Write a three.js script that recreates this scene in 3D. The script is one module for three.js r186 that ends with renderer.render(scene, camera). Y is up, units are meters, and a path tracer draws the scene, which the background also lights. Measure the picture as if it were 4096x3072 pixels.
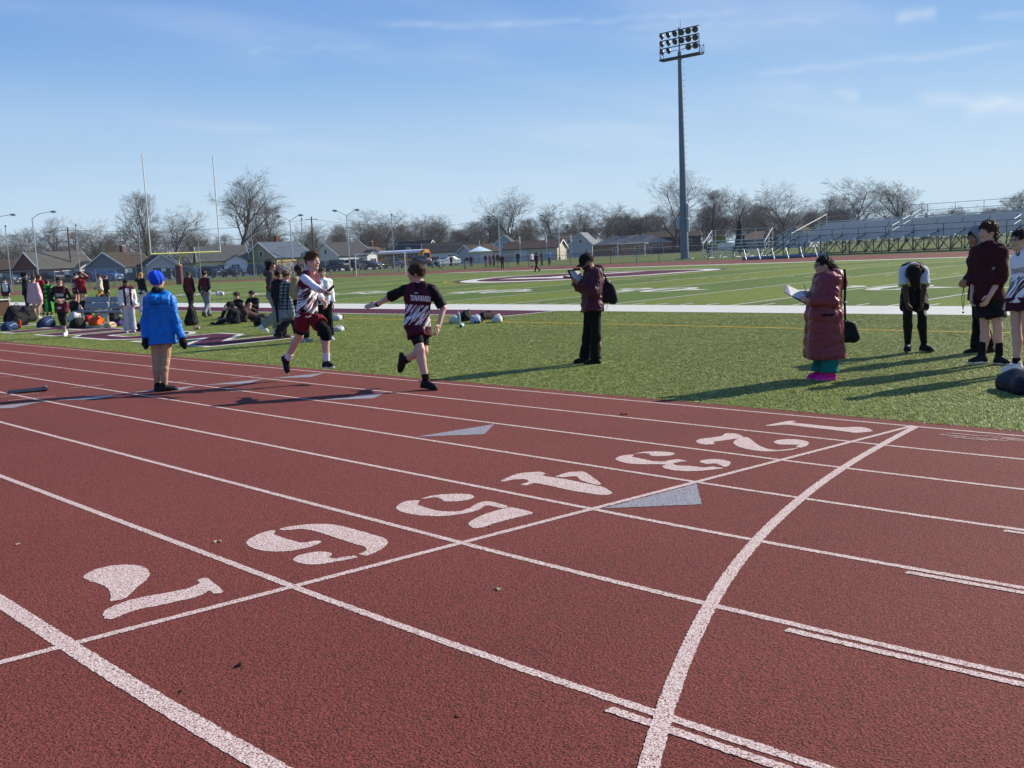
import * as THREE from 'three';
import { mergeGeometries } from 'three/addons/utils/BufferGeometryUtils.js';
import { RoundedBoxGeometry } from 'three/addons/geometries/RoundedBoxGeometry.js';
import { FontLoader } from 'three/addons/loaders/FontLoader.js';

// ------------------------------------------------------------------ camera, sky, sun, exposure
const scene = new THREE.Scene();
const camera = new THREE.PerspectiveCamera(40.72, 4 / 3, 0.1, 6000);
camera.position.set(0, 1.704, 0);
camera.up.set(0.11868481, 0.99119371, -0.05872766);
camera.lookAt(67.629333, 1.704 - 12.40011, -72.612056);
scene.add(camera);
const renderer = new THREE.WebGLRenderer({ antialias: true });
renderer.toneMapping = THREE.LinearToneMapping;
renderer.toneMappingExposure = 1.52;
renderer.shadowMap.enabled = true;
const SUNDIR = new THREE.Vector3(0.977 * Math.cos(0.515), Math.sin(0.515), 0.205 * Math.cos(0.515)).normalize();
const sun = new THREE.DirectionalLight(new THREE.Color(1, 0.92, 0.79), 5);
sun.name = 'sun';
sun.position.copy(SUNDIR).multiplyScalar(300).add(new THREE.Vector3(50, 0, -60));
sun.target.position.set(50, 0, -60);
sun.castShadow = true; sun.shadow.radius = 1; sun.shadow.mapSize.set(4096, 4096);
Object.assign(sun.shadow.camera, { left: -180, right: 180, top: 180, bottom: -180, near: 1, far: 700 });
scene.add(sun, sun.target);

// seeded helpers
function rng(seed) { let a = seed >>> 0; return () => { a = (a + 0x6D2B79F5) | 0; let t = Math.imul(a ^ (a >>> 15), 1 | a); t = (t + Math.imul(t ^ (t >>> 7), 61 | t)) ^ t; return ((t ^ (t >>> 14)) >>> 0) / 4294967296; }; }
function h3(x, y, z) { let h = (Math.imul(x, 374761393) ^ Math.imul(y, 668265263) ^ Math.imul(z, 2147483647)) | 0; h = Math.imul(h ^ (h >>> 13), 1274126177); return ((h ^ (h >>> 16)) >>> 0) / 4294967296; }
function noise(x, y, z) {
  const xi = Math.floor(x), yi = Math.floor(y), zi = Math.floor(z); let fx = x - xi, fy = y - yi, fz = z - zi;
  fx = fx * fx * (3 - 2 * fx); fy = fy * fy * (3 - 2 * fy); fz = fz * fz * (3 - 2 * fz);
  const l = (a, b, t) => a + (b - a) * t;
  return l(l(l(h3(xi, yi, zi), h3(xi + 1, yi, zi), fx), l(h3(xi, yi + 1, zi), h3(xi + 1, yi + 1, zi), fx), fy),
    l(l(h3(xi, yi, zi + 1), h3(xi + 1, yi, zi + 1), fx), l(h3(xi, yi + 1, zi + 1), h3(xi + 1, yi + 1, zi + 1), fx), fy), fz);
}
function fbm(x, y, z, n = 4) { let s = 0, a = 0.5; for (let i = 0; i < n; i++) { s += a * noise(x, y, z); x = x * 2.03 + 7.1; y = y * 2.03 + 3.7; z = z * 2.03 + 1.3; a *= 0.5; } return s; }
const sstep = (a, b, x) => { const t = Math.min(1, Math.max(0, (x - a) / (b - a))); return t * t * (3 - 2 * t); };
const mix = (a, b, t) => a + (b - a) * t;
const V = (x, y, z) => new THREE.Vector3(x, y, z);
const lin = (r, g, b) => new THREE.Color().setRGB(r, g, b);
const srgb = h => new THREE.Color(h);

// sky: clear spring sky, paler towards the horizon, a few thin ice clouds and contrails
{
  const SKY = 0.64, W = 2048, H = 1024, D = new Float32Array(W * H * 4);
  const stops = [[0, 0.60, 0.765, 0.885], [0.05, 0.56, 0.735, 0.89], [0.11, 0.42, 0.62, 0.865], [0.17, 0.26, 0.475, 0.81], [0.24, 0.14, 0.335, 0.745], [0.5, 0.075, 0.215, 0.58], [1.58, 0.04, 0.13, 0.42]];
  const sa = Math.atan2(SUNDIR.z, SUNDIR.x);
  const wisps = [ // thin ice trails: azimuth from, to, elevation at both ends, width, strength (radians)
    [-0.96, -0.57, 0.214, 0.206, 0.0016, 0.22], [-1.06, -0.93, 0.192, 0.193, 0.0012, 0.16], [-0.60, -0.34, 0.152, 0.156, 0.0022, 0.22], [-0.72, -0.50, 0.202, 0.192, 0.0018, 0.12],
    [-0.465, -0.428, 0.187, 0.188, 0.0045, 0.32], [-0.516, -0.492, 0.131, 0.124, 0.005, 0.22], [-0.45, -0.34, 0.121, 0.101, 0.006, 0.26], [-0.41, -0.34, 0.104, 0.110, 0.006, 0.2], [-0.40, -0.34, 0.181, 0.177, 0.002, 0.2]];
  for (let j = 0; j < H; j++) {
    const el = Math.PI * ((j + 0.5) / H - 0.5);
    for (let i = 0; i < W; i++) {
      const u = (i + 0.5) / W, az = (u - 0.5) * 2 * Math.PI; // three: u = atan2(z, x)/2pi + .5
      const e = Math.max(0, el); let k = 0; while (k < stops.length - 2 && e > stops[k + 1][0]) k++;
      const t = Math.min(1, (e - stops[k][0]) / (stops[k + 1][0] - stops[k][0]));
      let c = [1, 2, 3].map(q => mix(stops[k][q], stops[k + 1][q], t));
      let da = Math.abs(az - sa); if (da > Math.PI) da = 2 * Math.PI - da;
      const cs = Math.cos(el) * Math.cos(0.515) * Math.cos(da) + Math.sin(el) * Math.sin(0.515);
      const glow = 0.16 * Math.pow(Math.max(0, cs * 0.5 + 0.5), 4.0) + 0.6 * Math.pow(Math.max(0, cs), 24);
      const away = sstep(0.2, -0.9, cs);
      c = [c[0] * (1 - 0.25 * away) + glow * 0.62, c[1] * (1 - 0.16 * away) + glow * 0.66, c[2] * (1 - 0.06 * away) + glow * 0.55];
      if (el > 0) {
        const x = Math.cos(el) * Math.cos(az), z = Math.cos(el) * Math.sin(az), y = Math.sin(el) + 0.06;
        const n = fbm(x / y * 0.9 + 4, z / y * 2.2 + 3, 1.7, 5);
        let cl = sstep(0.52, 0.80, n) * 0.16 * sstep(0.01, 0.12, el) + sstep(0.42, 0.7, fbm(x / y * 0.35, z / y * 0.6, 9.2, 3)) * 0.07 * sstep(0.03, 0.2, el);
        for (const [a0, a1, e0, e1, w, s] of wisps) if (az > a0 && az < a1) {
          const t = (az - a0) / (a1 - a0), d = (el - mix(e0, e1, t) - 0.004 * (noise(az * 60, 1, s * 50) - 0.5)) / w;
          cl += s * Math.exp(-d * d) * sstep(0, 0.15, t) * sstep(0, 0.15, 1 - t) * (0.5 + noise(az * 90, el * 300, 5));
        }
        cl = Math.min(0.6, cl);
        c = [mix(c[0], 0.86, cl), mix(c[1], 0.92, cl), mix(c[2], 1.0, cl)];
      } else { const g = sstep(0, -0.15, el); c = [mix(c[0], 0.12, g), mix(c[1], 0.13, g), mix(c[2], 0.1, g)]; }
      const o = (j * W + i) * 4; D[o] = c[0] * SKY; D[o + 1] = c[1] * SKY; D[o + 2] = c[2] * SKY; D[o + 3] = 1;
    }
  }
  const tex = new THREE.DataTexture(D, W, H, THREE.RGBAFormat, THREE.FloatType);
  tex.mapping = THREE.EquirectangularReflectionMapping; tex.magFilter = tex.minFilter = THREE.LinearFilter; tex.needsUpdate = true;
  scene.background = tex; scene.environment = tex;
}
scene.fog = new THREE.FogExp2(new THREE.Color(0.66, 0.78, 0.92), 0.00018);

// ------------------------------------------------------------------ naming and small builders
const used = new Map();
function numbered(n) { const k = used.get(n) || 0; used.set(n, k + 1); return k ? n + '_' + String(k).padStart(3, '0') : n; }
function tag(o, label, category, group, kind) {
  o.name = numbered(o.name); if (label) o.userData.label = label; if (category) o.userData.category = category;
  if (group) o.userData.group = group; if (kind) o.userData.kind = kind; scene.add(o); return o;
}
function thing(name, label, category, pos = [0, 0, 0], turn = 0, group) { const o = new THREE.Group(); o.name = name; o.position.set(...pos); o.rotation.y = turn; return tag(o, label, category, group); }
function part(name, geo, mat, parent) { const m = new THREE.Mesh(geo, mat); m.name = name; m.castShadow = m.receiveShadow = true; parent.add(m); return m; }
function struct(name, geo, mat, label) { const m = new THREE.Mesh(geo, mat); m.name = name; m.castShadow = m.receiveShadow = true; return tag(m, label, undefined, undefined, 'structure'); }
function dup(o, label) { const c = o.clone(); c.name = o.name.replace(/_\d\d\d$/, ''); c.userData = { ...o.userData }; return tag(c, label || o.userData.label, o.userData.category, o.userData.group); }
const mats = {};
function mat(key, color, rough = 0.8, extra = {}) { if (!mats[key]) { mats[key] = new THREE.MeshPhysicalMaterial({ color: color instanceof THREE.Color ? color : srgb(color), roughness: rough, ...extra }); mats[key].name = key; } return mats[key]; }
function clean(g) { const o = g.index ? g.toNonIndexed() : g.clone(); for (const k of Object.keys(o.attributes)) if (!['position', 'normal', 'uv'].includes(k)) o.deleteAttribute(k); if (!o.attributes.uv) o.setAttribute('uv', new THREE.BufferAttribute(new Float32Array(o.attributes.position.count * 2), 2)); return o; }
function merge(list) { return mergeGeometries(list.map(clean)); }
function box(w, h, d, x = 0, y = 0, z = 0, ry = 0, rx = 0, rz = 0) { const g = new THREE.BoxGeometry(w, h, d); if (rx) g.rotateX(rx); if (rz) g.rotateZ(rz); if (ry) g.rotateY(ry); g.translate(x, y, z); return g; }
function rbox(w, h, d, r, x = 0, y = 0, z = 0) { const g = new RoundedBoxGeometry(w, h, d, 2, r); g.translate(x, y, z); return g; }
function bar(a, b, r, r2 = r, n = 6) { // cylinder between two points
  const A = V(...a), B = V(...b), d = B.clone().sub(A), l = d.length(); const g = new THREE.CylinderGeometry(r2, r, l, n, 1);
  g.translate(0, l / 2, 0); g.applyQuaternion(new THREE.Quaternion().setFromUnitVectors(V(0, 1, 0), d.normalize())); g.translate(A.x, A.y, A.z); return g;
}
function tube(pts, r, n = 6, seg = 24) { return new THREE.TubeGeometry(new THREE.CatmullRomCurve3(pts.map(p => V(...p))), seg, r, n, false); }
// geometry in metres from positions + index
function geoFrom(pos, idx, uv) { const g = new THREE.BufferGeometry(); g.setAttribute('position', new THREE.Float32BufferAttribute(pos, 3)); if (uv) g.setAttribute('uv', new THREE.Float32BufferAttribute(uv, 2)); g.setIndex(idx); g.computeVertexNormals(); return g; }
function canvasTex(w, h, draw, rx = 1, ry = 1) { const c = document.createElement('canvas'); c.width = w; c.height = h; draw(c.getContext('2d'), w, h); const t = new THREE.CanvasTexture(c); t.colorSpace = THREE.SRGBColorSpace; t.wrapS = t.wrapT = THREE.RepeatWrapping; t.repeat.set(rx, ry); t.anisotropy = 8; return t; }
function dataTex(n, f, color) { const d = new Uint8Array(n * n * 4); for (let j = 0; j < n; j++) for (let i = 0; i < n; i++) { const c = f(i, j), o = (j * n + i) * 4; d[o] = c[0]; d[o + 1] = c[1]; d[o + 2] = c[2]; d[o + 3] = 255; } const t = new THREE.DataTexture(d, n, n); t.wrapS = t.wrapT = THREE.RepeatWrapping; t.magFilter = THREE.LinearFilter; t.minFilter = THREE.LinearMipmapLinearFilter; t.generateMipmaps = true; t.anisotropy = 8; if (color) t.colorSpace = THREE.SRGBColorSpace; t.needsUpdate = true; return t; }

// ------------------------------------------------------------------ ground: track oval, turf field, lawns, car park, road
const X0 = 8.894, ZF = -4.288, ZB = -72, XC = 42.2, R0 = XC - X0, SL = 0.02573, LW = 1.067, XS = 23.87, YF = 0.0377, CR = 0.198, Z50 = -44.10, XM = XS + 24.38;
const gyIn = X => { if (X < XS) return -0.0077 + (YF + 0.0077) * Math.max(0, (X - X0 - 0.3) / (XS - X0 - 0.3)); const t = Math.abs(X - XM) / 24.38; return YF + CR * Math.max(0, 1 - t); };
// distance outside lane line 0 (negative = infield)
const offs = (X, Z) => { const dz = Z > ZF ? Z - ZF : Z < ZB ? Z - ZB : 0; return Math.hypot(X - XC, dz) - R0 > -R0 && dz !== 0 ? Math.hypot(X - XC, dz) - R0 : Math.abs(X - XC) - R0; };
const yOut = (X, Z) => 0.27 + 0.42 * sstep(80, 45, X) * sstep(-112, -160, Z);
function gy(X, Z) { const t = offs(X, Z); if (t < -0.3) return gyIn(X); const near = X < 20 ? 14 : 8.9; if (t < near) return SL * t; return mix(SL * near, yOut(X, Z), sstep(near, near + 12, t)); }
// stadium path: u in [0,1) round the oval, t outwards -> [x,z]
const LS = ZF - ZB, LC = Math.PI * R0, LT = 2 * (LS + LC);
function path(u, t) {
  let s = u * LT; const r = R0 + t;
  if (s < LS) return [XC - r, ZB + s]; s -= LS;
  if (s < LC) { const a = s / R0; return [XC - r * Math.cos(a), ZF + r * Math.sin(a)]; } s -= LC;
  if (s < LS) return [XC + r, ZF - s]; s -= LS;
  const a = s / R0; return [XC + r * Math.cos(a), ZB - r * Math.sin(a)];
}
function oval(ts, nU, y, u0 = 0, u1 = 1) { // sheet between path offsets, uv in metres (x, z)
  const pos = [], uv = [], idx = [], m = ts.length;
  for (let i = 0; i <= nU; i++) for (let j = 0; j < m; j++) { const t = typeof ts[j] === 'function' ? ts[j](u0 + (u1 - u0) * i / nU) : ts[j], [x, z] = path(Math.min(u0 + (u1 - u0) * i / nU, 0.999999), t); pos.push(x, y(t, x, z), z); uv.push(x, z); }
  for (let i = 0; i < nU; i++) for (let j = 0; j < m - 1; j++) { const a = i * m + j; idx.push(a, a + m, a + 1, a + 1, a + m, a + m + 1); }
  return geoFrom(pos, idx, uv);
}
function upward(g) { const n = g.attributes.normal; if (n.getY(0) < 0) { const ix = g.index.array; for (let i = 0; i < ix.length; i += 3) { const a = ix[i]; ix[i] = ix[i + 1]; ix[i + 1] = a; } g.computeVertexNormals(); } return g; }
function shapeSheet(polys, lift, hgt, sub = 0) { // flat painted shapes given as [x,z] outlines, draped on hgt(x,z)
  const gs = polys.map(P => { const hasH = P.outer; const s = new THREE.Shape((hasH ? P.outer : P).map(q => new THREE.Vector2(q[0], -q[1]))); if (P.holes) for (const h of P.holes) s.holes.push(new THREE.Path(h.map(q => new THREE.Vector2(q[0], -q[1])))); const g = new THREE.ShapeGeometry(s); g.rotateX(-Math.PI / 2); return g.toNonIndexed(); });
  const g = gs.length > 1 ? mergeGeometries(gs) : gs[0], p = g.attributes.position, uv = g.attributes.uv;
  for (let i = 0; i < p.count; i++) { p.setY(i, hgt(p.getX(i), p.getZ(i)) + lift); uv.setXY(i, p.getX(i), p.getZ(i)); } g.computeVertexNormals(); return g;
}
function ribbon(pts, w, lift, hgt) { const pos = [], uv = [], idx = []; pts.forEach((q, i) => { const a = pts[Math.max(0, i - 1)], b = pts[Math.min(pts.length - 1, i + 1)]; let nx = -(b[1] - a[1]), nz = b[0] - a[0]; const l = Math.hypot(nx, nz); nx *= w / 2 / l; nz *= w / 2 / l; for (const s of [1, -1]) { const x = q[0] + s * nx, z = q[1] + s * nz; pos.push(x, hgt(x, z) + lift, z); uv.push(x, z); } if (i) { const k = i * 2; idx.push(k - 2, k, k - 1, k - 1, k, k + 1); } }); return upward(geoFrom(pos, idx, uv)); }
// --- textures (colour and grain of the stuff itself)
const rubberTex = dataTex(1024, (() => { const r = rng(11); const N = 1024; const gr = new Float32Array(N * N); for (let i = 0; i < N * N; i++) gr[i] = r(); return (i, j) => { const a = gr[(j >> 1) * N + (i >> 1)], b = gr[j * N + i], c = gr[((j + 7) >> 2) * N + ((i + 3) >> 2)]; const k = 0.55 + 0.32 * a + 0.42 * b + 0.10 * c, dark = a < 0.12 ? 0.62 : 1, q = b > 0.94 ? 1.3 : 1; return [Math.min(255, 107 * k * dark * q), Math.min(255, 54 * k * dark * q), Math.min(255, 48 * k * dark * q)]; }; })(), true); rubberTex.repeat.set(1 / 2.3, 1 / 2.3);
const rubberBump = dataTex(1024, (() => { const r = rng(11), N = 1024; const gr = new Float32Array(N * N); for (let i = 0; i < N * N; i++) gr[i] = r(); return (i, j) => { const a = gr[(j >> 1) * N + (i >> 1)], c = gr[((j + 7) >> 2) * N + ((i + 3) >> 2)]; const v = 255 * (0.45 * a + 0.55 * c); return [v, v, v]; }; })()); rubberBump.repeat.set(1 / 2.3, 1 / 2.3);
const paintTex = dataTex(1024, (() => { const r = rng(23), N = 1024; const gr = new Float32Array(N * N); for (let i = 0; i < N * N; i++) gr[i] = r(); return (i, j) => { const a = gr[(j >> 1) * N + (i >> 1)], b = gr[j * N + i], c = gr[(j >> 2) * N + (i >> 2)]; const pit = a * 0.5 + b * 0.2 + c * 0.3; if (pit < 0.32) return [104, 60, 54]; const k = 0.80 + 0.20 * b; return [216 * k, 196 * k, 190 * k]; }; })(), true); paintTex.repeat.set(1 / 2.1, 1 / 2.1);
const mRubber = new THREE.MeshPhysicalMaterial({ map: rubberTex, bumpMap: rubberBump, bumpScale: 0.004, roughness: 0.92, vertexColors: true, specularIntensity: 0.35 });
const mPaint = new THREE.MeshPhysicalMaterial({ map: paintTex, bumpMap: rubberBump, bumpScale: 0.003, roughness: 0.85, specularIntensity: 0.4 });
const mPaintBlue = new THREE.MeshPhysicalMaterial({ map: paintTex, color: srgb('#b4c8dc'), roughness: 0.85, specularIntensity: 0.4 });
function patches(g, f) { const p = g.attributes.position, c = new Float32Array(p.count * 3); for (let i = 0; i < p.count; i++) { const k = f(p.getX(i), p.getZ(i)); c[i * 3] = k[0]; c[i * 3 + 1] = k[1]; c[i * 3 + 2] = k[2]; } g.setAttribute('color', new THREE.BufferAttribute(c, 3)); return g; }
const tLerp = (near, far) => u => { const [x] = path(u, 0); return mix(near, far, sstep(10, 30, x)); };
const trackOuter = tLerp(14, 8.9);
const yTrack = (t) => SL * Math.max(-0.29, t);
// painted line along the lanes: finely stepped with a rough edge where it is close
function laneLine(t, w) { const us = []; let u = 0; const r = rng(Math.round(t * 1000) + 3); while (u < 1) { us.push(u); const [x, z] = path(u, t); u += (x < 20 && z > -13 && z < 2.5 ? 0.013 : x < 20 && z > -40 ? 0.4 : 1.0) / LT; } us.push(0.999999); const pos = [], uv = [], idx = []; us.forEach((q, i) => { const j = i && us[i] - us[i - 1] < 0.03 / LT ? 0.0035 : 0; for (const s of [-1, 1]) { const tt = t + s * w / 2 + (r() - 0.5) * 2 * j, [x, z] = path(q, tt); pos.push(x, SL * tt + 0.002, z); uv.push(x, z); } if (i) { const k = i * 2; idx.push(k - 2, k, k - 1, k - 1, k, k + 1); } }); return upward(geoFrom(pos, idx, uv)); }
const rough = (pts, amp, step, seed) => { const r = rng(seed), out = []; for (let i = 0; i < pts.length; i++) { const a = pts[i], b = pts[(i + 1) % pts.length], n = Math.max(1, Math.round(Math.hypot(b[0] - a[0], b[1] - a[1]) / step)); for (let k = 0; k < n; k++) out.push([mix(a[0], b[0], k / n) + (r() - 0.5) * 2 * amp, mix(a[1], b[1], k / n) + (r() - 0.5) * 2 * amp]); } return out; };
function roughRibbon(pts, w, lift, hgt, seed) { const r = rng(seed), P = []; for (let i = 0; i < pts.length - 1; i++) { const a = pts[i], b = pts[i + 1], n = Math.max(1, Math.round(Math.hypot(b[0] - a[0], b[1] - a[1]) / 0.013)); for (let k = 0; k < n; k++) P.push([mix(a[0], b[0], k / n), mix(a[1], b[1], k / n)]); } P.push(pts[pts.length - 1]); const g = ribbon(P, w, lift, hgt), p = g.attributes.position; for (let i = 0; i < p.count; i++) { p.setX(i, p.getX(i) + (r() - 0.5) * 0.006); p.setZ(i, p.getZ(i) + (r() - 0.5) * 0.006); } return g; }
{
  const ts = [-0.29]; for (let k = 1; k <= 24; k++) ts.push((u => u0 => mix(-0.29, trackOuter(u0), u))(k / 24));
  const g = upward(oval(ts, 700, yTrack));
  patches(g, (x, z) => { const a = fbm(x * 0.35, z * 0.35, 2, 4), b = fbm(x * 1.7, z * 1.7, 6, 3); const k = 0.74 + 0.34 * a + 0.24 * b; return [k, k * (0.98 + 0.05 * (b - 0.4)), k * (0.98 + 0.06 * (b - 0.4))]; });
  const track = struct('running_track', g, mRubber, 'red rubber running track with white lane lines');
  const hT = (x, z) => SL * offs(x, z);
  for (let k = 0; k <= 8; k++) { const w = k === 7 ? 0.082 : 0.046; part('lane_line', laneLine(k * LW, w), mPaint, track); }
  part('finish_line', roughRibbon([[X0 + 0.03, ZF], [6, ZF], [3, ZF], [-1.2, ZF]], 0.048, 0.003, hT, 3), mPaint, track);
  const arc = new THREE.CatmullRomCurve3([[8.86, -4.24], [7.86, -4.03], [6.71, -3.76], [5.63, -3.45], [4.53, -3.06], [3.54, -2.62], [2.55, -2.08], [1.7, -1.52], [0.9, -0.9], [0.1, -0.2]].map(q => V(q[0], 0, q[1]))).getPoints(60).map(v => [v.x, v.z]);
  part('curved_start_line', roughRibbon(arc, 0.064, 0.004, hT, 4), mPaint, track);
  for (const [k, z0] of [[1, -2.2], [2, -2.2], [3, -2.215], [4, -2.247], [5, -2.234], [6, -2.252]]) { const pts = []; for (let i = 0; i <= 14; i++) { const z = z0 + i * 0.4, r = R0 + k * LW + 0.075; pts.push([XC - Math.sqrt(r * r - (z - ZF) * (z - ZF)), z]); } part('double_lane_line', roughRibbon(pts, 0.045, 0.0028, hT, 5), mPaint, track); }
  const DIG = {"1":[[[8.179,-5.351],[8.356,-5.34],[8.545,-5.334],[8.563,-5.264],[8.469,-5.243],[8.467,-5.071],[8.457,-4.87],[8.47,-4.742],[8.554,-4.668],[8.588,-4.581],[8.453,-4.429],[8.349,-4.441],[8.261,-4.496],[8.281,-4.636],[8.301,-4.808],[8.309,-5.004],[8.33,-5.186],[8.287,-5.245],[8.183,-5.288]]],"2":[[[7.072,-5.32],[7.19,-5.362],[7.296,-5.337],[7.426,-5.311],[7.577,-5.366],[7.612,-5.288],[7.535,-5.165],[7.439,-5.118],[7.311,-5.146],[7.206,-5.171],[7.126,-5.18],[7.047,-5.107],[6.986,-5.161],[7.0,-5.238]],[[7.173,-5.009],[7.304,-5.084],[7.453,-5.128],[7.507,-5.099],[7.403,-4.98],[7.255,-4.834],[7.13,-4.674],[7.107,-4.554],[7.213,-4.502],[7.288,-4.467],[7.196,-4.462],[7.084,-4.51],[7.003,-4.591],[6.996,-4.723],[7.056,-4.873]],[[7.426,-4.784],[7.532,-4.809],[7.624,-4.773],[7.651,-4.68],[7.619,-4.585],[7.545,-4.519],[7.414,-4.469],[7.32,-4.464],[7.33,-4.515],[7.426,-4.544],[7.401,-4.603],[7.352,-4.68]]],"3":[[[5.999,-5.296],[6.113,-5.358],[6.203,-5.359],[6.254,-5.318],[6.175,-5.277],[6.156,-5.187],[6.121,-5.029],[6.159,-4.948],[6.232,-4.943],[6.308,-4.924],[6.288,-4.816],[6.224,-4.844],[6.125,-4.829],[6.096,-4.76],[6.145,-4.677],[6.152,-4.565],[6.222,-4.528],[6.214,-4.436],[6.13,-4.462],[6.037,-4.509],[5.965,-4.571],[5.931,-4.662],[5.951,-4.768],[6.005,-4.834],[6.074,-4.85],[6.047,-4.906],[5.987,-4.982],[5.937,-5.068],[5.95,-5.192]],[[6.282,-5.342],[6.398,-5.338],[6.471,-5.28],[6.509,-5.194],[6.498,-5.099],[6.405,-5.063],[6.323,-5.111],[6.295,-5.17],[6.36,-5.265],[6.331,-5.315]],[[6.318,-4.724],[6.402,-4.748],[6.475,-4.711],[6.498,-4.637],[6.467,-4.556],[6.407,-4.503],[6.303,-4.456],[6.264,-4.464],[6.307,-4.524],[6.335,-4.595],[6.282,-4.63]]],"4":[[[4.871,-5.39],[5.125,-5.481],[5.271,-5.404],[5.245,-5.312],[5.18,-5.28],[5.194,-5.07],[5.177,-4.87],[5.161,-4.679],[5.054,-4.498],[4.966,-4.504],[4.947,-4.643],[4.939,-4.796],[4.96,-4.967],[4.96,-5.138],[4.868,-5.123],[4.858,-5.177],[4.963,-5.205],[5.007,-5.283],[4.942,-5.346],[4.863,-5.345]],[[5.223,-5.189],[5.37,-5.223],[5.444,-5.197],[5.47,-5.126],[5.226,-4.75],[5.191,-4.793],[5.236,-4.955],[5.319,-5.079],[5.248,-5.121],[5.226,-5.148]]],"5":[[[3.846,-5.273],[3.94,-5.351],[4.014,-5.38],[4.08,-5.329],[3.994,-5.236],[3.978,-5.15],[3.966,-5.007],[4.003,-4.928],[4.057,-4.884],[4.154,-4.905],[4.254,-4.959],[4.334,-4.971],[4.361,-4.924],[4.34,-4.751],[4.277,-4.743],[4.277,-4.861],[4.242,-4.868],[4.142,-4.816],[4.046,-4.811],[3.938,-4.835],[3.864,-4.898],[3.809,-5.015],[3.798,-5.147]],[[4.118,-5.358],[4.214,-5.38],[4.301,-5.352],[4.376,-5.292],[4.418,-5.209],[4.387,-5.131],[4.315,-5.09],[4.224,-5.112],[4.17,-5.176],[4.198,-5.246],[4.209,-5.323],[4.153,-5.338]],[[3.873,-4.596],[3.957,-4.649],[4.076,-4.697],[4.198,-4.716],[4.331,-4.713],[4.319,-4.5],[4.226,-4.487],[4.093,-4.487],[3.957,-4.479],[3.864,-4.459],[3.823,-4.496]]],"6":[[[2.753,-5.218],[2.806,-5.282],[2.875,-5.333],[2.951,-5.366],[3.012,-5.363],[3.011,-5.332],[2.964,-5.274],[2.958,-5.193],[2.958,-5.084],[2.962,-4.996],[2.99,-4.963],[3.032,-4.964],[3.055,-4.942],[3.05,-4.902],[2.993,-4.877],[2.919,-4.862],[2.844,-4.87],[2.787,-4.905],[2.744,-4.965],[2.723,-5.049],[2.728,-5.135]],[[3.049,-5.357],[3.106,-5.37],[3.168,-5.358],[3.236,-5.326],[3.29,-5.272],[3.328,-5.208],[3.341,-5.107],[3.344,-4.955],[3.34,-4.812],[3.339,-4.713],[3.309,-4.634],[3.257,-4.572],[3.181,-4.52],[3.108,-4.488],[3.051,-4.478],[3.046,-4.534],[3.096,-4.552],[3.127,-4.582],[3.152,-4.632],[3.152,-4.693],[3.154,-4.793],[3.158,-4.925],[3.163,-5.063],[3.161,-5.18],[3.142,-5.261],[3.084,-5.292],[3.05,-5.313]],[[2.746,-4.706],[2.796,-4.753],[2.859,-4.767],[2.92,-4.75],[2.95,-4.709],[2.953,-4.647],[2.898,-4.599],[2.913,-4.556],[2.961,-4.545],[3.009,-4.527],[3.004,-4.484],[2.946,-4.488],[2.878,-4.504],[2.822,-4.512],[2.771,-4.541],[2.739,-4.599],[2.736,-4.667]]],"7":[[[1.852,-5.245],[1.906,-5.311],[1.969,-5.347],[2.035,-5.347],[2.09,-5.316],[2.128,-5.264],[2.143,-5.192],[2.135,-5.115],[2.109,-5.038],[2.064,-4.965],[2.001,-4.896],[1.925,-4.811],[1.859,-4.738],[1.825,-4.73],[1.786,-4.743],[1.82,-4.818],[1.851,-4.913],[1.864,-4.993],[1.861,-5.074],[1.85,-5.146]],[[1.686,-4.575],[1.716,-4.624],[1.762,-4.656],[1.824,-4.682],[1.888,-4.689],[1.96,-4.679],[2.04,-4.663],[2.115,-4.653],[2.171,-4.667],[2.214,-4.696],[2.222,-4.746],[2.277,-4.745],[2.223,-4.476],[2.176,-4.481],[2.182,-4.541],[2.131,-4.506],[2.062,-4.494],[1.987,-4.501],[1.913,-4.505],[1.845,-4.522],[1.774,-4.51],[1.721,-4.488],[1.684,-4.482],[1.668,-4.515]]]};
  for (const k of '1234567') part('lane_number', shapeSheet(DIG[k].map(P => rough(new THREE.CatmullRomCurve3(P.map(q => V(q[0], 0, q[1])), true, 'catmullrom', 0.35).getPoints(P.length * 3).slice(0, -1).map(v => [v.x, v.z]), 0.0032, 0.012, +k)), 0.002, hT), mPaint, track);
  const tri = (k, z) => [[X0 - k * LW + 0.05, z], [X0 - (k - 1) * LW - 0.05, z], [X0 - (k - 0.5) * LW, z + 0.40]];
  for (const [k, z] of [[4, -4.25], [3, -7.49], [2, -10.72], [1, -13.80], [2, -13.80], [3, -13.80], [4, -13.78], [5, -13.78], [6, -13.76]]) part('exchange_zone_triangle', shapeSheet([rough(tri(k, z), 0.005, 0.02, k)], 0.0025, hT), mPaintBlue, track);
  const r = rng(5);
  for (const [k, z, w] of [[1, -17.3, 0.5], [2, -20.2, 0.55], [2, -14.6, 0.4], [3, -18.2, 0.7], [3, -15.2, 0.5], [4, -17.2, 0.6], [4, -14.9, 0.6], [4, -14.3, 0.6], [1, -24.2, 0.5], [5, -15.6, 0.6], [1, -14.4, 0.5], [2, -12.6, 0.35]]) part('tick_mark', ribbon([[X0 - k * LW - w / 2, z], [X0 - k * LW, z], [X0 - k * LW + w / 2, z]], 0.025, 0.004, hT), mPaint, track);
  // scraps of old paint beside the first lane line
  for (let i = 0; i < 16; i++) { const x = X0 - 0.12 - r() * 0.3, z = -3.9 + r() * 0.55, l = 0.1 + r() * 0.25; part('old_paint_scrap', ribbon([[x - 0.004, z], [x, z + l / 2], [x + 0.003, z + l]], 0.006 + r() * 0.01, 0.005, hT), mPaint, track); }
}
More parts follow.
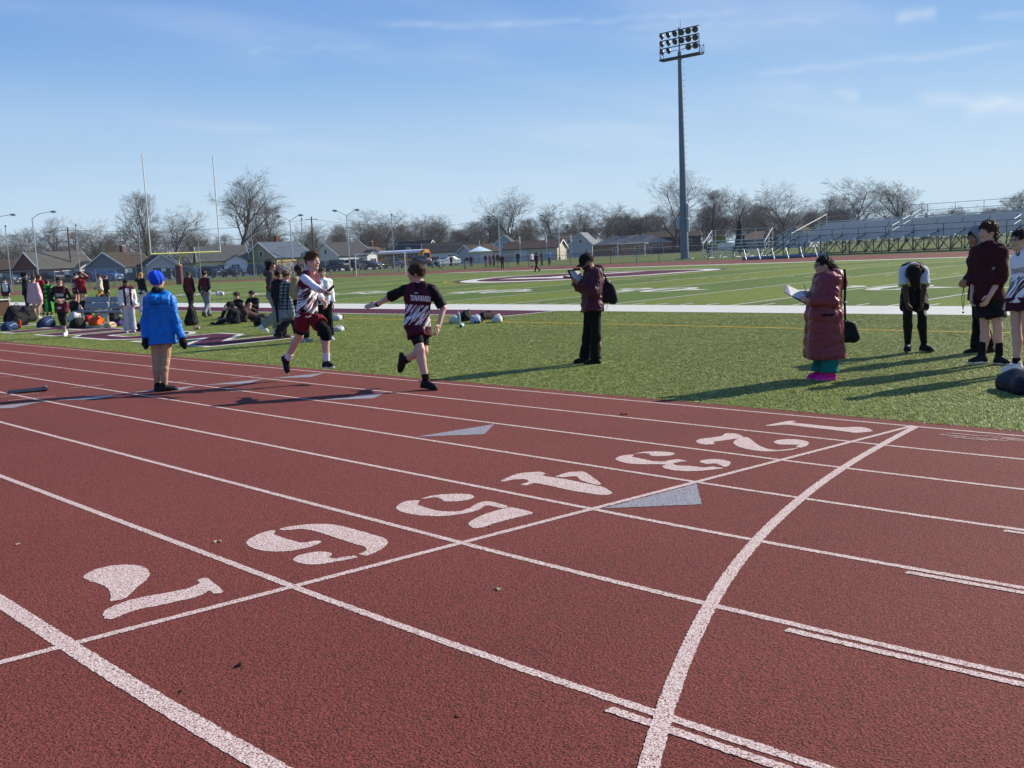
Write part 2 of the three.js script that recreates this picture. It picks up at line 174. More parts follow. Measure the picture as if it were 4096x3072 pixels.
// --- turf
const turfTex = dataTex(1024, (() => { const r = rng(31), N = 1024; const gr = new Float32Array(N * N); for (let i = 0; i < N * N; i++) gr[i] = r(); return (i, j) => { const a = gr[j * N + i], b = gr[(j >> 1) * N + (i >> 1)], c = gr[((j + 5) >> 3) * N + ((i + 2) >> 2)]; const k = 0.45 + 0.55 * b + 0.35 * a + 0.2 * c; const tip = a > 0.90 ? 1.45 : 1; return [Math.min(255, 96 * k * tip), Math.min(255, 110 * k * tip), Math.min(255, 40 * k * tip)]; }; })(), true); turfTex.repeat.set(1 / 6.1, 1 / 6.1);
const turfBump = dataTex(1024, (() => { const r = rng(37), N = 1024; const gr = new Float32Array(N * N); for (let i = 0; i < N * N; i++) gr[i] = r(); return (i, j) => { const v = 255 * (0.5 * gr[j * N + i] + 0.5 * gr[(j >> 1) * N + (i >> 1)]); return [v, v, v]; }; })()); turfBump.repeat.set(1 / 6.1, 1 / 6.1);
const mTurf = new THREE.MeshPhysicalMaterial({ map: turfTex, bumpMap: turfBump, bumpScale: 0.02, roughness: 0.8, vertexColors: true, specularIntensity: 0.3 });
const stripe = z => ((Math.floor((z - Z50) / 4.572) % 2) + 2) % 2; // panels of turf laid with opposite pile, five yards each
const turfColor = (x, z) => { const a = fbm(x * 0.25, z * 0.25, 1, 4), b = fbm(x * 1.3, z * 1.3, 4, 3); let k = 0.82 + 0.22 * a + 0.16 * b; const s = x > XS && x < XS + 48.77 ? (stripe(z) ? 0.98 : 0.78) : 1; return x > XS && x < XS + 48.77 ? [k * s * (stripe(z) ? 1 : 0.86), k * s, k * s * (stripe(z) ? 1 : 1.12)] : [k * 1.04, k, k * 0.98]; };
{
  const xs = [X0 + 0.27]; for (let x = 9.5; x < XS; x += 0.5) xs.push(x); xs.push(XS); for (let x = XS + 0.9; x < 75.2; x += 0.9) xs.push(x); xs.push(75.22);
  const half = X => Math.sqrt(Math.max(0, (R0 - 0.27) ** 2 - (X - XC) ** 2)), pos = [], uv = [], idx = [], n = 220;
  for (const x of xs) { const h = half(x), z0 = ZB - h, z1 = ZF + h; for (let j = 0; j <= n; j++) { const z = mix(z0, z1, j / n); pos.push(x, gyIn(x), z); uv.push(x, z); } }
  for (let i = 0; i < xs.length - 1; i++) for (let j = 0; j < n; j++) { const a = i * (n + 1) + j; idx.push(a, a + 1, a + n + 1, a + n + 1, a + 1, a + n + 2); }
  const g = upward(geoFrom(pos, idx, uv)); patches(g, turfColor);
  const field = struct('football_field', g, mTurf, 'green artificial turf football field inside the track');
  const hF = (x) => gyIn(x);
  const dry = (key, hex) => { const m = new THREE.MeshPhysicalMaterial({ map: lineTex, bumpMap: turfBump, bumpScale: 0.015, color: srgb(hex), roughness: 0.85, specularIntensity: 0.3 }); m.name = key; return m; };
  const lineTex = dataTex(512, (() => { const r = rng(41), N = 512; const gr = new Float32Array(N * N); for (let i = 0; i < N * N; i++) gr[i] = r(); return (i, j) => { const k = 0.72 + 0.28 * (0.5 * gr[j * N + i] + 0.5 * gr[(j >> 1) * N + (i >> 1)]); return [255 * k, 255 * k, 252 * k]; }; })(), true); lineTex.repeat.set(1 / 2.5, 1 / 2.5);
  const mW = dry('turf_white', '#e6e6e0'), mM = dry('turf_maroon', '#5c2440'), mY = dry('turf_yellow', '#d8b23c'), mB = dry('turf_brown', '#5a4a40');
  const rect = (x0, x1, z0, z1, lift, m, name) => { const nx = Math.max(2, Math.ceil(Math.abs(x1 - x0) / 2)), pos = [], uv = [], idx = []; const X = []; for (let i = 0; i <= nx; i++) X.push(mix(x0, x1, i / nx)); if (x0 < XM && x1 > XM) X.push(XM); if (x0 < XS && x1 > XS) X.push(XS); X.sort((a, b) => a - b); X.forEach((x, i) => { for (const z of [z0, z1]) { pos.push(x, hF(x) + lift, z); uv.push(x, z); } if (i) { const k = i * 2; idx.push(k - 2, k - 1, k, k, k - 1, k + 1); } }); return part(name, upward(geoFrom(pos, idx, uv)), m, field); };
  const ZG = [Z50 - 45.72, Z50 + 45.72], ZE = [Z50 - 54.86, Z50 + 54.86], XE = XS + 48.77, zmin = -97.5, zmax = 8;
  rect(XS - 2.45, XS, zmin, zmax, 0.006, mW, 'sideline_band'); rect(XE, XE + 1.4, -92, zmax, 0.006, mW, 'sideline_band');
  rect(XS - 4.35, XS - 2.46, Z50 - 23.1, Z50 + 23.1, 0.006, mM, 'team_area_panel');
  rect(XS - 4.47, XS - 4.35, Z50 - 23.22, Z50 + 23.22, 0.007, mW, 'team_area_border'); rect(XS - 4.35, XS - 2.46, Z50 + 23.1, Z50 + 23.22, 0.007, mW, 'team_area_border');
  for (let k = -9; k <= 9; k++) { const z = Z50 + k * 4.572; rect(XS + 0.01, XE - 0.01, z - 0.055, z + 0.055, 0.006, mW, 'yard_line'); }
  rect(XS + 0.01, XE - 0.01, ZG[0] - 0.1, ZG[0] + 0.1, 0.006, mW, 'goal_line');
  for (let k = -45; k <= 45; k++) if (k % 5) for (const x of [XS + 0.15, XS + 15.95, XS + 32.2, XE - 0.8]) { const z = Z50 + k * 0.9144; if (z < 2) rect(x, x + 0.62, z - 0.05, z + 0.05, 0.006, mW, 'yard_tick'); }
  rect(17.72, 17.83, -97, 10, 0.007, mY, 'yellow_touchline');
  { const ring = (r0, r1, lift, m, name, a0 = 0, a1 = Math.PI * 2, sx = 1) => { const pos = [], uv = [], idx = []; const n = 72; for (let i = 0; i <= n; i++) { const a = mix(a0, a1, i / n); for (const r of [r0, r1]) { const x = XM + Math.cos(a) * r * sx, z = Z50 + Math.sin(a) * r; pos.push(x, hF(x) + lift, z); uv.push(x, z); } if (i) { const k = i * 2; idx.push(k - 2, k - 1, k, k, k - 1, k + 1); } } return part(name, upward(geoFrom(pos, idx, uv)), m, field); };
    ring(9.1, 9.25, 0.009, mY, 'yellow_circle', Math.PI * 0.5, Math.PI * 1.9);
    ring(7.75, 8.15, 0.010, mB, 'emblem_outline', 0, Math.PI * 2, 1.1); ring(6.75, 7.75, 0.011, mW, 'emblem_ring', 0, Math.PI * 2, 1.1); ring(0.01, 6.75, 0.012, mM, 'emblem_disc', 0, Math.PI * 2, 1.1);
    rect(XM - 4.6, XM - 2.9, Z50 - 3.6, Z50 + 3.6, 0.016, mW, 'emblem_letter_bar'); rect(XM - 2.9, XM + 4.4, Z50 - 1.0, Z50 + 1.0, 0.016, mW, 'emblem_letter_stem'); }
  // yard numbers (read from the near sideline) and pointers
  const font = await new FontLoader().loadAsync('fonts/droid/droid_serif_bold.typeface.json');
  const put = (txt, size, cx, cz, sx, lift, m, name, shift = 0) => { // letters upright for someone at small x looking along +x
    const sh = font.generateShapes(txt, size); const g = new THREE.ShapeGeometry(sh, 4); g.computeBoundingBox(); const b = g.boundingBox; const p = g.attributes.position, uv = g.attributes.uv;
    for (let i = 0; i < p.count; i++) { const lx = (p.getX(i) - (b.min.x + b.max.x) / 2) * sx, ly = p.getY(i) - b.min.y; const x = cx + ly, z = cz + lx + shift; p.setXYZ(i, x, hF(x) + lift, z); uv.setXY(i, x, z); } g.computeVertexNormals(); return part(name, upward(g), m, field); };
  for (const [n, z] of [['50', Z50], ['40', Z50 + 9.144], ['30', Z50 + 18.288], ['20', Z50 + 27.432], ['40', Z50 - 9.144], ['30', Z50 - 18.288]]) {
    put(n[0], 2.55, XS + 6.2, z - 1.15, 1.0, 0.008, mW, 'yard_number'); put('0', 2.55, XS + 6.2, z + 1.15, 1.0, 0.008, mW, 'yard_number');
    if (n !== '50') { const s = z > Z50 ? 1 : -1; part('yard_pointer', shapeSheet([s > 0 ? [[XS + 6.9, z + 2.2], [XS + 7.7, z + 2.2], [XS + 7.3, z + 3.2]] : [[XS + 6.9, z - 2.2], [XS + 7.3, z - 3.2], [XS + 7.7, z - 2.2]]], 0.008, hF), mW, field); } }
  // big block letters on the turf beside the track: maroon with a white edge
  const block = { N: [[[0, 0], [0, 1], [0.28, 1], [0.72, 0.36], [0.72, 1], [1, 1], [1, 0], [0.72, 0], [0.28, 0.64], [0.28, 0]]], O: [[[0.2, 0], [0, 0.2], [0, 0.8], [0.2, 1], [0.8, 1], [1, 0.8], [1, 0.2], [0.8, 0]], [[0.36, 0.26], [0.64, 0.26], [0.70, 0.34], [0.70, 0.66], [0.64, 0.74], [0.36, 0.74], [0.30, 0.66], [0.30, 0.34]]], I: [[[0, 0], [0, 1], [1, 1], [1, 0]]], T: [[[0.35, 0], [0.35, 0.72], [0, 0.72], [0, 1], [1, 1], [1, 0.72], [0.65, 0.72], [0.65, 0]]], A: [[[0, 0], [0.33, 1], [0.67, 1], [1, 0], [0.72, 0], [0.66, 0.2], [0.34, 0.2], [0.28, 0]], [[0.41, 0.42], [0.59, 0.42], [0.5, 0.72]]] };
  const grow = (P, d) => { const n = P.length; let A = 0; for (let i = 0; i < n; i++) { const a = P[i], b = P[(i + 1) % n]; A += a[0] * b[1] - b[0] * a[1]; } const s = A > 0 ? 1 : -1; return P.map((q, i) => { const a = P[(i + n - 1) % n], b = P[(i + 1) % n]; const n1 = [(q[1] - a[1]), -(q[0] - a[0])], n2 = [(b[1] - q[1]), -(b[0] - q[0])]; const l1 = Math.hypot(...n1), l2 = Math.hypot(...n2); const u1 = [n1[0] / l1, n1[1] / l1], u2 = [n2[0] / l2, n2[1] / l2]; const k = Math.max(0.35, 1 + u1[0] * u2[0] + u1[1] * u2[1]); return [q[0] + s * d * (u1[0] + u2[0]) / k, q[1] + s * d * (u1[1] + u2[1]) / k]; }); };
  for (const [ch, z0, w] of [['N', -25.1, 3.9], ['O', -29.8, 3.9], ['I', -32.0, 1.4], ['T', -36.6, 3.9], ['A', -41.4, 4.0], ['N', -46.2, 3.9]]) {
    const P = block[ch].map(ring => ring.map(([a, b]) => [10.75 + b * 2.15, z0 + a * w]));
    const white = { outer: grow(P[0], 0.17), holes: P[1] ? [grow(P[1], -0.17)] : [] };
    part('turf_letter_edge', shapeSheet([white], 0.008, hF), mW, field); part('turf_letter', shapeSheet([{ outer: P[0], holes: P[1] ? [P[1]] : [] }], 0.012, hF), mM, field);
  }
}
// --- the lawns and everything out to the horizon
{
  const lawnTex = dataTex(512, (() => { const r = rng(51), N = 512; const gr = new Float32Array(N * N); for (let i = 0; i < N * N; i++) gr[i] = r(); return (i, j) => { const k = 0.6 + 0.4 * gr[j * N + i] + 0.25 * gr[(j >> 2) * N + (i >> 2)]; return [92 * k, 104 * k, 48 * k]; }; })(), true); lawnTex.repeat.set(1 / 9, 1 / 9);
  const ts = [u => trackOuter(u)]; for (const d of [1, 2.5, 5, 8, 12, 17, 24, 32, 42, 55, 70, 90, 115, 150, 200, 300, 500, 900, 1600, 2600]) ts.push(u => trackOuter(u) + d);
  const g = upward(oval(ts, 300, (t, x, z) => gy(x, z)));
  patches(g, (x, z) => { const a = fbm(x * 0.05, z * 0.05, 3, 4), b = fbm(x * 0.4, z * 0.4, 8, 3), dry = sstep(75, 45, x) * 0.5 + sstep(0.45, 0.65, a) * 0.35; const k = 0.75 + 0.5 * b; return [k * (1 + 0.25 * dry), k * (1 - 0.12 * dry), k * (1 - 0.05 * dry)]; });
  struct('ground', g, new THREE.MeshPhysicalMaterial({ map: lawnTex, roughness: 0.95, vertexColors: true, specularIntensity: 0.2 }), 'lawns beyond the running track');
  const asph = dataTex(256, (() => { const r = rng(57); return () => { const k = 0.75 + 0.5 * r(); return [104 * k, 104 * k, 106 * k]; }; })(), true); asph.repeat.set(1 / 5, 1 / 5);
  const mAs = new THREE.MeshPhysicalMaterial({ map: asph, roughness: 0.95, specularIntensity: 0.3 });
  const strip = (pts, w, lift, name, m, label) => struct(name, ribbon(pts, w, lift, (x, z) => gy(x, z)), m, label);
  const P = []; for (let i = 0; i <= 40; i++) { const t = i / 40; P.push([mix(10, 128, t), mix(-171, -150, t)]); }
  strip(P, 22, 0.03, 'car_park', mAs, 'grey asphalt car park behind the chain link fence');
  const Q = []; for (let i = 0; i <= 60; i++) { const t = i / 60; Q.push([mix(-20, 330, t), mix(-195, -115, t) - 0]); }
  strip(Q, 7, 0.036, 'road', mAs, 'grey street in front of the houses');
}

// ------------------------------------------------------------------ figures: a signed distance field of tapered bones, meshed with surface nets
function capsules(B) { // B: flat list of bones {a,b,r,s (end radius), ca, cb: flat cut at a / b}
  const n = B.length, F = new Float64Array(n * 12);
  B.forEach((o, i) => { const k = i * 12, dx = o.b[0] - o.a[0], dy = o.b[1] - o.a[1], dz = o.b[2] - o.a[2], l2 = dx * dx + dy * dy + dz * dz || 1e-9; F.set([o.a[0], o.a[1], o.a[2], dx, dy, dz, 1 / l2, o.r, o.s ?? o.r, o.ca ? 1 : 0, o.cb ? 1 : 0, Math.sqrt(l2)], k); });
  return (x, y, z, k) => { // smooth union
    let d = 1e9;
    for (let i = 0, q = 0; i < n; i++, q += 12) {
      const px = x - F[q], py = y - F[q + 1], pz = z - F[q + 2]; const t = (px * F[q + 3] + py * F[q + 4] + pz * F[q + 5]) * F[q + 6]; const h = t < 0 ? 0 : t > 1 ? 1 : t;
      const ex = px - F[q + 3] * h, ey = py - F[q + 4] * h, ez = pz - F[q + 5] * h; let e = Math.sqrt(ex * ex + ey * ey + ez * ez) - (F[q + 7] + (F[q + 8] - F[q + 7]) * h);
      if (F[q + 9] && t < 0.3) { const c = -t * F[q + 11]; if (c > e) e = c; } if (F[q + 10] && t > 0.7) { const c = (t - 1) * F[q + 11]; if (c > e) e = c; }
      if (d > 9) d = e; else { const u = Math.max(0, k - Math.abs(d - e)) / k; d = Math.min(d, e) - u * u * k * 0.25; }
    }
    return d;
  };
}
const smin = (a, b, k) => { const u = Math.max(0, k - Math.abs(a - b)) / k; return Math.min(a, b) - u * u * k * 0.25; };
const smax = (a, b, k) => -smin(-a, -b, k);
function nets(f, lo, hi, c, slack = 0) { // surface nets; f(x,y,z) -> distance
  const nx = Math.ceil((hi[0] - lo[0]) / c) + 2, ny = Math.ceil((hi[1] - lo[1]) / c) + 2, nz = Math.ceil((hi[2] - lo[2]) / c) + 2, S = new Float32Array(nx * ny * nz), B = 5, half = B * c * 0.9 + slack;
  for (let bk = 0; bk < nz; bk += B) for (let bj = 0; bj < ny; bj += B) for (let bi = 0; bi < nx; bi += B) {
    const d = f(lo[0] + (bi + B / 2) * c, lo[1] + (bj + B / 2) * c, lo[2] + (bk + B / 2) * c), skip = Math.abs(d) > half * 1.25;
    for (let k = bk; k < Math.min(nz, bk + B); k++) for (let j = bj; j < Math.min(ny, bj + B); j++) for (let i = bi; i < Math.min(nx, bi + B); i++) S[(k * ny + j) * nx + i] = skip ? d : f(lo[0] + i * c, lo[1] + j * c, lo[2] + k * c);
  }
  const id = new Int32Array(nx * ny * nz).fill(-1), pos = [], idx = []; const sy = nx, sz = nx * ny;
  for (let k = 0; k < nz - 1; k++) for (let j = 0; j < ny - 1; j++) for (let i = 0; i < nx - 1; i++) {
    const o = k * sz + j * sy + i; let m = 0; for (let q = 0; q < 8; q++) if (S[o + (q & 1) + ((q >> 1) & 1) * sy + (q >> 2) * sz] < 0) m |= 1 << q;
    if (m === 0 || m === 255) continue; let x = 0, y = 0, z = 0, n = 0;
    for (let a = 0; a < 3; a++) for (let q = 0; q < 8; q++) { if (q & (1 << a)) continue; const q2 = q | (1 << a); if (((m >> q) & 1) === ((m >> q2) & 1)) continue; const s0 = S[o + (q & 1) + ((q >> 1) & 1) * sy + (q >> 2) * sz], s1 = S[o + (q2 & 1) + ((q2 >> 1) & 1) * sy + (q2 >> 2) * sz], t = s0 / (s0 - s1); x += (q & 1) + (a === 0 ? t : 0); y += ((q >> 1) & 1) + (a === 1 ? t : 0); z += (q >> 2) + (a === 2 ? t : 0); n++; }
    id[o] = pos.length / 3; pos.push(lo[0] + (i + x / n) * c, lo[1] + (j + y / n) * c, lo[2] + (k + z / n) * c);
  }
  const quad = (a, b, d, e, fl) => { if (a < 0 || b < 0 || d < 0 || e < 0) return; if (fl) idx.push(a, b, d, a, d, e); else idx.push(a, d, b, a, e, d); };
  for (let k = 1; k < nz - 1; k++) for (let j = 1; j < ny - 1; j++) for (let i = 1; i < nx - 1; i++) {
    const o = k * sz + j * sy + i, s = S[o] < 0;
    if (s !== S[o + 1] < 0) quad(id[o - sy - sz], id[o - sz], id[o], id[o - sy], s);
    if (s !== S[o + sy] < 0) quad(id[o - 1 - sz], id[o - 1], id[o], id[o - sz], s);
    if (s !== S[o + sz] < 0) quad(id[o - 1 - sy], id[o - sy], id[o], id[o - 1], s);
  }
  return geoFrom(pos, idx);
}
const ell = (x, y, z, cx, cy, cz, rx, ry, rz) => { const a = (x - cx) / rx, b = (y - cy) / ry, c = (z - cz) / rz, k = Math.sqrt(a * a + b * b + c * c); return (k - 1) * Math.min(rx, ry, rz); };
function cap1(ax, ay, az, bx, by, bz, r, s) { const f = capsules([{ a: [ax, ay, az], b: [bx, by, bz], r, s }]); return (x, y, z) => f(x, y, z, 0.01); }
// --- head (origin at its centre, +z the face, +y up), vertex colours for brows, eyes, lips
const headF = (() => {
  const jaw = cap1(0, -0.062, 0.022, 0, -0.094, 0.052, 0.046, 0.026), jl = cap1(0.044, -0.045, 0.0, 0.014, -0.092, 0.056, 0.022, 0.016), jr = cap1(-0.044, -0.045, 0.0, -0.014, -0.092, 0.056, 0.022, 0.016), nose = cap1(0, 0.014, 0.086, 0, -0.022, 0.108, 0.008, 0.012), brow = cap1(-0.034, 0.03, 0.074, 0.034, 0.03, 0.074, 0.013, 0.013), neck = cap1(0, -0.05, -0.018, 0, -0.2, -0.03, 0.053, 0.058);
  return (x, y, z) => { const ax = Math.abs(x);
    let d = ell(x, y, z, 0, 0.032, -0.012, 0.077, 0.09, 0.098); d = smin(d, ell(x, y, z, 0, -0.02, 0.02, 0.064, 0.088, 0.072), 0.03); d = smin(d, jaw(x, y, z), 0.03); d = smin(d, Math.min(jl(x, y, z), jr(x, y, z)), 0.02); d = smin(d, brow(x, y, z), 0.02); d = smin(d, ell(ax, y, z, 0.044, -0.016, 0.06, 0.024, 0.02, 0.022), 0.025);
    d = smax(d, -ell(ax, y, z, 0.033, 0.01, 0.104, 0.021, 0.014, 0.022), 0.012); d = smin(d, nose(x, y, z), 0.014); d = smin(d, ell(ax, y, z, 0.012, -0.025, 0.096, 0.009, 0.008, 0.011), 0.008); d = Math.min(d, ell(ax, y, z, 0.032, 0.01, 0.076, 0.0135, 0.012, 0.0135));
    d = smin(d, ell(x, y, z, 0, -0.052, 0.088, 0.024, 0.0045, 0.011), 0.006); d = smin(d, ell(x, y, z, 0, -0.06, 0.086, 0.02, 0.0055, 0.011), 0.006); d = smin(d, ell(x, y, z, 0, -0.092, 0.066, 0.018, 0.016, 0.016), 0.02);
    d = smin(d, ell(ax, y, z, 0.079, -0.004, -0.012, 0.010, 0.031, 0.019), 0.01); return smin(d, neck(x, y, z), 0.03); };
})();
const cache = {}; const memo = (k, f) => cache[k] || (cache[k] = f());
function colored(g, f) { const p = g.attributes.position, c = new Float32Array(p.count * 3); for (let i = 0; i < p.count; i++) { const k = f ? f(p.getX(i), p.getY(i), p.getZ(i)) : null; c.set(k || [1, 1, 1], i * 3); } g.setAttribute('color', new THREE.BufferAttribute(c, 3)); return g; }
const headGeo = c => memo('head' + c, () => colored(nets(headF, [-0.11, -0.19, -0.14], [0.11, 0.14, 0.14], c), (x, y, z) => { const ax = Math.abs(x); if (z > 0.05) { if (Math.hypot(ax - 0.032, y - 0.01) < 0.0125 && z > 0.07) return Math.hypot(ax - 0.031, y - 0.01) < 0.0065 ? [0.06, 0.05, 0.05] : [1.2, 1.25, 1.3]; if (y > 0.029 && y < 0.038 && ax > 0.014 && ax < 0.054) return [0.35, 0.3, 0.27]; if (ax < 0.024 && y < -0.047 && y > -0.066 && z > 0.078) return [0.85, 0.58, 0.58]; } return null; }));
// --- hands (wrist at origin, fingers along +z, palm faces -y, thumb towards +x)
function handGeo(kind, c) { return memo('hand' + kind + c, () => {
  const B = [{ a: [0, 0, -0.03], b: [0, 0, 0.02], r: 0.026, s: 0.027 }, { a: [-0.022, 0, 0.025], b: [-0.026, 0, 0.078], r: 0.014, s: 0.012 }, { a: [0.0, 0, 0.02], b: [0.0, 0, 0.085], r: 0.017, s: 0.014 }, { a: [0.022, 0, 0.025], b: [0.026, 0, 0.082], r: 0.015, s: 0.013 }];
  const curl = { relaxed: [0.28, 0.42, 0.36], fist: [1.25, 1.5, 1.1], grip: [0.95, 1.15, 0.8], flat: [0.06, 0.08, 0.06] }[kind];
  [[0.030, 0.084, 0.072, 0.0098], [0.010, 0.090, 0.080, 0.0100], [-0.011, 0.088, 0.074, 0.0096], [-0.030, 0.080, 0.060, 0.0086]].forEach(([x, z, L, r], i) => { let p = [x, 0, z], a = 0; const sp = (1.5 - i) * 0.05; [0.45, 0.3, 0.25].forEach((f, k) => { a += curl[k] * (kind === 'relaxed' ? 1 + i * 0.12 : 1); const q = [p[0] + Math.sin(sp) * L * f * Math.cos(a), p[1] - Math.sin(a) * L * f, p[2] + Math.cos(a) * L * f]; B.push({ a: p, b: q, r: r * (1 - k * 0.08), s: r * (0.94 - k * 0.1) }); p = q; }); });
  const th = { relaxed: [[0.028, -0.006, 0.012], [0.050, -0.018, 0.042], [0.052, -0.026, 0.070], [0.048, -0.030, 0.090]], fist: [[0.028, -0.006, 0.012], [0.046, -0.022, 0.046], [0.034, -0.044, 0.066], [0.012, -0.050, 0.072]], grip: [[0.028, -0.006, 0.012], [0.050, -0.026, 0.042], [0.044, -0.048, 0.064], [0.026, -0.060, 0.074]], flat: [[0.028, -0.004, 0.012], [0.058, -0.006, 0.040], [0.072, -0.008, 0.066], [0.078, -0.010, 0.088]] }[kind];
  for (let k = 0; k < 3; k++) B.push({ a: th[k], b: th[k + 1], r: 0.0145 - k * 0.002, s: 0.0125 - k * 0.0015 });
  const f = capsules(B); return colored(nets((x, y, z) => f(x, y, z, 0.007), [-0.06, -0.12, -0.06], [0.1, 0.05, 0.19], c)); }); }
// --- shoes (ankle at origin, sole at y=-0.085, toe +z)
function shoeGeo(c, what) { return memo('shoe' + c + what, () => {
  const up = capsules([{ a: [0, -0.045, -0.045], b: [0, -0.05, 0.13], r: 0.043, s: 0.033 }, { a: [0, 0.035, -0.012], b: [0, -0.04, -0.02], r: 0.043, s: 0.045 }, { a: [0, -0.01, 0.01], b: [0.0, -0.05, 0.12], r: 0.04, s: 0.034 }, { a: [0.012, -0.058, 0.09], b: [0, -0.06, 0.155], r: 0.036, s: 0.027 }]);
  const so = capsules([{ a: [0, -0.072, -0.055], b: [0.008, -0.072, 0.09], r: 0.041, s: 0.047 }, { a: [0.008, -0.072, 0.09], b: [0, -0.068, 0.16], r: 0.047, s: 0.033 }]);
  return what === 'upper' ? nets((x, y, z) => Math.max(up(x, y, z, 0.03), -0.066 - y, y - 0.05), [-0.08, -0.1, -0.12], [0.08, 0.08, 0.22], c) : nets((x, y, z) => Math.max(so(x, y, z, 0.02), -0.085 - y, y + 0.058), [-0.09, -0.11, -0.13], [0.09, -0.03, 0.23], c); }); }
// --- hair and headgear in head space
const capCut = (x, y, z) => ell(x, y, z, 0, -0.075, 0.095, 0.082, 0.118, 0.085);
const HAIR = {
  short: (x, y, z) => { const n = noise(x * 70, y * 70, z * 70) - 0.5; return smax(ell(x, y, z, 0, 0.045, -0.016, 0.087, 0.094, 0.106) - 0.022 * n, -Math.min(capCut(x, y, z), ell(Math.abs(x), y, z, 0.08, -0.075, -0.0, 0.05, 0.085, 0.07), y + 0.085 + 0.3 * (z + 0.06)), 0.012); },
  quiff: (x, y, z) => { const n = noise(x * 60, y * 40, z * 60) - 0.5; return smin(HAIR.short(x, y, z), ell(x, y, z, 0.01, 0.118, 0.035, 0.066, 0.03, 0.062) - 0.014 * n, 0.03); },
  curly: (x, y, z) => { const n = noise(x * 48, y * 48, z * 48) + 0.5 * noise(x * 95, y * 95, z * 95) - 0.75; return smax(smin(ell(x, y, z, 0, 0.055, -0.018, 0.104, 0.102, 0.12), ell(x, y, z, 0, -0.04, -0.075, 0.08, 0.09, 0.05), 0.03) - 0.032 * n, -smin(ell(x, y, z, 0, -0.09, 0.1, 0.085, 0.14, 0.095), ell(Math.abs(x), y, z, 0.09, -0.1, 0.0, 0.05, 0.07, 0.06), 0.01), 0.012); },
  mop: (x, y, z) => { const n = noise(x * 42, y * 34, z * 42) - 0.5; return smax(ell(x, y, z, 0, 0.046, -0.014, 0.095, 0.1, 0.112) - 0.022 * n, -Math.min(ell(x, y, z, 0, -0.085, 0.1, 0.082, 0.118, 0.085), y + 0.055 + 0.25 * (z + 0.06)), 0.012); },
  pony: (x, y, z) => { const n = noise(x * 60, y * 24, z * 60) - 0.5; return smin(HAIR.short(x, y, z), PT(x, y, z) - 0.012 * n, 0.02); },
  long: (x, y, z) => { const n = noise(x * 55, y * 18, z * 55) - 0.5; return smin(smax(ell(x, y, z, 0, 0.042, -0.018, 0.09, 0.096, 0.108) - 0.01 * n, -capCut(x, y, z), 0.012), LG(x, y, z) - 0.02 * n, 0.03); },
  wavybun: (x, y, z) => { const n = noise(x * 55, y * 40, z * 55) - 0.5; return smin(HAIR.short(x, y, z), smin(ell(x, y, z, 0, -0.01, -0.105, 0.07, 0.075, 0.06), ell(x, y, z, 0, -0.05, -0.16, 0.05, 0.05, 0.06), 0.03) - 0.03 * n, 0.03); },
  beanie: (x, y, z) => { const f = 0.004 * Math.sin(Math.atan2(x, z) * 9 + y * 26); return Math.max(smin(ell(x, y, z, 0, 0.05, -0.022, 0.1, 0.108, 0.118) - f, ell(x, y, z, 0, 0.075, -0.075, 0.075, 0.075, 0.07) - f, 0.04), -0.075 - y - 0.35 * z); },
  cap: (x, y, z) => { const crown = Math.max(ell(x, y, z, 0, 0.05, -0.008, 0.092, 0.096, 0.112), 0.032 - y), r = Math.hypot(x * 0.9, z - 0.05); const brim = Math.max(Math.abs(y - 0.042 + 2.2 * x * x + 0.22 * Math.max(0, z - 0.08)) - 0.005, r - 0.125, 0.05 - z); return Math.min(crown, brim); },
  headband: (x, y, z) => Math.max(ell(x, y, z, 0, 0.04, -0.014, 0.086, 0.1, 0.105), Math.abs(y - 0.05 + 0.15 * z) - 0.022),
  hood: (x, y, z) => { const n = noise(x * 16, y * 12, z * 16) - 0.5; const shell = smin(smin(ell(x, y, z, 0, 0.03, -0.025, 0.118, 0.142, 0.135), ell(x, y, z, 0, 0.11, -0.09, 0.06, 0.06, 0.08), 0.06), ell(x, y, z, 0, -0.12, -0.03, 0.125, 0.1, 0.115), 0.06) - 0.02 * n; return smax(shell, -smin(ell(x, y, z, 0, -0.02, 0.13, 0.078, 0.125, 0.14), ell(x, y, z, 0, -0.02, 0.03, 0.085, 0.13, 0.07), 0.03), 0.015); },
  hoodDown: (x, y, z) => { const n = noise(x * 18, y * 18, z * 18) - 0.5; return smin(ell(x, y, z, 0, -0.19, -0.105, 0.135, 0.075, 0.085), smax(ell(x, y, z, 0, -0.155, -0.03, 0.105, 0.05, 0.115), -ell(x, y, z, 0, -0.12, 0.03, 0.07, 0.1, 0.07), 0.01), 0.03) - 0.025 * n; },
};
HAIR.collar = (x, y, z) => ell(x, y, z, 0, -0.135, -0.02, 0.1, 0.07, 0.1) - 0.02 * (noise(x * 25, y * 25, z * 25) - 0.5);
const PT = cap1(0, 0.03, -0.12, 0, -0.17, -0.15, 0.032, 0.018), LGa = cap1(0, 0, -0.06, 0, -0.24, -0.09, 0.085, 0.05), LG = (x, y, z) => Math.max(LGa(x, y, z), z - 0.005 - 0.25 * Math.max(0, -y - 0.05));
const hairGeo = (k, c) => memo('hair' + k + c, () => metreUV(nets(HAIR[k], [-0.17, -0.34, -0.25], [0.17, 0.22, 0.2], c, 0.02)));
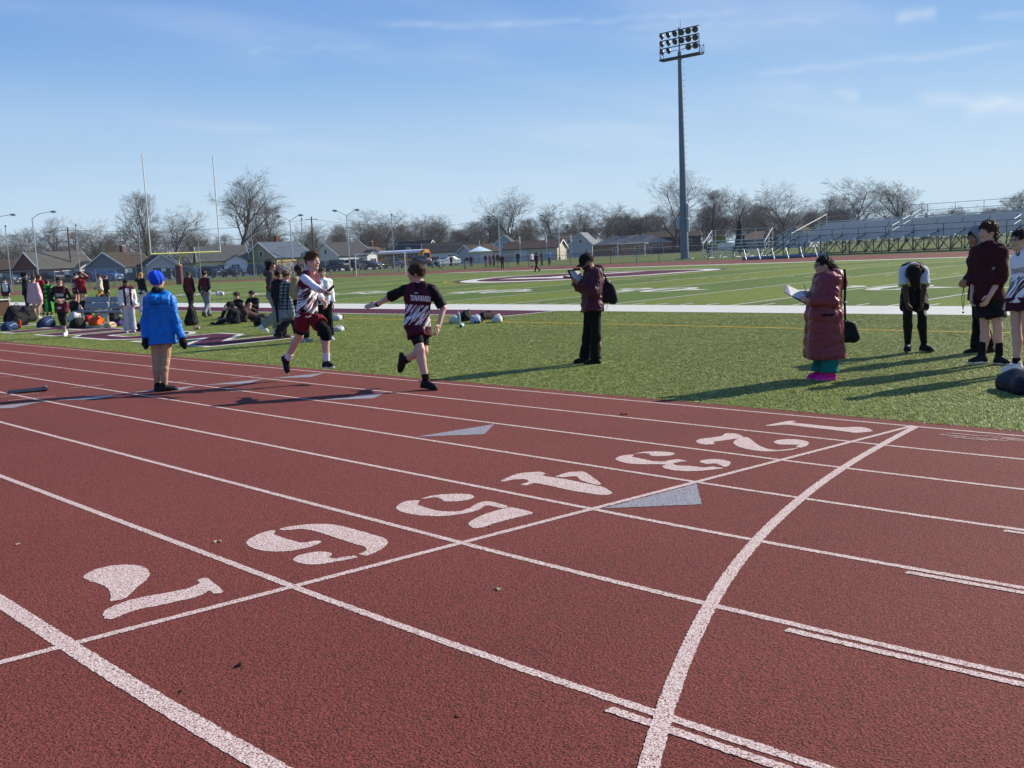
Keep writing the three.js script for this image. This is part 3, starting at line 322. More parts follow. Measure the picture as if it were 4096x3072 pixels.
// loose tips standing off the mass of hair
function strandGeo(style, c) { return memo('strand' + style + c, () => { const g = hairGeo(style, c), p = g.attributes.position, n = g.attributes.normal, r = rng(style.length * 91), pos = [], idx = []; for (let i = 0; i < 1300; i++) { const v = Math.floor(r() * p.count), P = V(p.getX(v), p.getY(v), p.getZ(v)), N = V(n.getX(v), n.getY(v), n.getZ(v)); if (P.y < -0.05 && P.z > -0.02) continue; const d = N.multiplyScalar(0.45).add(V((r() - 0.5) * 0.9, -0.35 + r() * 0.5, (r() - 0.5) * 0.9 - 0.15)).normalize(), l = 0.012 + r() * 0.022, s = V(d.z, 0.2, -d.x).normalize().multiplyScalar(0.0022), k = pos.length / 3, Q = P.clone().addScaledVector(d, l * 0.6).add(V(0, 0.002, 0)), T = P.clone().addScaledVector(d, l).add(V(0, -0.006, 0)); pos.push(P.x - s.x, P.y - s.y, P.z - s.z, P.x + s.x, P.y + s.y, P.z + s.z, Q.x + s.x * 0.7, Q.y + s.y * 0.7, Q.z + s.z * 0.7, Q.x - s.x * 0.7, Q.y - s.y * 0.7, Q.z - s.z * 0.7, T.x, T.y, T.z); idx.push(k, k + 1, k + 2, k, k + 2, k + 3, k + 3, k + 2, k + 4); } return metreUV(geoFrom(pos, idx)); }); }
// --- skin tones
const skin = t => mat('skin_' + t, { fair: lin(0.52, 0.30, 0.22), pale: lin(0.58, 0.36, 0.28), tan: lin(0.36, 0.19, 0.12), brown: lin(0.14, 0.065, 0.04), dark: lin(0.07, 0.035, 0.024) }[t], 0.55, { vertexColors: true, specularIntensity: 0.5 });
// crumpled cloth: relief of fine creases, in metres
const creaseTex = dataTex(512, (i, j) => { const T = 512 / 16; const f = (a, b, s) => { // tiling ridged noise
    const x = i / 512 * a, y = j / 512 * b, xi = Math.floor(x), yi = Math.floor(y); let fx = x - xi, fy = y - yi; fx = fx * fx * (3 - 2 * fx); fy = fy * fy * (3 - 2 * fy); const q = (u, v) => h3(((u % a) + a) % a, ((v % b) + b) % b, s); return mix(mix(q(xi, yi), q(xi + 1, yi), fx), mix(q(xi, yi + 1), q(xi + 1, yi + 1), fx), fy); }; const v = 0.5 * (1 - Math.abs(2 * f(14, 8, 1) - 1)) + 0.3 * (1 - Math.abs(2 * f(26, 20, 2) - 1)) + 0.2 * f(60, 60, 3); return [255 * v, 255 * v, 255 * v]; }); creaseTex.repeat.set(1 / 0.55, 1 / 0.55);
const strandTex = dataTex(256, (i, j) => { const v = 0.6 * h3(i >> 2, j >> 6, 4) + 0.4 * h3(i >> 1, j >> 4, 7); return [255 * v, 255 * v, 255 * v]; }); strandTex.repeat.set(1 / 0.12, 1 / 0.3);
function metreUV(g) { if (g.attributes.uv) return g; const p = g.attributes.position, uv = new Float32Array(p.count * 2); for (let i = 0; i < p.count; i++) { uv[i * 2] = p.getX(i) * 0.75 + p.getZ(i) * 0.66; uv[i * 2 + 1] = p.getY(i); } g.setAttribute('uv', new THREE.BufferAttribute(uv, 2)); return g; }
const cloth = (hex, rough = 0.88) => mat('cloth_' + hex + rough, hex, rough, { specularIntensity: 0.3, sheen: 0.15, sheenRoughness: 0.6, bumpMap: creaseTex, bumpScale: 0.008 });
// --- default standing skeleton (faces +z, its left is +x), then overrides
function skel(H = 1.75, o = {}) {
  const k = H / 1.75, s = (a) => a.map(v => v * k), w = o.w || 1, J = {
    pel: s([0, 0.96, 0]), chest: s([0, 1.30, 0.01]), neck: s([0, 1.47, -0.005]), head: s([0, 1.635, 0.02]),
    shL: s([0.165 * w, 1.425, 0]), elL: s([0.215 * w, 1.13, -0.02]), wrL: s([0.225 * w, 0.885, 0.05]), shR: s([-0.165 * w, 1.425, 0]), elR: s([-0.215 * w, 1.13, -0.02]), wrR: s([-0.225 * w, 0.885, 0.05]),
    hiL: s([0.09, 0.92, 0]), knL: s([0.10, 0.49, 0.02]), anL: s([0.105, 0.085, -0.02]), hiR: s([-0.09, 0.92, 0]), knR: s([-0.10, 0.49, 0.02]), anR: s([-0.105, 0.085, -0.02]),
    toL: [0.12, 0, 1], toR: [-0.12, 0, 1], face: [0, 0, 1], up: [0, 1, 0], fwd: [0, 0, 1], k, H };
  for (const n in o) if (n !== 'w') J[n] = o[n]; return J;
}
const vec = a => V(a[0], a[1], a[2]);
function basis(z, y) { const Z = vec(z).normalize(), X = vec(y).cross(Z).normalize(), Y = Z.clone().cross(X); return new THREE.Matrix4().makeBasis(X, Y, Z); }
const lerp3 = (a, b, t) => [mix(a[0], b[0], t), mix(a[1], b[1], t), mix(a[2], b[2], t)], add3 = (a, b, t = 1) => [a[0] + b[0] * t, a[1] + b[1] * t, a[2] + b[2] * t];
// core, arm and leg bones inflated by off; opt cuts the garment
function torsoBones(J, off, g = 1, top = 1, bot = 0) { // ellipse-like torso from two parallel bones each side
  const lat = vec(J.shL).sub(vec(J.shR)).normalize(), latH = vec(J.hiL).sub(vec(J.hiR)).normalize(), k = J.k, B = []; const L = (p, d, v) => [p[0] + v.x * d, p[1] + v.y * d, p[2] + v.z * d];
  const waist = lerp3(J.pel, J.chest, 0.42);
  for (const s of [-1, 1]) { B.push({ a: L(J.pel, s * 0.058 * k * g, latH), b: L(waist, s * 0.048 * k * g, lat), r: 0.086 * k * g + off, s: 0.074 * k * g + off }, { a: L(waist, s * 0.048 * k * g, lat), b: L(J.chest, s * 0.068 * k * g, lat), r: 0.074 * k * g + off, s: 0.084 * k * g + off }, { a: L(J.chest, s * 0.068 * k, lat), b: L(lerp3(J.shL, J.shR, 0.5), s * 0.075 * k, lat), r: 0.084 * k * g + off, s: 0.048 * k + off }); }
  if (top) B.push({ a: J.shL, b: J.neck, r: 0.044 * k + off, s: 0.050 * k + off * 0.7 }, { a: J.shR, b: J.neck, r: 0.044 * k + off, s: 0.050 * k + off * 0.7 }); return B;
}
const armBones = (J, S, off, g = 1, frac = 2, flare = 0) => { const k = J.k, sh = J['sh' + S], el = J['el' + S], wr = J['wr' + S]; if (frac <= 1) return [{ a: sh, b: lerp3(sh, el, frac), r: 0.049 * k * g + off, s: 0.046 * k * g + off + flare, cb: 1 }]; return [{ a: sh, b: el, r: 0.048 * k * g + off, s: 0.040 * k * g + off }, { a: el, b: lerp3(el, wr, Math.min(1, frac - 1)), r: 0.040 * k * g + off, s: mix(0.040, 0.028, Math.min(1, frac - 1)) * k * g + off + flare, cb: frac < 2.5 && off > 0 }]; };
const legBones = (J, S, off, g = 1, frac = 2, flare = 0) => { const k = J.k, hi = J['hi' + S], kn = J['kn' + S], an = J['an' + S]; if (frac <= 1) return [{ a: hi, b: lerp3(hi, kn, frac), r: 0.086 * k * g + off, s: mix(0.086, 0.056, frac) * k * g + off + flare, cb: 1 }]; const e = lerp3(kn, an, Math.min(1, frac - 1)); const B = [{ a: hi, b: kn, r: 0.082 * k * g + off, s: 0.054 * k * g + off }]; if (off > 0 && flare) B.push({ a: kn, b: e, r: 0.058 * k * g + off, s: 0.046 * k * g + off + flare, cb: 1 }); else { const c = lerp3(kn, an, 0.32), fx = vec(an).sub(vec(kn)).normalize(), back = vec(J['to' + S]).multiplyScalar(-0.018 * k); const cm = [c[0] + back.x, c[1] + back.y, c[2] + back.z]; B.push({ a: kn, b: cm, r: 0.054 * k * g + off, s: 0.058 * k * g + off }, { a: cm, b: e, r: 0.058 * k * g + off, s: mix(0.058, 0.036, Math.min(1, frac - 1)) * k * g + off, cb: off > 0 && frac < 2 }); } return B; };
function bounds(B, pad) { const lo = [1e9, 1e9, 1e9], hi = [-1e9, -1e9, -1e9]; for (const o of B) for (const p of [o.a, o.b]) for (let i = 0; i < 3; i++) { const r = Math.max(o.r, o.s ?? o.r) + pad; lo[i] = Math.min(lo[i], p[i] - r); hi[i] = Math.max(hi[i], p[i] + r); } return [lo, hi]; }
function solid(core, limbs, c, o = {}) { // core blended with each limb, limbs never web together
  const fc = core.length ? capsules(core) : null, fl = limbs.map(capsules), kk = o.k || 0.06, all = [...core, ...limbs.flat()], [lo, hi] = bounds(all, 0.04); const am = o.fold || 0, fr = o.freq || 14, sd = o.seed || 0, cuts = o.cuts || [], ridge = o.ridge;
  const f = (x, y, z) => { let d = 1e9; const a = fc ? fc(x, y, z, 0.05) : 1e9; if (!fl.length) d = a; for (const l of fl) d = Math.min(d, fc ? smin(a, l(x, y, z, 0.02), kk) : l(x, y, z, 0.02)); if (am && d < 0.12 && d > -0.12) { const w = 0.35 * noise(x * 5 + sd, y * 5, z * 5); d += am * (1.3 * (fbm(x * fr + sd, y * fr * 0.5 + 3, z * fr + sd, 2) - 0.4) + 1.5 * (Math.abs(noise(x * fr * 0.8 + w * 9, y * fr * 0.75 + sd + w * 7, z * fr * 0.8) - 0.5) - 0.22)); } if (ridge && d < 0.12 && d > -0.12) d += ridge(x, y, z); for (const q of cuts) d = Math.max(d, (x - q[0]) * q[3] + (y - q[1]) * q[4] + (z - q[2]) * q[5]); return d; };
  return metreUV(nets(f, lo, hi, c, am * 2 + (o.slack || 0)));
}
function planarUV(g, J, front) { // printed cloth: front half of the picture in u 0-.5, back half in .5-1
  const n = g.toNonIndexed(), p = n.attributes.position, nr = g.attributes.normal ? n.attributes.normal : null, uv = new Float32Array(p.count * 2); const F = vec(front || J.fwd).normalize(), A = vec(J.neck).sub(vec(J.pel)).normalize(), X = A.clone().cross(F).normalize(), O = vec(J.pel), k = J.k;
  for (let t = 0; t < p.count; t += 3) { let s = 0; for (let i = 0; i < 3; i++) s += nr.getX(t + i) * F.x + nr.getY(t + i) * F.y + nr.getZ(t + i) * F.z; for (let i = 0; i < 3; i++) { const q = V(p.getX(t + i), p.getY(t + i), p.getZ(t + i)).sub(O); const u = Math.min(0.999, Math.max(0.001, q.dot(X) / (0.62 * k) + 0.5)), v = (q.dot(A) / k + 0.2) / 0.8; uv[(t + i) * 2] = s >= 0 ? u * 0.5 : 0.5 + (1 - u) * 0.5; uv[(t + i) * 2 + 1] = Math.min(0.999, Math.max(0.001, v)); } }
  n.setAttribute('uv', new THREE.BufferAttribute(uv, 2)); return n;
}
// --- one person. o: J, tone, cell, hair:[style, hex], wear: list of garments, hands:{L,R: [kind, dir?, palm?]}, shoes: [upper, sole] hex
function person(o, label, pos, turn, group) {
  const J = o.J, c = o.c || 0.016, k = J.k, root = thing('person', label, 'person', pos, turn, group), sk = skin(o.tone || 'fair'), g = o.g || 1;
  const hc = c < 0.014 ? 0.0038 : c < 0.022 ? 0.0068 : 0.014, dn = c < 0.014 ? 0.0042 : c < 0.022 ? 0.007 : 0.012;
  const bodyG = colored(solid(torsoBones(J, 0, g).concat([{ a: J.neck, b: lerp3(J.neck, J.head, 0.6), r: 0.055 * k, s: 0.05 * k }]), [armBones(J, 'L', 0, g), armBones(J, 'R', 0, g), legBones(J, 'L', 0, g), legBones(J, 'R', 0, g)], c));
  const hm = basis(J.face, J.up); hm.scale(V(k, k, k)); hm.setPosition(vec(J.head)); const gs = [bodyG, headGeo(hc).clone().applyMatrix4(hm)];
  for (const S of ['L', 'R']) { const h = (o.hands && o.hands[S]) || ['relaxed'], d = h[1] ? vec(h[1]) : vec(J['wr' + S]).sub(vec(J['el' + S])).normalize(), lat = vec(J.shL).sub(vec(J.shR)).normalize().multiplyScalar(S === 'L' ? 1 : -1); let palm = h[2] ? vec(h[2]) : lat.clone().multiplyScalar(-1); // palm direction
    const Z = d.clone().normalize(), Y = palm.clone().multiplyScalar(-1).addScaledVector(Z, palm.dot(Z)).normalize(), X = Y.clone().cross(Z); let thumb = X; // thumb should point forward / up
    const want = h[3] ? vec(h[3]) : vec(J.fwd); const m = new THREE.Matrix4().makeBasis(X, Y, Z); const hg = handGeo(h[0], dn).clone(); if (thumb.dot(want) < 0) { hg.scale(-1, 1, 1); const ix = hg.index.array; for (let i = 0; i < ix.length; i += 3) { const a = ix[i]; ix[i] = ix[i + 1]; ix[i + 1] = a; } hg.computeVertexNormals(); } m.scale(V(k, k, k)); m.setPosition(vec(J['wr' + S])); gs.push(hg.applyMatrix4(m)); }
  for (const q of gs) if (q.attributes.uv) q.deleteAttribute('uv');
  part('body', mergeGeometries(gs), sk, root);
  const onHead = (name, style, m, cc = hc * (c < 0.014 ? 1.1 : 1)) => { const q = part(name, hairGeo(style, cc), m, root); q.applyMatrix4(hm); return q; };
  if (o.hair) { const hh = onHead('hair', o.hair[0], mat('hair_' + o.hair[1], o.hair[1], 0.55, { specularIntensity: 0.5, bumpMap: strandTex, bumpScale: 0.006 })); if (c < 0.0125) { const st = part('hair_strands', strandGeo(o.hair[0], hc * 1.1), hh.material, hh); st.userData.kind = 'stuff'; } }
  for (const [name, style, hex, ro] of o.headwear || []) onHead(name, style, cloth(hex, ro || 0.85));
  for (const w of o.wear || []) w(root, J, c, g);
  if (o.shoes) for (const S of ['L', 'R']) { const f = J['to' + S], m = basis(f, J['su' + S] || [0, 1, 0]); m.scale(V(k, k, k)); m.setPosition(vec(J['an' + S])); const sc = c < 0.014 ? 0.005 : c < 0.022 ? 0.008 : 0.016; const s = part('shoe', shoeGeo(sc, 'upper'), cloth(o.shoes[0], 0.6), root); s.applyMatrix4(m); part('sole', shoeGeo(sc, 'sole'), cloth(o.shoes[1], 0.7), s); if (o.socks) { const an = vec(J['an' + S]), kn = vec(J['kn' + S]), q = an.clone().lerp(kn, o.socks[1] || 0.28); part('sock', bar([an.x, an.y, an.z], [q.x, q.y, q.z], 0.045 * k, 0.05 * k, 14), cloth(o.socks[0]), root); } }
  if (o.more) o.more(root, J, k, hm);
  return root;
}
// garments
const top = (name, m, { off = 0.014, sleeve = 2, hem = 0.12, flare = 0, fold = 0.012, g2 = 1, low = 0.02, neckCut = 0.065, both = 1 } = {}) => (root, J, c, g) => {
  const A = vec(J.neck).sub(vec(J.pel)).normalize(), core = torsoBones(J, off, g * g2), hp = add3(J.pel, [A.x, A.y, A.z], -hem * J.k), lat = vec(J.hiL).sub(vec(J.hiR)).normalize(); for (const s of [-1, 1]) core.push({ a: add3(J.pel, [lat.x, lat.y, lat.z], s * 0.06 * g), b: add3(add3(J.pel, [A.x, A.y, A.z], -hem * J.k - 0.05), [lat.x, lat.y, lat.z], s * 0.06 * g), r: 0.09 * J.k * g * g2 + off, s: 0.094 * J.k * g * g2 + off + low });
  const limbs = sleeve > 0 ? [armBones(J, 'L', off, g, sleeve, flare), armBones(J, 'R', off, g, sleeve, flare)] : []; const nk = add3(J.neck, [A.x, A.y, A.z], neckCut * J.k);
  let geo = solid(core, limbs, c, { fold, seed: J.H * 31 + off * 99, cuts: [[...hp, -A.x, -A.y, -A.z], [...nk, A.x, A.y, A.z]], k: 0.03 }); if (m.map) geo = planarUV(geo, J, J.chestF); return part(name, geo, m, root);
};
const vest = (name, m, { off = 0.02, hem = 0.13, fold = 0.01, low = 0.02 } = {}) => (root, J, c, g) => { // sleeveless running top
  const A = vec(J.neck).sub(vec(J.pel)).normalize(), k = J.k, core = torsoBones(J, off, g, 0), lat = vec(J.shL).sub(vec(J.shR)).normalize(), hl = vec(J.hiL).sub(vec(J.hiR)).normalize(), hp = add3(J.pel, [A.x, A.y, A.z], -hem * k), nk = add3(J.neck, [A.x, A.y, A.z], 0.02 * k);
  for (const s of [-1, 1]) { core.push({ a: add3(J.pel, [hl.x, hl.y, hl.z], s * 0.06), b: add3(add3(J.pel, [A.x, A.y, A.z], -hem * k - 0.05), [hl.x, hl.y, hl.z], s * 0.06), r: 0.09 * k * g + off, s: 0.094 * k * g + off + low }); core.push({ a: add3(lerp3(J.shL, J.shR, 0.5), [lat.x, lat.y, lat.z], s * 0.085 * k), b: add3(J.neck, [lat.x, lat.y, lat.z], s * 0.055 * k), r: 0.058 * k + off, s: 0.04 * k + off }); }
  let geo = solid(core, [], c, { fold, seed: J.H * 17, cuts: [[...hp, -A.x, -A.y, -A.z], [...nk, A.x, A.y, A.z]] }); if (m.map) geo = planarUV(geo, J, J.chestF); return part(name, geo, m, root);
};
const bottoms = (name, m, { off = 0.012, len = 2, flare = 0, fold = 0.01, rise = 0.07, g2 = 1 } = {}) => (root, J, c, g) => {
  const A = vec(J.chest).sub(vec(J.pel)).normalize(), lat = vec(J.hiL).sub(vec(J.hiR)).normalize(), core = []; for (const s of [-1, 1]) core.push({ a: add3(J.pel, [lat.x, lat.y, lat.z], s * 0.062 * g), b: add3(add3(J.pel, [A.x, A.y, A.z], 0.1), [lat.x, lat.y, lat.z], s * 0.058 * g), r: 0.088 * J.k * g * g2 + off, s: 0.082 * J.k * g * g2 + off }, { a: J.pel, b: J['hi' + (s > 0 ? 'L' : 'R')], r: 0.082 * J.k * g + off });
  const tp = add3(J.pel, [A.x, A.y, A.z], rise * J.k); const geo = solid(core, [legBones(J, 'L', off, g * g2, len, flare), legBones(J, 'R', off, g * g2, len, flare)], c, { fold, freq: 11, seed: J.H * 7 + len, cuts: [[...tp, A.x, A.y, A.z]], k: 0.04 }); return part(name, geo, m, root);
};
const sleeves = (name, m, from, to, off = 0.008) => (root, J, c, g) => { for (const S of ['L', 'R']) part(name, solid([], [armBones(J, S, off, g, to)], c, { fold: 0.006 }), m, root); };
const legwear = (name, m, S, t0, t1, off = 0.01) => (root, J, c, g) => { const k = J.k, P = t => t <= 1 ? lerp3(J['hi' + S], J['kn' + S], t) : lerp3(J['kn' + S], J['an' + S], t - 1), R = t => (t <= 1 ? mix(0.092, 0.058, t) : t < 1.35 ? 0.06 : mix(0.06, 0.036, (t - 1.35) / 0.65)) * k * g + off; const B = []; const n = 6; for (let i = 0; i < n; i++) { const a = mix(t0, t1, i / n), b = mix(t0, t1, (i + 1) / n); B.push({ a: P(a), b: P(b), r: R(a), s: R(b), ca: i === 0, cb: i === n - 1 }); } part(name, solid([], [B], Math.min(c, 0.012)), m, root); };

// ------------------------------------------------------------------ printed cloth
const jersey = (draw, rough = 0.75) => { const t = canvasTex(1024, 512, draw); const m = new THREE.MeshPhysicalMaterial({ map: t, roughness: rough, specularIntensity: 0.3 }); return m; };
function slashes(g, x0, y0, w, h, n, cols, seed, ang = -0.7, lo = 4, hi = 26) { const r = rng(seed); g.save(); g.beginPath(); g.rect(x0, y0, w, h); g.clip(); for (let i = 0; i < n; i++) { const x = x0 + r() * w, y = y0 + r() * h, l = 60 + r() * 190, t = lo + r() * (hi - lo), a = ang + (r() - 0.5) * 0.35; g.save(); g.translate(x, y); g.rotate(a); g.fillStyle = cols[Math.floor(r() * cols.length)]; g.beginPath(); g.moveTo(-l / 2, 0); g.quadraticCurveTo(-l * 0.1, -t, l / 2, -t * 0.15 * (r() - 0.5)); g.quadraticCurveTo(-l * 0.05, t * 0.5, -l / 2, 0); g.fill(); g.restore(); } g.restore(); }
function chestText(g, txt, cx, y, px, wid, fill, edge) { g.save(); g.font = 'bold ' + px + 'px sans-serif'; g.textAlign = 'center'; g.textBaseline = 'middle'; const m = g.measureText(txt).width || 1; g.translate(cx, y); g.scale(wid / m, 1); g.lineWidth = 6; g.strokeStyle = edge; if (g.strokeText) g.strokeText(txt, 0, 0); g.fillStyle = fill; g.fillText(txt, 0, 0); g.restore(); }
const mJerseyMaroon = jersey((g, W, H) => { g.fillStyle = '#431024'; g.fillRect(0, 0, W, H); for (const o of [0, 512]) { slashes(g, o, 250, 512, 262, 90, ['#d9d3d3', '#b9b2b4', '#8a3a4a', '#e8e4e2'], 5 + o, -0.95, 12, 40); slashes(g, o, 230, 512, 282, 34, ['#3a0c1e', '#541728', '#2c2a33'], 9 + o, -0.75); slashes(g, o, 350, 512, 162, 50, ['#e8e4e2', '#cfc8c8', '#4a1424'], 15 + o, -0.8); } chestText(g, 'TONAWANDA', 262, 196, 62, 215, '#f2efee', '#431024'); g.fillStyle = '#f2efee'; g.fillRect(196, 150, 12, 8); g.fillRect(214, 150, 12, 8); });
const mJerseyStreak = jersey((g, W, H) => { g.fillStyle = '#541a2e'; g.fillRect(0, 0, W, H); for (const o of [0, 512]) { slashes(g, o, 200, 512, 312, 150, ['#e9e6e4', '#cfc9c9', '#f4f2f0', '#a89aa0'], 21 + o, -0.75, 10, 42); slashes(g, o, 170, 512, 330, 56, ['#4b1426', '#3a1020', '#6a2438', '#2b2730'], 25 + o, -0.72, 5, 22); } });
const mJerseyWhite = jersey((g, W, H) => { g.fillStyle = '#e9e9ec'; g.fillRect(0, 0, W, H); for (const o of [0, 512]) { slashes(g, o, 250, 512, 262, 70, ['#2e2a38', '#4a1830', '#8b8790', '#3c3444'], 31 + o, -0.7, 8, 30); } chestText(g, 'TONAWANDA', 250, 200, 58, 190, '#4a1526', '#e9e9ec'); });
const mJerseyBoy = jersey((g, W, H) => { g.fillStyle = '#d5d2d4'; g.fillRect(0, 0, W, H); g.fillStyle = '#471527'; g.fillRect(0, 0, W, 170); g.fillStyle = '#15131a'; g.fillRect(0, 170, W, 110); for (const o of [0, 512]) slashes(g, o, 260, 512, 252, 40, ['#8a8890', '#5d2236', '#b7b3b8', '#f0eeee'], 41 + o, -0.9); chestText(g, 'TONAW', 256, 210, 80, 190, '#f2efee', '#15131a'); });
const mRaglan = jersey((g, W, H) => { g.fillStyle = '#d9dade'; g.fillRect(0, 0, W, H); for (const o of [0, 512]) slashes(g, o, 260, 512, 252, 30, ['#555862', '#2c3040', '#8d9098'], 51 + o, -0.9); });
const mHoodieMark = jersey((g, W, H) => { g.fillStyle = '#3a171d'; g.fillRect(0, 0, W, H); g.save(); g.translate(325, 165); g.fillStyle = '#e8e4e2'; g.beginPath(); g.moveTo(-20, 2); g.quadraticCurveTo(-14, 14, 22, -8); g.quadraticCurveTo(-8, 6, -20, 2); g.fill(); g.font = 'bold 13px sans-serif'; g.fillText('NIKE', -16, -4); g.restore(); }, 0.9);
const mWhitePrint = jersey((g, W, H) => { g.fillStyle = '#e6e6ea'; g.fillRect(0, 0, W, H); g.fillStyle = '#d8506a'; for (const [x, y] of [[215, 150], [235, 140], [275, 140], [292, 152]]) g.fillRect(x, y, 9, 46); }, 0.9);
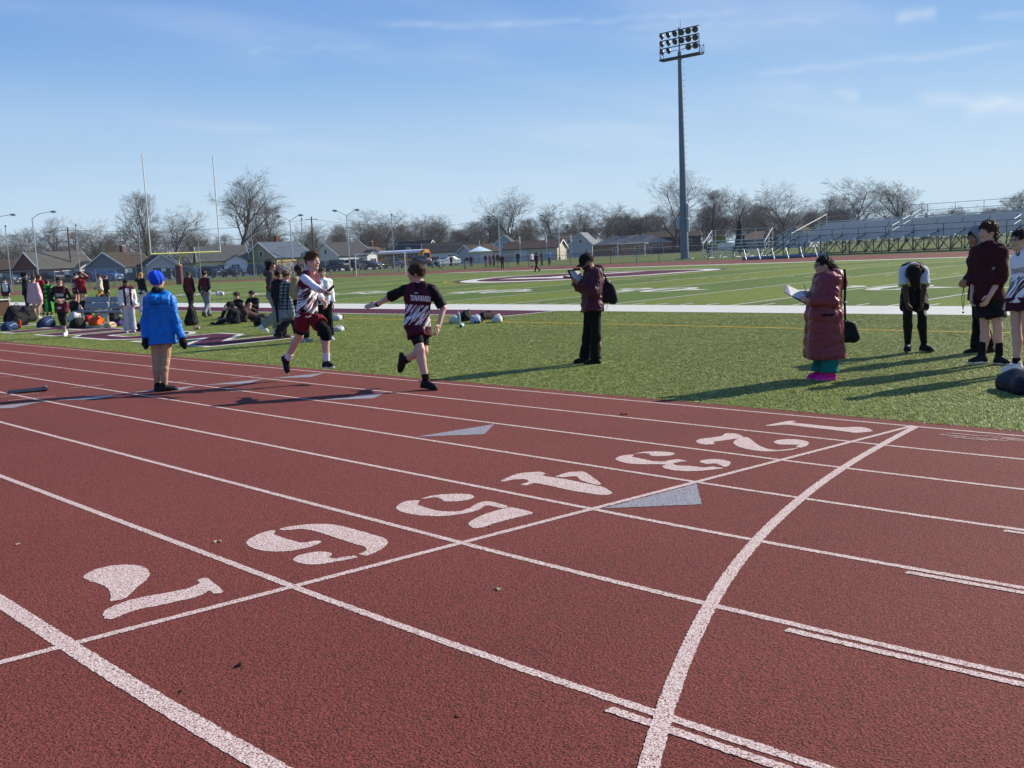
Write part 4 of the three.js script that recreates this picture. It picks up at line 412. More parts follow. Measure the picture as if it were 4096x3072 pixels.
const FD = {"ex":{"bat0":[7.951,1.291,-12.222],"bat1":[7.947,1.386,-12.022],"clip0":[11.541,1.39,-10.989],"clip1":[11.712,1.379,-10.828],"clip2":[11.655,1.216,-10.784],"phone":[11.43,1.319,-10.916],"pack":[11.929,1.076,-10.602],"folder":[11.61,1.165,-10.886],"cb0":[11.237,1.118,-7.005],"cb1":[11.372,0.993,-6.858],"bag":[11.65,0.596,-6.462],"pen":[11.305,1.093,-6.8],"lan":[14.539,0.847,-6.259],"lan1":[14.504,0.609,-6.25]},"P":{"P2":{"pos":[8.1,0.02,-12.5],"J":{"head":[0.022,1.714,-0.273],"neck":[-0.022,1.562,-0.287],"chest":[-0.049,1.416,-0.288],"pel":[-0.118,1.04,-0.287],"shR":[-0.152,1.487,-0.23],"elR":[-0.15,1.348,0.043],"wrR":[-0.179,1.301,0.272],"shL":[0.086,1.498,-0.355],"elL":[0.103,1.239,-0.281],"wrL":[0.046,1.127,-0.081],"hiR":[-0.192,1.007,-0.24],"hiL":[-0.049,0.996,-0.326],"knL":[-0.057,0.733,0.07],"anL":[-0.07,0.296,0.05],"knR":[-0.179,0.66,-0.444],"anR":[-0.235,0.307,-0.739],"fwd":[0.036,0.0,0.999],"face":[0.293,0.0,0.956],"up":[0,1,0],"k":1.029,"H":1.8,"toL":[-0.1,0.05,1],"toR":[0,-1,0.3],"suR":[0,0.25,1],"suL":[0,1,0],"chestF":[-0.052,0.0,0.999]}},"P3":{"pos":[8.353,0.014,-10.547],"J":{"head":[0.049,1.491,-0.209],"neck":[0.069,1.354,-0.167],"chest":[0.033,1.203,-0.174],"pel":[-0.014,0.876,-0.163],"shR":[-0.05,1.295,-0.351],"elR":[-0.101,1.201,-0.629],"wrR":[-0.138,1.104,-0.868],"shL":[0.162,1.283,-0.027],"elL":[0.254,1.036,0.059],"wrL":[0.123,0.822,0.112],"hiR":[-0.097,0.836,-0.151],"hiL":[0.063,0.822,-0.165],"knR":[-0.125,0.531,0.013],"anR":[-0.095,0.11,0.058],"knL":[0.016,0.496,-0.098],"anL":[-0.016,0.351,-0.488],"fwd":[-0.469,0.0,0.883],"face":[-0.63,0.0,-0.777],"up":[0,1,0],"k":1.017,"H":1.78,"toR":[0.15,-0.12,1],"toL":[0,-1,-0.3],"suL":[0,-0.3,1],"chestF":[-0.515,0.0,0.857]}},"P1":{"pos":[6.084,0.072,-13.562],"J":{"head":[0.135,1.489,-0.129],"neck":[0.121,1.329,-0.114],"chest":[0.117,1.169,-0.09],"pel":[0.093,0.775,-0.046],"shL":[0.013,1.24,-0.2],"elL":[-0.049,0.957,-0.237],"wrL":[-0.1,0.721,-0.148],"shR":[0.229,1.232,0.003],"elR":[0.253,0.944,0.074],"wrR":[0.262,0.698,0.194],"hiL":[0.033,0.748,-0.097],"hiR":[0.136,0.741,-0.0],"knL":[-0.015,0.401,-0.041],"knR":[0.063,0.396,0.032],"anL":[-0.026,0.077,-0.064],"anR":[0.018,0.072,0.046],"fwd":[0.743,0.0,-0.67],"face":[0.798,0.0,-0.602],"up":[0,1,0],"k":0.96,"H":1.68,"toL":[0.39,0.0,-0.921],"toR":[0.975,0.0,0.224]}},"P4":{"pos":[11.587,-0.0,-10.709],"J":{"head":[0.165,1.529,-0.108],"neck":[0.197,1.389,-0.054],"chest":[0.195,1.251,-0.032],"pel":[0.146,0.84,-0.007],"shL":[0.131,1.355,0.097],"elL":[0.029,1.094,0.143],"wrL":[-0.098,1.225,-0.052],"shR":[0.299,1.351,-0.159],"elR":[0.285,1.095,-0.197],"wrR":[0.055,1.192,-0.235],"hiL":[0.1,0.788,0.069],"hiR":[0.182,0.781,-0.074],"knL":[0.063,0.407,0.127],"knR":[0.098,0.405,-0.088],"anL":[-0.0,0.072,0.153],"anR":[0.043,0.079,-0.111],"fwd":[-0.839,0.0,-0.544],"face":[-0.724,-0.469,-0.506],"up":[0,1,0],"k":0.983,"H":1.72,"toL":[-0.788,0.0,-0.615],"toR":[-0.857,0.0,-0.515]}},"P5":{"pos":[11.446,-0.001,-6.619],"J":{"head":[0.141,1.384,-0.105],"neck":[0.173,1.27,-0.055],"chest":[0.163,1.154,-0.045],"pel":[0.101,0.787,-0.04],"shL":[0.064,1.196,0.076],"elL":[-0.045,0.958,0.125],"wrL":[-0.213,0.978,-0.09],"shR":[0.295,1.187,-0.148],"elR":[0.313,0.939,-0.172],"wrR":[0.062,1.014,-0.254],"hiL":[0.029,0.755,0.023],"hiR":[0.171,0.742,-0.091],"knL":[-0.014,0.41,0.055],"knR":[0.11,0.393,-0.103],"anL":[-0.046,0.083,0.081],"anR":[0.05,0.078,-0.104],"fwd":[-0.788,0.0,-0.615],"face":[-0.755,0.035,-0.655],"up":[0,1,0],"k":0.937,"H":1.64,"toL":[-0.788,0.0,-0.615],"toR":[-0.839,0.0,-0.544]}},"P6":{"pos":[14.542,0.009,-6.963],"J":{"head":[-0.214,1.158,0.071],"neck":[-0.023,1.236,-0.012],"chest":[0.131,1.196,-0.083],"pel":[0.31,0.881,-0.165],"shR":[-0.05,1.188,-0.14],"elR":[-0.147,0.93,-0.075],"wrR":[-0.113,0.722,-0.063],"shL":[0.153,1.175,0.052],"elL":[0.046,0.918,0.106],"wrL":[0.042,0.713,0.083],"hiR":[0.185,0.807,-0.186],"hiL":[0.3,0.8,-0.078],"knR":[-0.057,0.523,-0.087],"knL":[0.1,0.513,0.061],"anR":[-0.004,0.113,-0.106],"anL":[0.17,0.096,0.06],"fwd":[-0.341,-0.866,0.366],"face":[-0.211,-0.951,0.226],"up":[-0.667,-0.208,0.716],"k":0.983,"H":1.72,"toR":[-0.956,0.0,0.293],"toL":[-0.39,0.0,0.921]}},"P7":{"pos":[14.825,0.01,-6.125],"J":{"head":[0.135,1.622,-0.152],"neck":[0.145,1.459,-0.114],"chest":[0.12,1.299,-0.11],"pel":[0.076,0.831,-0.071],"shL":[0.042,1.403,-0.007],"elL":[-0.103,1.145,-0.016],"wrL":[-0.235,1.026,-0.118],"shR":[0.251,1.402,-0.198],"elR":[0.236,1.134,-0.222],"wrR":[0.004,0.999,-0.236],"hiL":[0.006,0.786,-0.018],"hiR":[0.139,0.778,-0.113],"knL":[-0.008,0.416,0.031],"knR":[0.095,0.406,-0.091],"anL":[0.072,0.077,0.081],"anR":[0.029,0.059,-0.093],"fwd":[-0.839,0.0,-0.544],"face":[-0.875,-0.139,-0.464],"up":[0,1,0],"k":0.983,"H":1.72,"toL":[-0.921,0.0,-0.39],"toR":[-0.788,0.0,-0.615]}},"P8":{"pos":[13.593,0.006,-5.498],"J":{"head":[0.175,1.691,-0.125],"neck":[0.183,1.532,-0.091],"chest":[0.161,1.389,-0.087],"pel":[0.081,0.861,-0.071],"shL":[0.139,1.429,0.051],"elL":[0.084,1.117,0.08],"wrL":[-0.111,0.88,0.021],"shR":[0.182,1.445,-0.243],"elR":[0.144,1.127,-0.279],"wrR":[-0.007,0.882,-0.24],"hiL":[0.077,0.802,0.004],"hiR":[0.087,0.801,-0.124],"knL":[0.044,0.473,0.071],"knR":[0.045,0.47,-0.093],"anL":[0.044,0.089,0.094],"anR":[-0.013,0.101,-0.112],"fwd":[-0.999,0.0,-0.052],"face":[-0.904,0.07,-0.421],"up":[0,1,0],"k":1.029,"H":1.8,"toL":[-0.469,0.0,0.883],"toR":[-0.857,0.0,-0.515],"chestF":[-0.992,0.0,0.122]}},"P9":{"pos":[12.848,0.004,-4.858],"J":{"head":[0.191,1.581,-0.092],"neck":[0.203,1.443,-0.057],"chest":[0.196,1.299,-0.039],"pel":[0.132,0.932,-0.036],"shL":[0.125,1.347,0.052],"elL":[0.092,1.083,0.107],"wrL":[0.067,0.882,0.119],"shR":[0.263,1.355,-0.152],"elR":[0.308,1.118,-0.179],"wrR":[0.31,0.922,-0.144],"hiL":[0.112,0.879,0.037],"hiR":[0.143,0.877,-0.099],"knL":[0.048,0.514,0.067],"knR":[0.098,0.507,-0.078],"anL":[-0.023,0.063,0.106],"anR":[0.039,0.097,-0.049],"fwd":[-0.975,0.0,-0.224],"face":[-0.883,0.0,-0.469],"up":[0,1,0],"k":0.994,"H":1.74,"toL":[-0.839,0.0,-0.544],"toR":[-0.788,0.0,-0.615],"chestF":[-0.999,0.0,-0.052]}},"LA":{"pos":[15.27,0.011,-28.724],"J":{"head":[0.022,0.533,-0.071],"neck":[0.066,0.406,-0.035],"chest":[0.115,0.331,0.009],"pel":[0.111,0.095,0.019],"shL":[-0.015,0.372,0.088],"elL":[-0.092,0.224,0.083],"wrL":[-0.131,0.154,0.017],"shR":[0.196,0.387,-0.09],"elR":[0.158,0.244,-0.17],"wrR":[0.046,0.148,-0.189],"hiL":[0.031,0.091,0.083],"hiR":[0.131,0.092,-0.059],"knL":[-0.213,0.16,-0.06],"knR":[-0.041,0.175,-0.275],"anL":[-0.393,0.017,-0.231],"anR":[-0.257,0.014,-0.407],"fwd":[-0.883,0.0,-0.469],"face":[-0.81,-0.259,-0.526],"up":[0,1,0],"k":0.971,"H":1.7,"toL":[-0.548,0.574,-0.608],"toR":[-0.683,0.5,-0.533]}},"LB":{"pos":[15.983,0.013,-28.976],"J":{"head":[-0.129,0.438,-0.195],"neck":[-0.066,0.329,-0.145],"chest":[0.01,0.261,-0.104],"pel":[0.199,0.122,-0.001],"shL":[-0.121,0.303,0.014],"elL":[-0.173,0.077,0.073],"wrL":[-0.291,0.053,-0.074],"shR":[0.068,0.329,-0.24],"elR":[0.058,0.128,-0.381],"wrR":[-0.073,0.096,-0.36],"hiL":[0.164,0.104,0.08],"hiR":[0.265,0.137,-0.053],"knL":[0.389,0.12,0.204],"knR":[0.461,0.145,0.061],"anL":[0.666,0.056,0.128],"anR":[0.689,0.074,0.009],"fwd":[-0.975,0.0,-0.224],"face":[-0.905,-0.423,-0.047],"up":[0,1,0],"k":0.971,"H":1.7,"toL":[0.688,0.342,0.64],"toR":[0.788,0.342,0.511]}}},"M":{"boyWatch":[[10.779,-0.003,-30.071],1.66,-0.61],"pinkTowel":[[14.763,0.01,-44.03],1.73,2.13],"darkCap":[[15.871,0.013,-48.437],1.88,1.34],"redJacket":[[16.051,0.013,-47.142],1.77,2.04],"greenBlanket":[[16.141,0.014,-46.49],1.56,2.3],"raglan":[[18.978,0.023,-61.106],1.64,-0.66],"tank":[[20.098,0.026,-53.869],1.79,1.87],"redHoodie":[[20.15,0.026,-53.175],1.81,-0.05],"yellowPants":[[20.89,0.028,-52.7],1.66,-1.8],"behindYellow":[[21.398,0.03,-53.194],1.6,1.87],"varsity":[[12.252,0.002,-29.032],1.51,-0.31],"blonde":[[17.846,0.019,-40.827],1.66,2.04],"farWalker":[[61.306,0.13,-130.626],1.77,0.91],"maroonGirl":[[18.781,0.022,-38.547],1.59,2.22],"maroonBoy":[[17.266,0.017,-34.211],1.61,2.04],"brownHood":[[13.425,0.005,-23.066],1.82,1.0],"plaidA":[[12.796,0.003,-21.654],1.58,1.69],"plaidB":[[12.774,0.003,-21.281],1.55,1.34],"tanHoodie":[[12.233,0.002,-19.816],1.68,0.3],"whiteHoodie":[[12.661,0.003,-19.574],1.59,-0.23],"fieldWalker":[[64.019,0.108,-64.854],1.63,-1.8]},"S":{"redBoy":[[17.098,0.017,-31.706],-1.36],"darkBoy":[[17.906,0.019,-32.141],-1.1],"bs1":[[16.05,0.013,-43.3],1.87],"bs2":[[16.362,0.014,-42.97],-0.58],"bs3":[[16.698,0.015,-42.468],-1.45],"bs4":[[16.187,0.014,-40.634],2.04],"bs5":[[17.202,0.017,-42.715],2.22]},"F":[[[98.199,0.27,-122.279],0.3],[[91.124,0.27,-111.937],0.47],[[105.984,0.27,-126.544],-0.4],[[87.044,0.27,-101.161],0.65],[[93.568,0.27,-107.478],-0.58],[[93.431,0.27,-104.352],-0.23],[[92.066,0.27,-101.94],-1.27],[[91.041,0.27,-100.127],0.3],[[86.033,0.27,-93.853],-0.4],[[78.449,0.27,-84.889],2.22],[[94.309,0.27,-98.985],-0.75],[[81.582,0.27,-83.406],-0.05],[[89.566,0.27,-89.818],0.3],[[91.378,0.27,-90.324],-0.75],[[150.774,0.27,-195.765],-0.4],[[101.721,0.27,-73.999],-0.58]]};
const near = (k, o, label) => { const q = FD.P[k]; return person({ c: 0.0105, ...o, J: q.J }, label, q.pos, 0); };
function atHead(root, hm, name, geo, m) { const q = part(name, geo, m, root); q.applyMatrix4(hm); return q; }
const glasses = (dark) => (root, J, k, hm) => { const m = dark ? mat('lens_dark', '#0c0c0e', 0.15) : mat('lens_clear', '#c8ccd0', 0.1, { transmission: 0.9, thickness: 0 }); for (const s of [-1, 1]) { const l = rbox(0.045, 0.03, 0.008, 0.003, s * 0.032, 0.012, 0.094); atHead(root, hm, 'sunglass_lens', l, m); atHead(root, hm, 'glasses_temple', box(0.004, 0.006, 0.1, s * 0.074, 0.016, 0.045), mat('frame_dark', '#151317', 0.4)); } atHead(root, hm, 'glasses_bridge', box(0.02, 0.006, 0.008, 0, 0.016, 0.096), mat('frame_dark', '#151317', 0.4)); };
// spectator from behind, bright blue jacket
near('P1', { g: 1.06, tone: 'fair', hair: null, headwear: [['knit_hat', 'beanie', '#1f4fd0', 0.95], ['scarf', 'collar', '#23252b', 0.95]], hands: { L: ['fist'], R: ['fist'] },
  wear: [bottoms('trousers', cloth('#b08d6e'), { off: 0.006, len: 1.96, fold: 0.012, g2: 0.93 }), top('jacket', mat('blue_shell', '#0a70c4', 0.5, { specularIntensity: 0.45, bumpMap: creaseTex, bumpScale: 0.012 }), { off: 0.018, sleeve: 1.96, hem: 0.15, fold: 0.026, low: 0.035, neckCut: 0.09, flare: 0.004 }),
    (root, J, c) => { for (const S of ['L', 'R']) { const w = vec(J['wr' + S]), e = vec(J['el' + S]), d = w.clone().sub(e).normalize(), p = w.clone().addScaledVector(d, 0.07); part('glove', solid([], [[{ a: [w.x, w.y, w.z], b: [p.x, p.y, p.z], r: 0.046, s: 0.05 }, { a: [p.x, p.y, p.z], b: [p.x + d.x * 0.05, p.y + d.y * 0.05, p.z + d.z * 0.05], r: 0.048, s: 0.03 }]], 0.007, { fold: 0.006 }), cloth('#17161a'), root); } const n = vec(J.neck); part('hood', solid([{ a: [n.x - 0.07, n.y - 0.05, n.z - 0.02], b: [n.x + 0.07, n.y - 0.05, n.z + 0.07], r: 0.085, s: 0.085 }, { a: [n.x - 0.12, n.y - 0.08, n.z + 0.06], b: [n.x + 0.02, n.y - 0.1, n.z + 0.14], r: 0.07 }], [], 0.01, { fold: 0.02 }), mats['blue_shell'], root); }],
  shoes: ['#141416', '#202024'] }, 'person seen from behind in bright blue jacket, blue knit hat and tan trousers');
// runner with the baton
near('P2', { tone: 'pale', hair: ['quiff', '#5b3d22'], hands: { R: ['grip', [0.25, 0.05, 0.9], [0.2, -0.9, 0], [0, 0.3, 1]], L: ['relaxed'] },
  wear: [top('undershirt', cloth('#dfe0ea', 0.8), { off: 0.008, sleeve: 1.55, hem: 0.02, fold: 0.008, neckCut: 0.03 }), vest('running_vest', mJerseyStreak, { off: 0.024, hem: 0.12, fold: 0.016, low: 0.006 }), bottoms('compression_shorts', cloth('#131215'), { off: 0.006, len: 0.86, fold: 0.002 }), bottoms('shorts', cloth('#6b1526', 0.8), { off: 0.016, len: 0.64, flare: 0.028, fold: 0.02, rise: -0.05 }), legwear('knee_sleeve', cloth('#0d0d0f'), 'L', 0.86, 1.24, 0.012)],
  socks: ['#e6e2ea', 0.3], shoes: ['#121214', '#c9c5c2'] }, 'runner in a white sleeved shirt, streaked maroon vest and maroon shorts handing over a baton');
// runner reaching back
near('P3', { tone: 'pale', hair: ['mop', '#4a2d1b'], hands: { R: ['flat', [-0.65, -0.12, -0.72], [-0.1, -0.6, -0.8], [0.3, 0.9, 0.2]], L: ['relaxed'] },
  wear: [top('undershirt', cloth('#0f0f12', 0.7), { off: 0.014, sleeve: 0.92, hem: 0.0, fold: 0.010, flare: 0.012, neckCut: 0.055 }), vest('running_vest', mJerseyMaroon, { off: 0.026, hem: 0.11, fold: 0.014, low: 0.004 }), bottoms('compression_shorts', cloth('#131215'), { off: 0.007, len: 0.8, fold: 0.002 }), bottoms('shorts', cloth('#470f24', 0.75), { off: 0.02, len: 0.45, flare: 0.026, fold: 0.016, rise: -0.05 })],
  socks: ['#131215', 0.24], shoes: ['#141416', '#26221e'], more: (root, J) => { const a = vec(J.wrR), b = vec(J.elR), d = a.clone().sub(b).normalize(), p = a.clone().addScaledVector(d, -0.035), q = a.clone().addScaledVector(d, -0.005); part('wristwatch', bar([p.x, p.y, p.z], [q.x, q.y, q.z], 0.036, 0.036, 16), cloth('#0c0c0e', 0.4), root); } }, 'runner in a maroon vest lettered TONAWANDA over a black shirt, reaching one hand back');
// coach with clipboard
near('P4', { tone: 'tan', g: 1.08, hair: ['short', '#16110e'], headwear: [['baseball_cap', 'cap', '#131216', 0.8], ['hood', 'hoodDown', '#3c1620', 0.7]], hands: { L: ['grip', null, [-0.1, 0.9, 0]], R: ['grip'] },
  wear: [bottoms('trousers', cloth('#0c0c0d'), { off: 0.012, len: 1.97, flare: 0.016, fold: 0.024 }), top('windbreaker', mat('maroon_shell', '#4a1a2c', 0.55, { specularIntensity: 0.4, bumpMap: creaseTex, bumpScale: 0.012 }), { off: 0.05, sleeve: 1.95, hem: 0.06, fold: 0.03, low: 0.015, neckCut: 0.06 })], shoes: ['#0d0d0f', '#1b1a1c'],
  more: (root, J, k, hm) => { glasses(true)(root, J, k, hm); atHead(root, hm, 'beard', hairGeoBeard(), mat('hair_#120d0b', '#120d0b', 0.7)); } }, 'coach in a maroon windbreaker, black cap and black trousers reading a clipboard on the turf');
function hairGeoBeard() { return memo('beard', () => nets((x, y, z) => Math.max(headF(x, y, z) - 0.006, y + 0.045 - 0.1 * Math.abs(x), -0.115 - y, 0.005 - z), [-0.1, -0.13, -0.02], [0.1, 0.0, 0.13], 0.005)); }
// woman in a long padded coat
near('P5', { tone: 'fair', g: 1.12, hair: ['wavybun', '#1f1512'], hands: { L: ['grip', null, [0, 0.9, 0]], R: ['grip', null, [0, 0.9, 0]] }, headwear: [],
  wear: [bottoms('trousers', cloth('#0f6a62'), { off: 0.012, len: 1.97, flare: 0.05, fold: 0.016 }),
    (root, J, c) => { const m = mat('padded_coat', '#7c343c', 0.42, { specularIntensity: 0.5, sheen: 0.2, bumpMap: creaseTex, bumpScale: 0.01 }); const rr = (x, y, z) => 0.007 * Math.abs(Math.sin((y + 0.22 * Math.abs(x * 0.7 - z * 0.7)) * 21)) * -1 + 0.004; const P = J.pel, C = J.chest, lat = vec(J.shL).sub(vec(J.shR)).normalize(), fw = vec(J.fwd); const L = (p, s, f, dy = 0) => [p[0] + lat.x * s + fw.x * f, p[1] + dy, p[2] + lat.z * s + fw.z * f]; const core = torsoBones(J, 0.06, 1.05); for (const s of [-0.09, 0.09]) core.push({ a: L(C, s, 0.03), b: L(P, s, 0.05), r: 0.15, s: 0.18 }, { a: L(P, s, 0.05), b: L(P, s, 0.08, -0.58), r: 0.18, s: 0.195 }, { a: L(P, s, -0.02), b: L(P, s, -0.03, -0.58), r: 0.155, s: 0.18 });
      part('padded_coat', solid(core, [armBones(J, 'L', 0.04, 1.05, 1.98), armBones(J, 'R', 0.04, 1.05, 1.98)], c, { fold: 0.02, ridge: rr, slack: 0.012, cuts: [[P[0], P[1] - 0.53, P[2], 0, -1, 0], [J.neck[0], J.neck[1] + 0.05, J.neck[2], 0, 1, 0]], k: 0.015 }), m, root);
      const n = J.neck; part('coat_hood', solid([{ a: L(n, -0.06, -0.08, -0.02), b: L(n, 0.06, -0.08, -0.02), r: 0.1 }, { a: L(n, 0, -0.14, -0.1), b: L(n, 0, -0.13, -0.06), r: 0.1 }, { a: L(n, 0.05, 0.06, -0.01), b: L(n, -0.05, 0.1, -0.02), r: 0.06 }], [], 0.011, { fold: 0.02 }), m, root); part('coat_pocket', rbox(0.012, 0.03, 0.15, 0.005, 0, 0, 0).rotateY(Math.atan2(fw.x, fw.z)).translate(...L(P, 0.285, 0.06, 0.02)), cloth('#2b1218'), root); }],
  shoes: ['#d81f8a', '#e85aa8'], more: glasses(true) }, 'woman in a long maroon padded coat and green trousers writing on a clipboard');
// tired runner bent over
near('P6', { tone: 'dark', hair: ['mop', '#0b0908'], hands: { L: ['fist'], R: ['fist'] },
  wear: [bottoms('leggings', cloth('#0b0b0d', 0.6), { off: 0.008, len: 1.95, fold: 0.004 }), bottoms('shorts', cloth('#101018', 0.75), { off: 0.024, len: 0.55, flare: 0.025, fold: 0.012 }), top('t_shirt', cloth('#c9cdd4'), { off: 0.02, sleeve: 0.75, hem: 0.05, flare: 0.02, fold: 0.02, neckCut: 0.14 }), vest('running_vest', cloth('#141318', 0.75), { off: 0.03, hem: -0.05, fold: 0.01 })],
  shoes: ['#15141a', '#2e2b2c'], more: (root, J, k, hm) => { const r = rng(77), B = []; for (let i = 0; i < 46; i++) { const a = r() * 6.283, e = r() * 1.1, x = Math.sin(e) * Math.cos(a) * 0.095, z = Math.sin(e) * Math.sin(a) * 0.11 - 0.01, y = 0.04 + Math.cos(e) * 0.1; const P = V(x, y, z).applyMatrix4(hm); const l = 0.14 + r() * 0.16, q = 0.02; B.push([{ a: [P.x, P.y, P.z], b: [P.x + (r() - 0.5) * q - 0.02, P.y - l * 0.5, P.z + (r() - 0.5) * q], r: 0.011, s: 0.009 }, { a: [P.x, P.y - l * 0.5, P.z], b: [P.x + (r() - 0.5) * 0.05, P.y - l, P.z + (r() - 0.5) * 0.05], r: 0.009, s: 0.006 }]); } part('locks', solid([], B, 0.008), mat('hair_#0b0908', '#0b0908', 0.5), root); } }, 'tired runner in a pale T-shirt and black leggings bent over with hands on knees');
// group at the right edge
near('P7', { tone: 'tan', hair: ['short', '#1a1311'], headwear: [['hood', 'hood', '#83868e', 0.95]], hands: { L: ['fist'], R: ['fist'] }, wear: [bottoms('trousers', cloth('#0e0e10'), { off: 0.014, len: 1.96, flare: 0.012, fold: 0.014 }), top('jacket', cloth('#1d2a28'), { off: 0.035, sleeve: 1.95, hem: 0.08, fold: 0.02, neckCut: 0.06 })], shoes: ['#121214', '#232226'] }, 'person in a grey hood and dark green jacket dangling a lanyard, behind the maroon hoodie');
near('P8', { tone: 'pale', hair: ['curly', '#3c2817'], headwear: [['hood', 'hoodDown', '#4a1c22', 0.9]], hands: { L: ['relaxed'], R: ['relaxed'] }, wear: [bottoms('shorts', cloth('#101014', 0.7), { off: 0.026, len: 0.62, flare: 0.03, fold: 0.014 }), top('hoodie', mHoodieMark, { off: 0.045, sleeve: 1.42, hem: 0.05, fold: 0.024, neckCut: 0.05 }), (root, J) => { const a = vec(J.hiL); part('shorts_side_panel', box(0.012, 0.17, 0.05, 0, 0, 0, 0.8, 0, 0.08).translate(a.x - 0.05, a.y - 0.16, a.z + 0.125), cloth('#d8d6d8'), root); }], socks: ['#131215', 0.5], shoes: ['#1a1a1e', '#cfccc8'] }, 'curly haired person in a maroon hoodie and black shorts');
near('P9', { tone: 'pale', hair: ['pony', '#2b1c14'], hands: { L: ['relaxed'], R: ['relaxed'] }, wear: [top('undershirt', cloth('#232c33', 0.7), { off: 0.008, sleeve: 0.5, hem: 0, fold: 0.006, neckCut: 0.02 }), vest('running_vest', mJerseyWhite, { off: 0.02, hem: 0.1, fold: 0.01 }), bottoms('shorts', cloth('#3d1226', 0.75), { off: 0.024, len: 0.36, flare: 0.026, fold: 0.014, rise: -0.04 })], socks: ['#131215', 0.2], shoes: ['#d9d9db', '#e6e6e6'], more: glasses(false) }, 'runner in a white vest and maroon shorts cut off by the right edge');
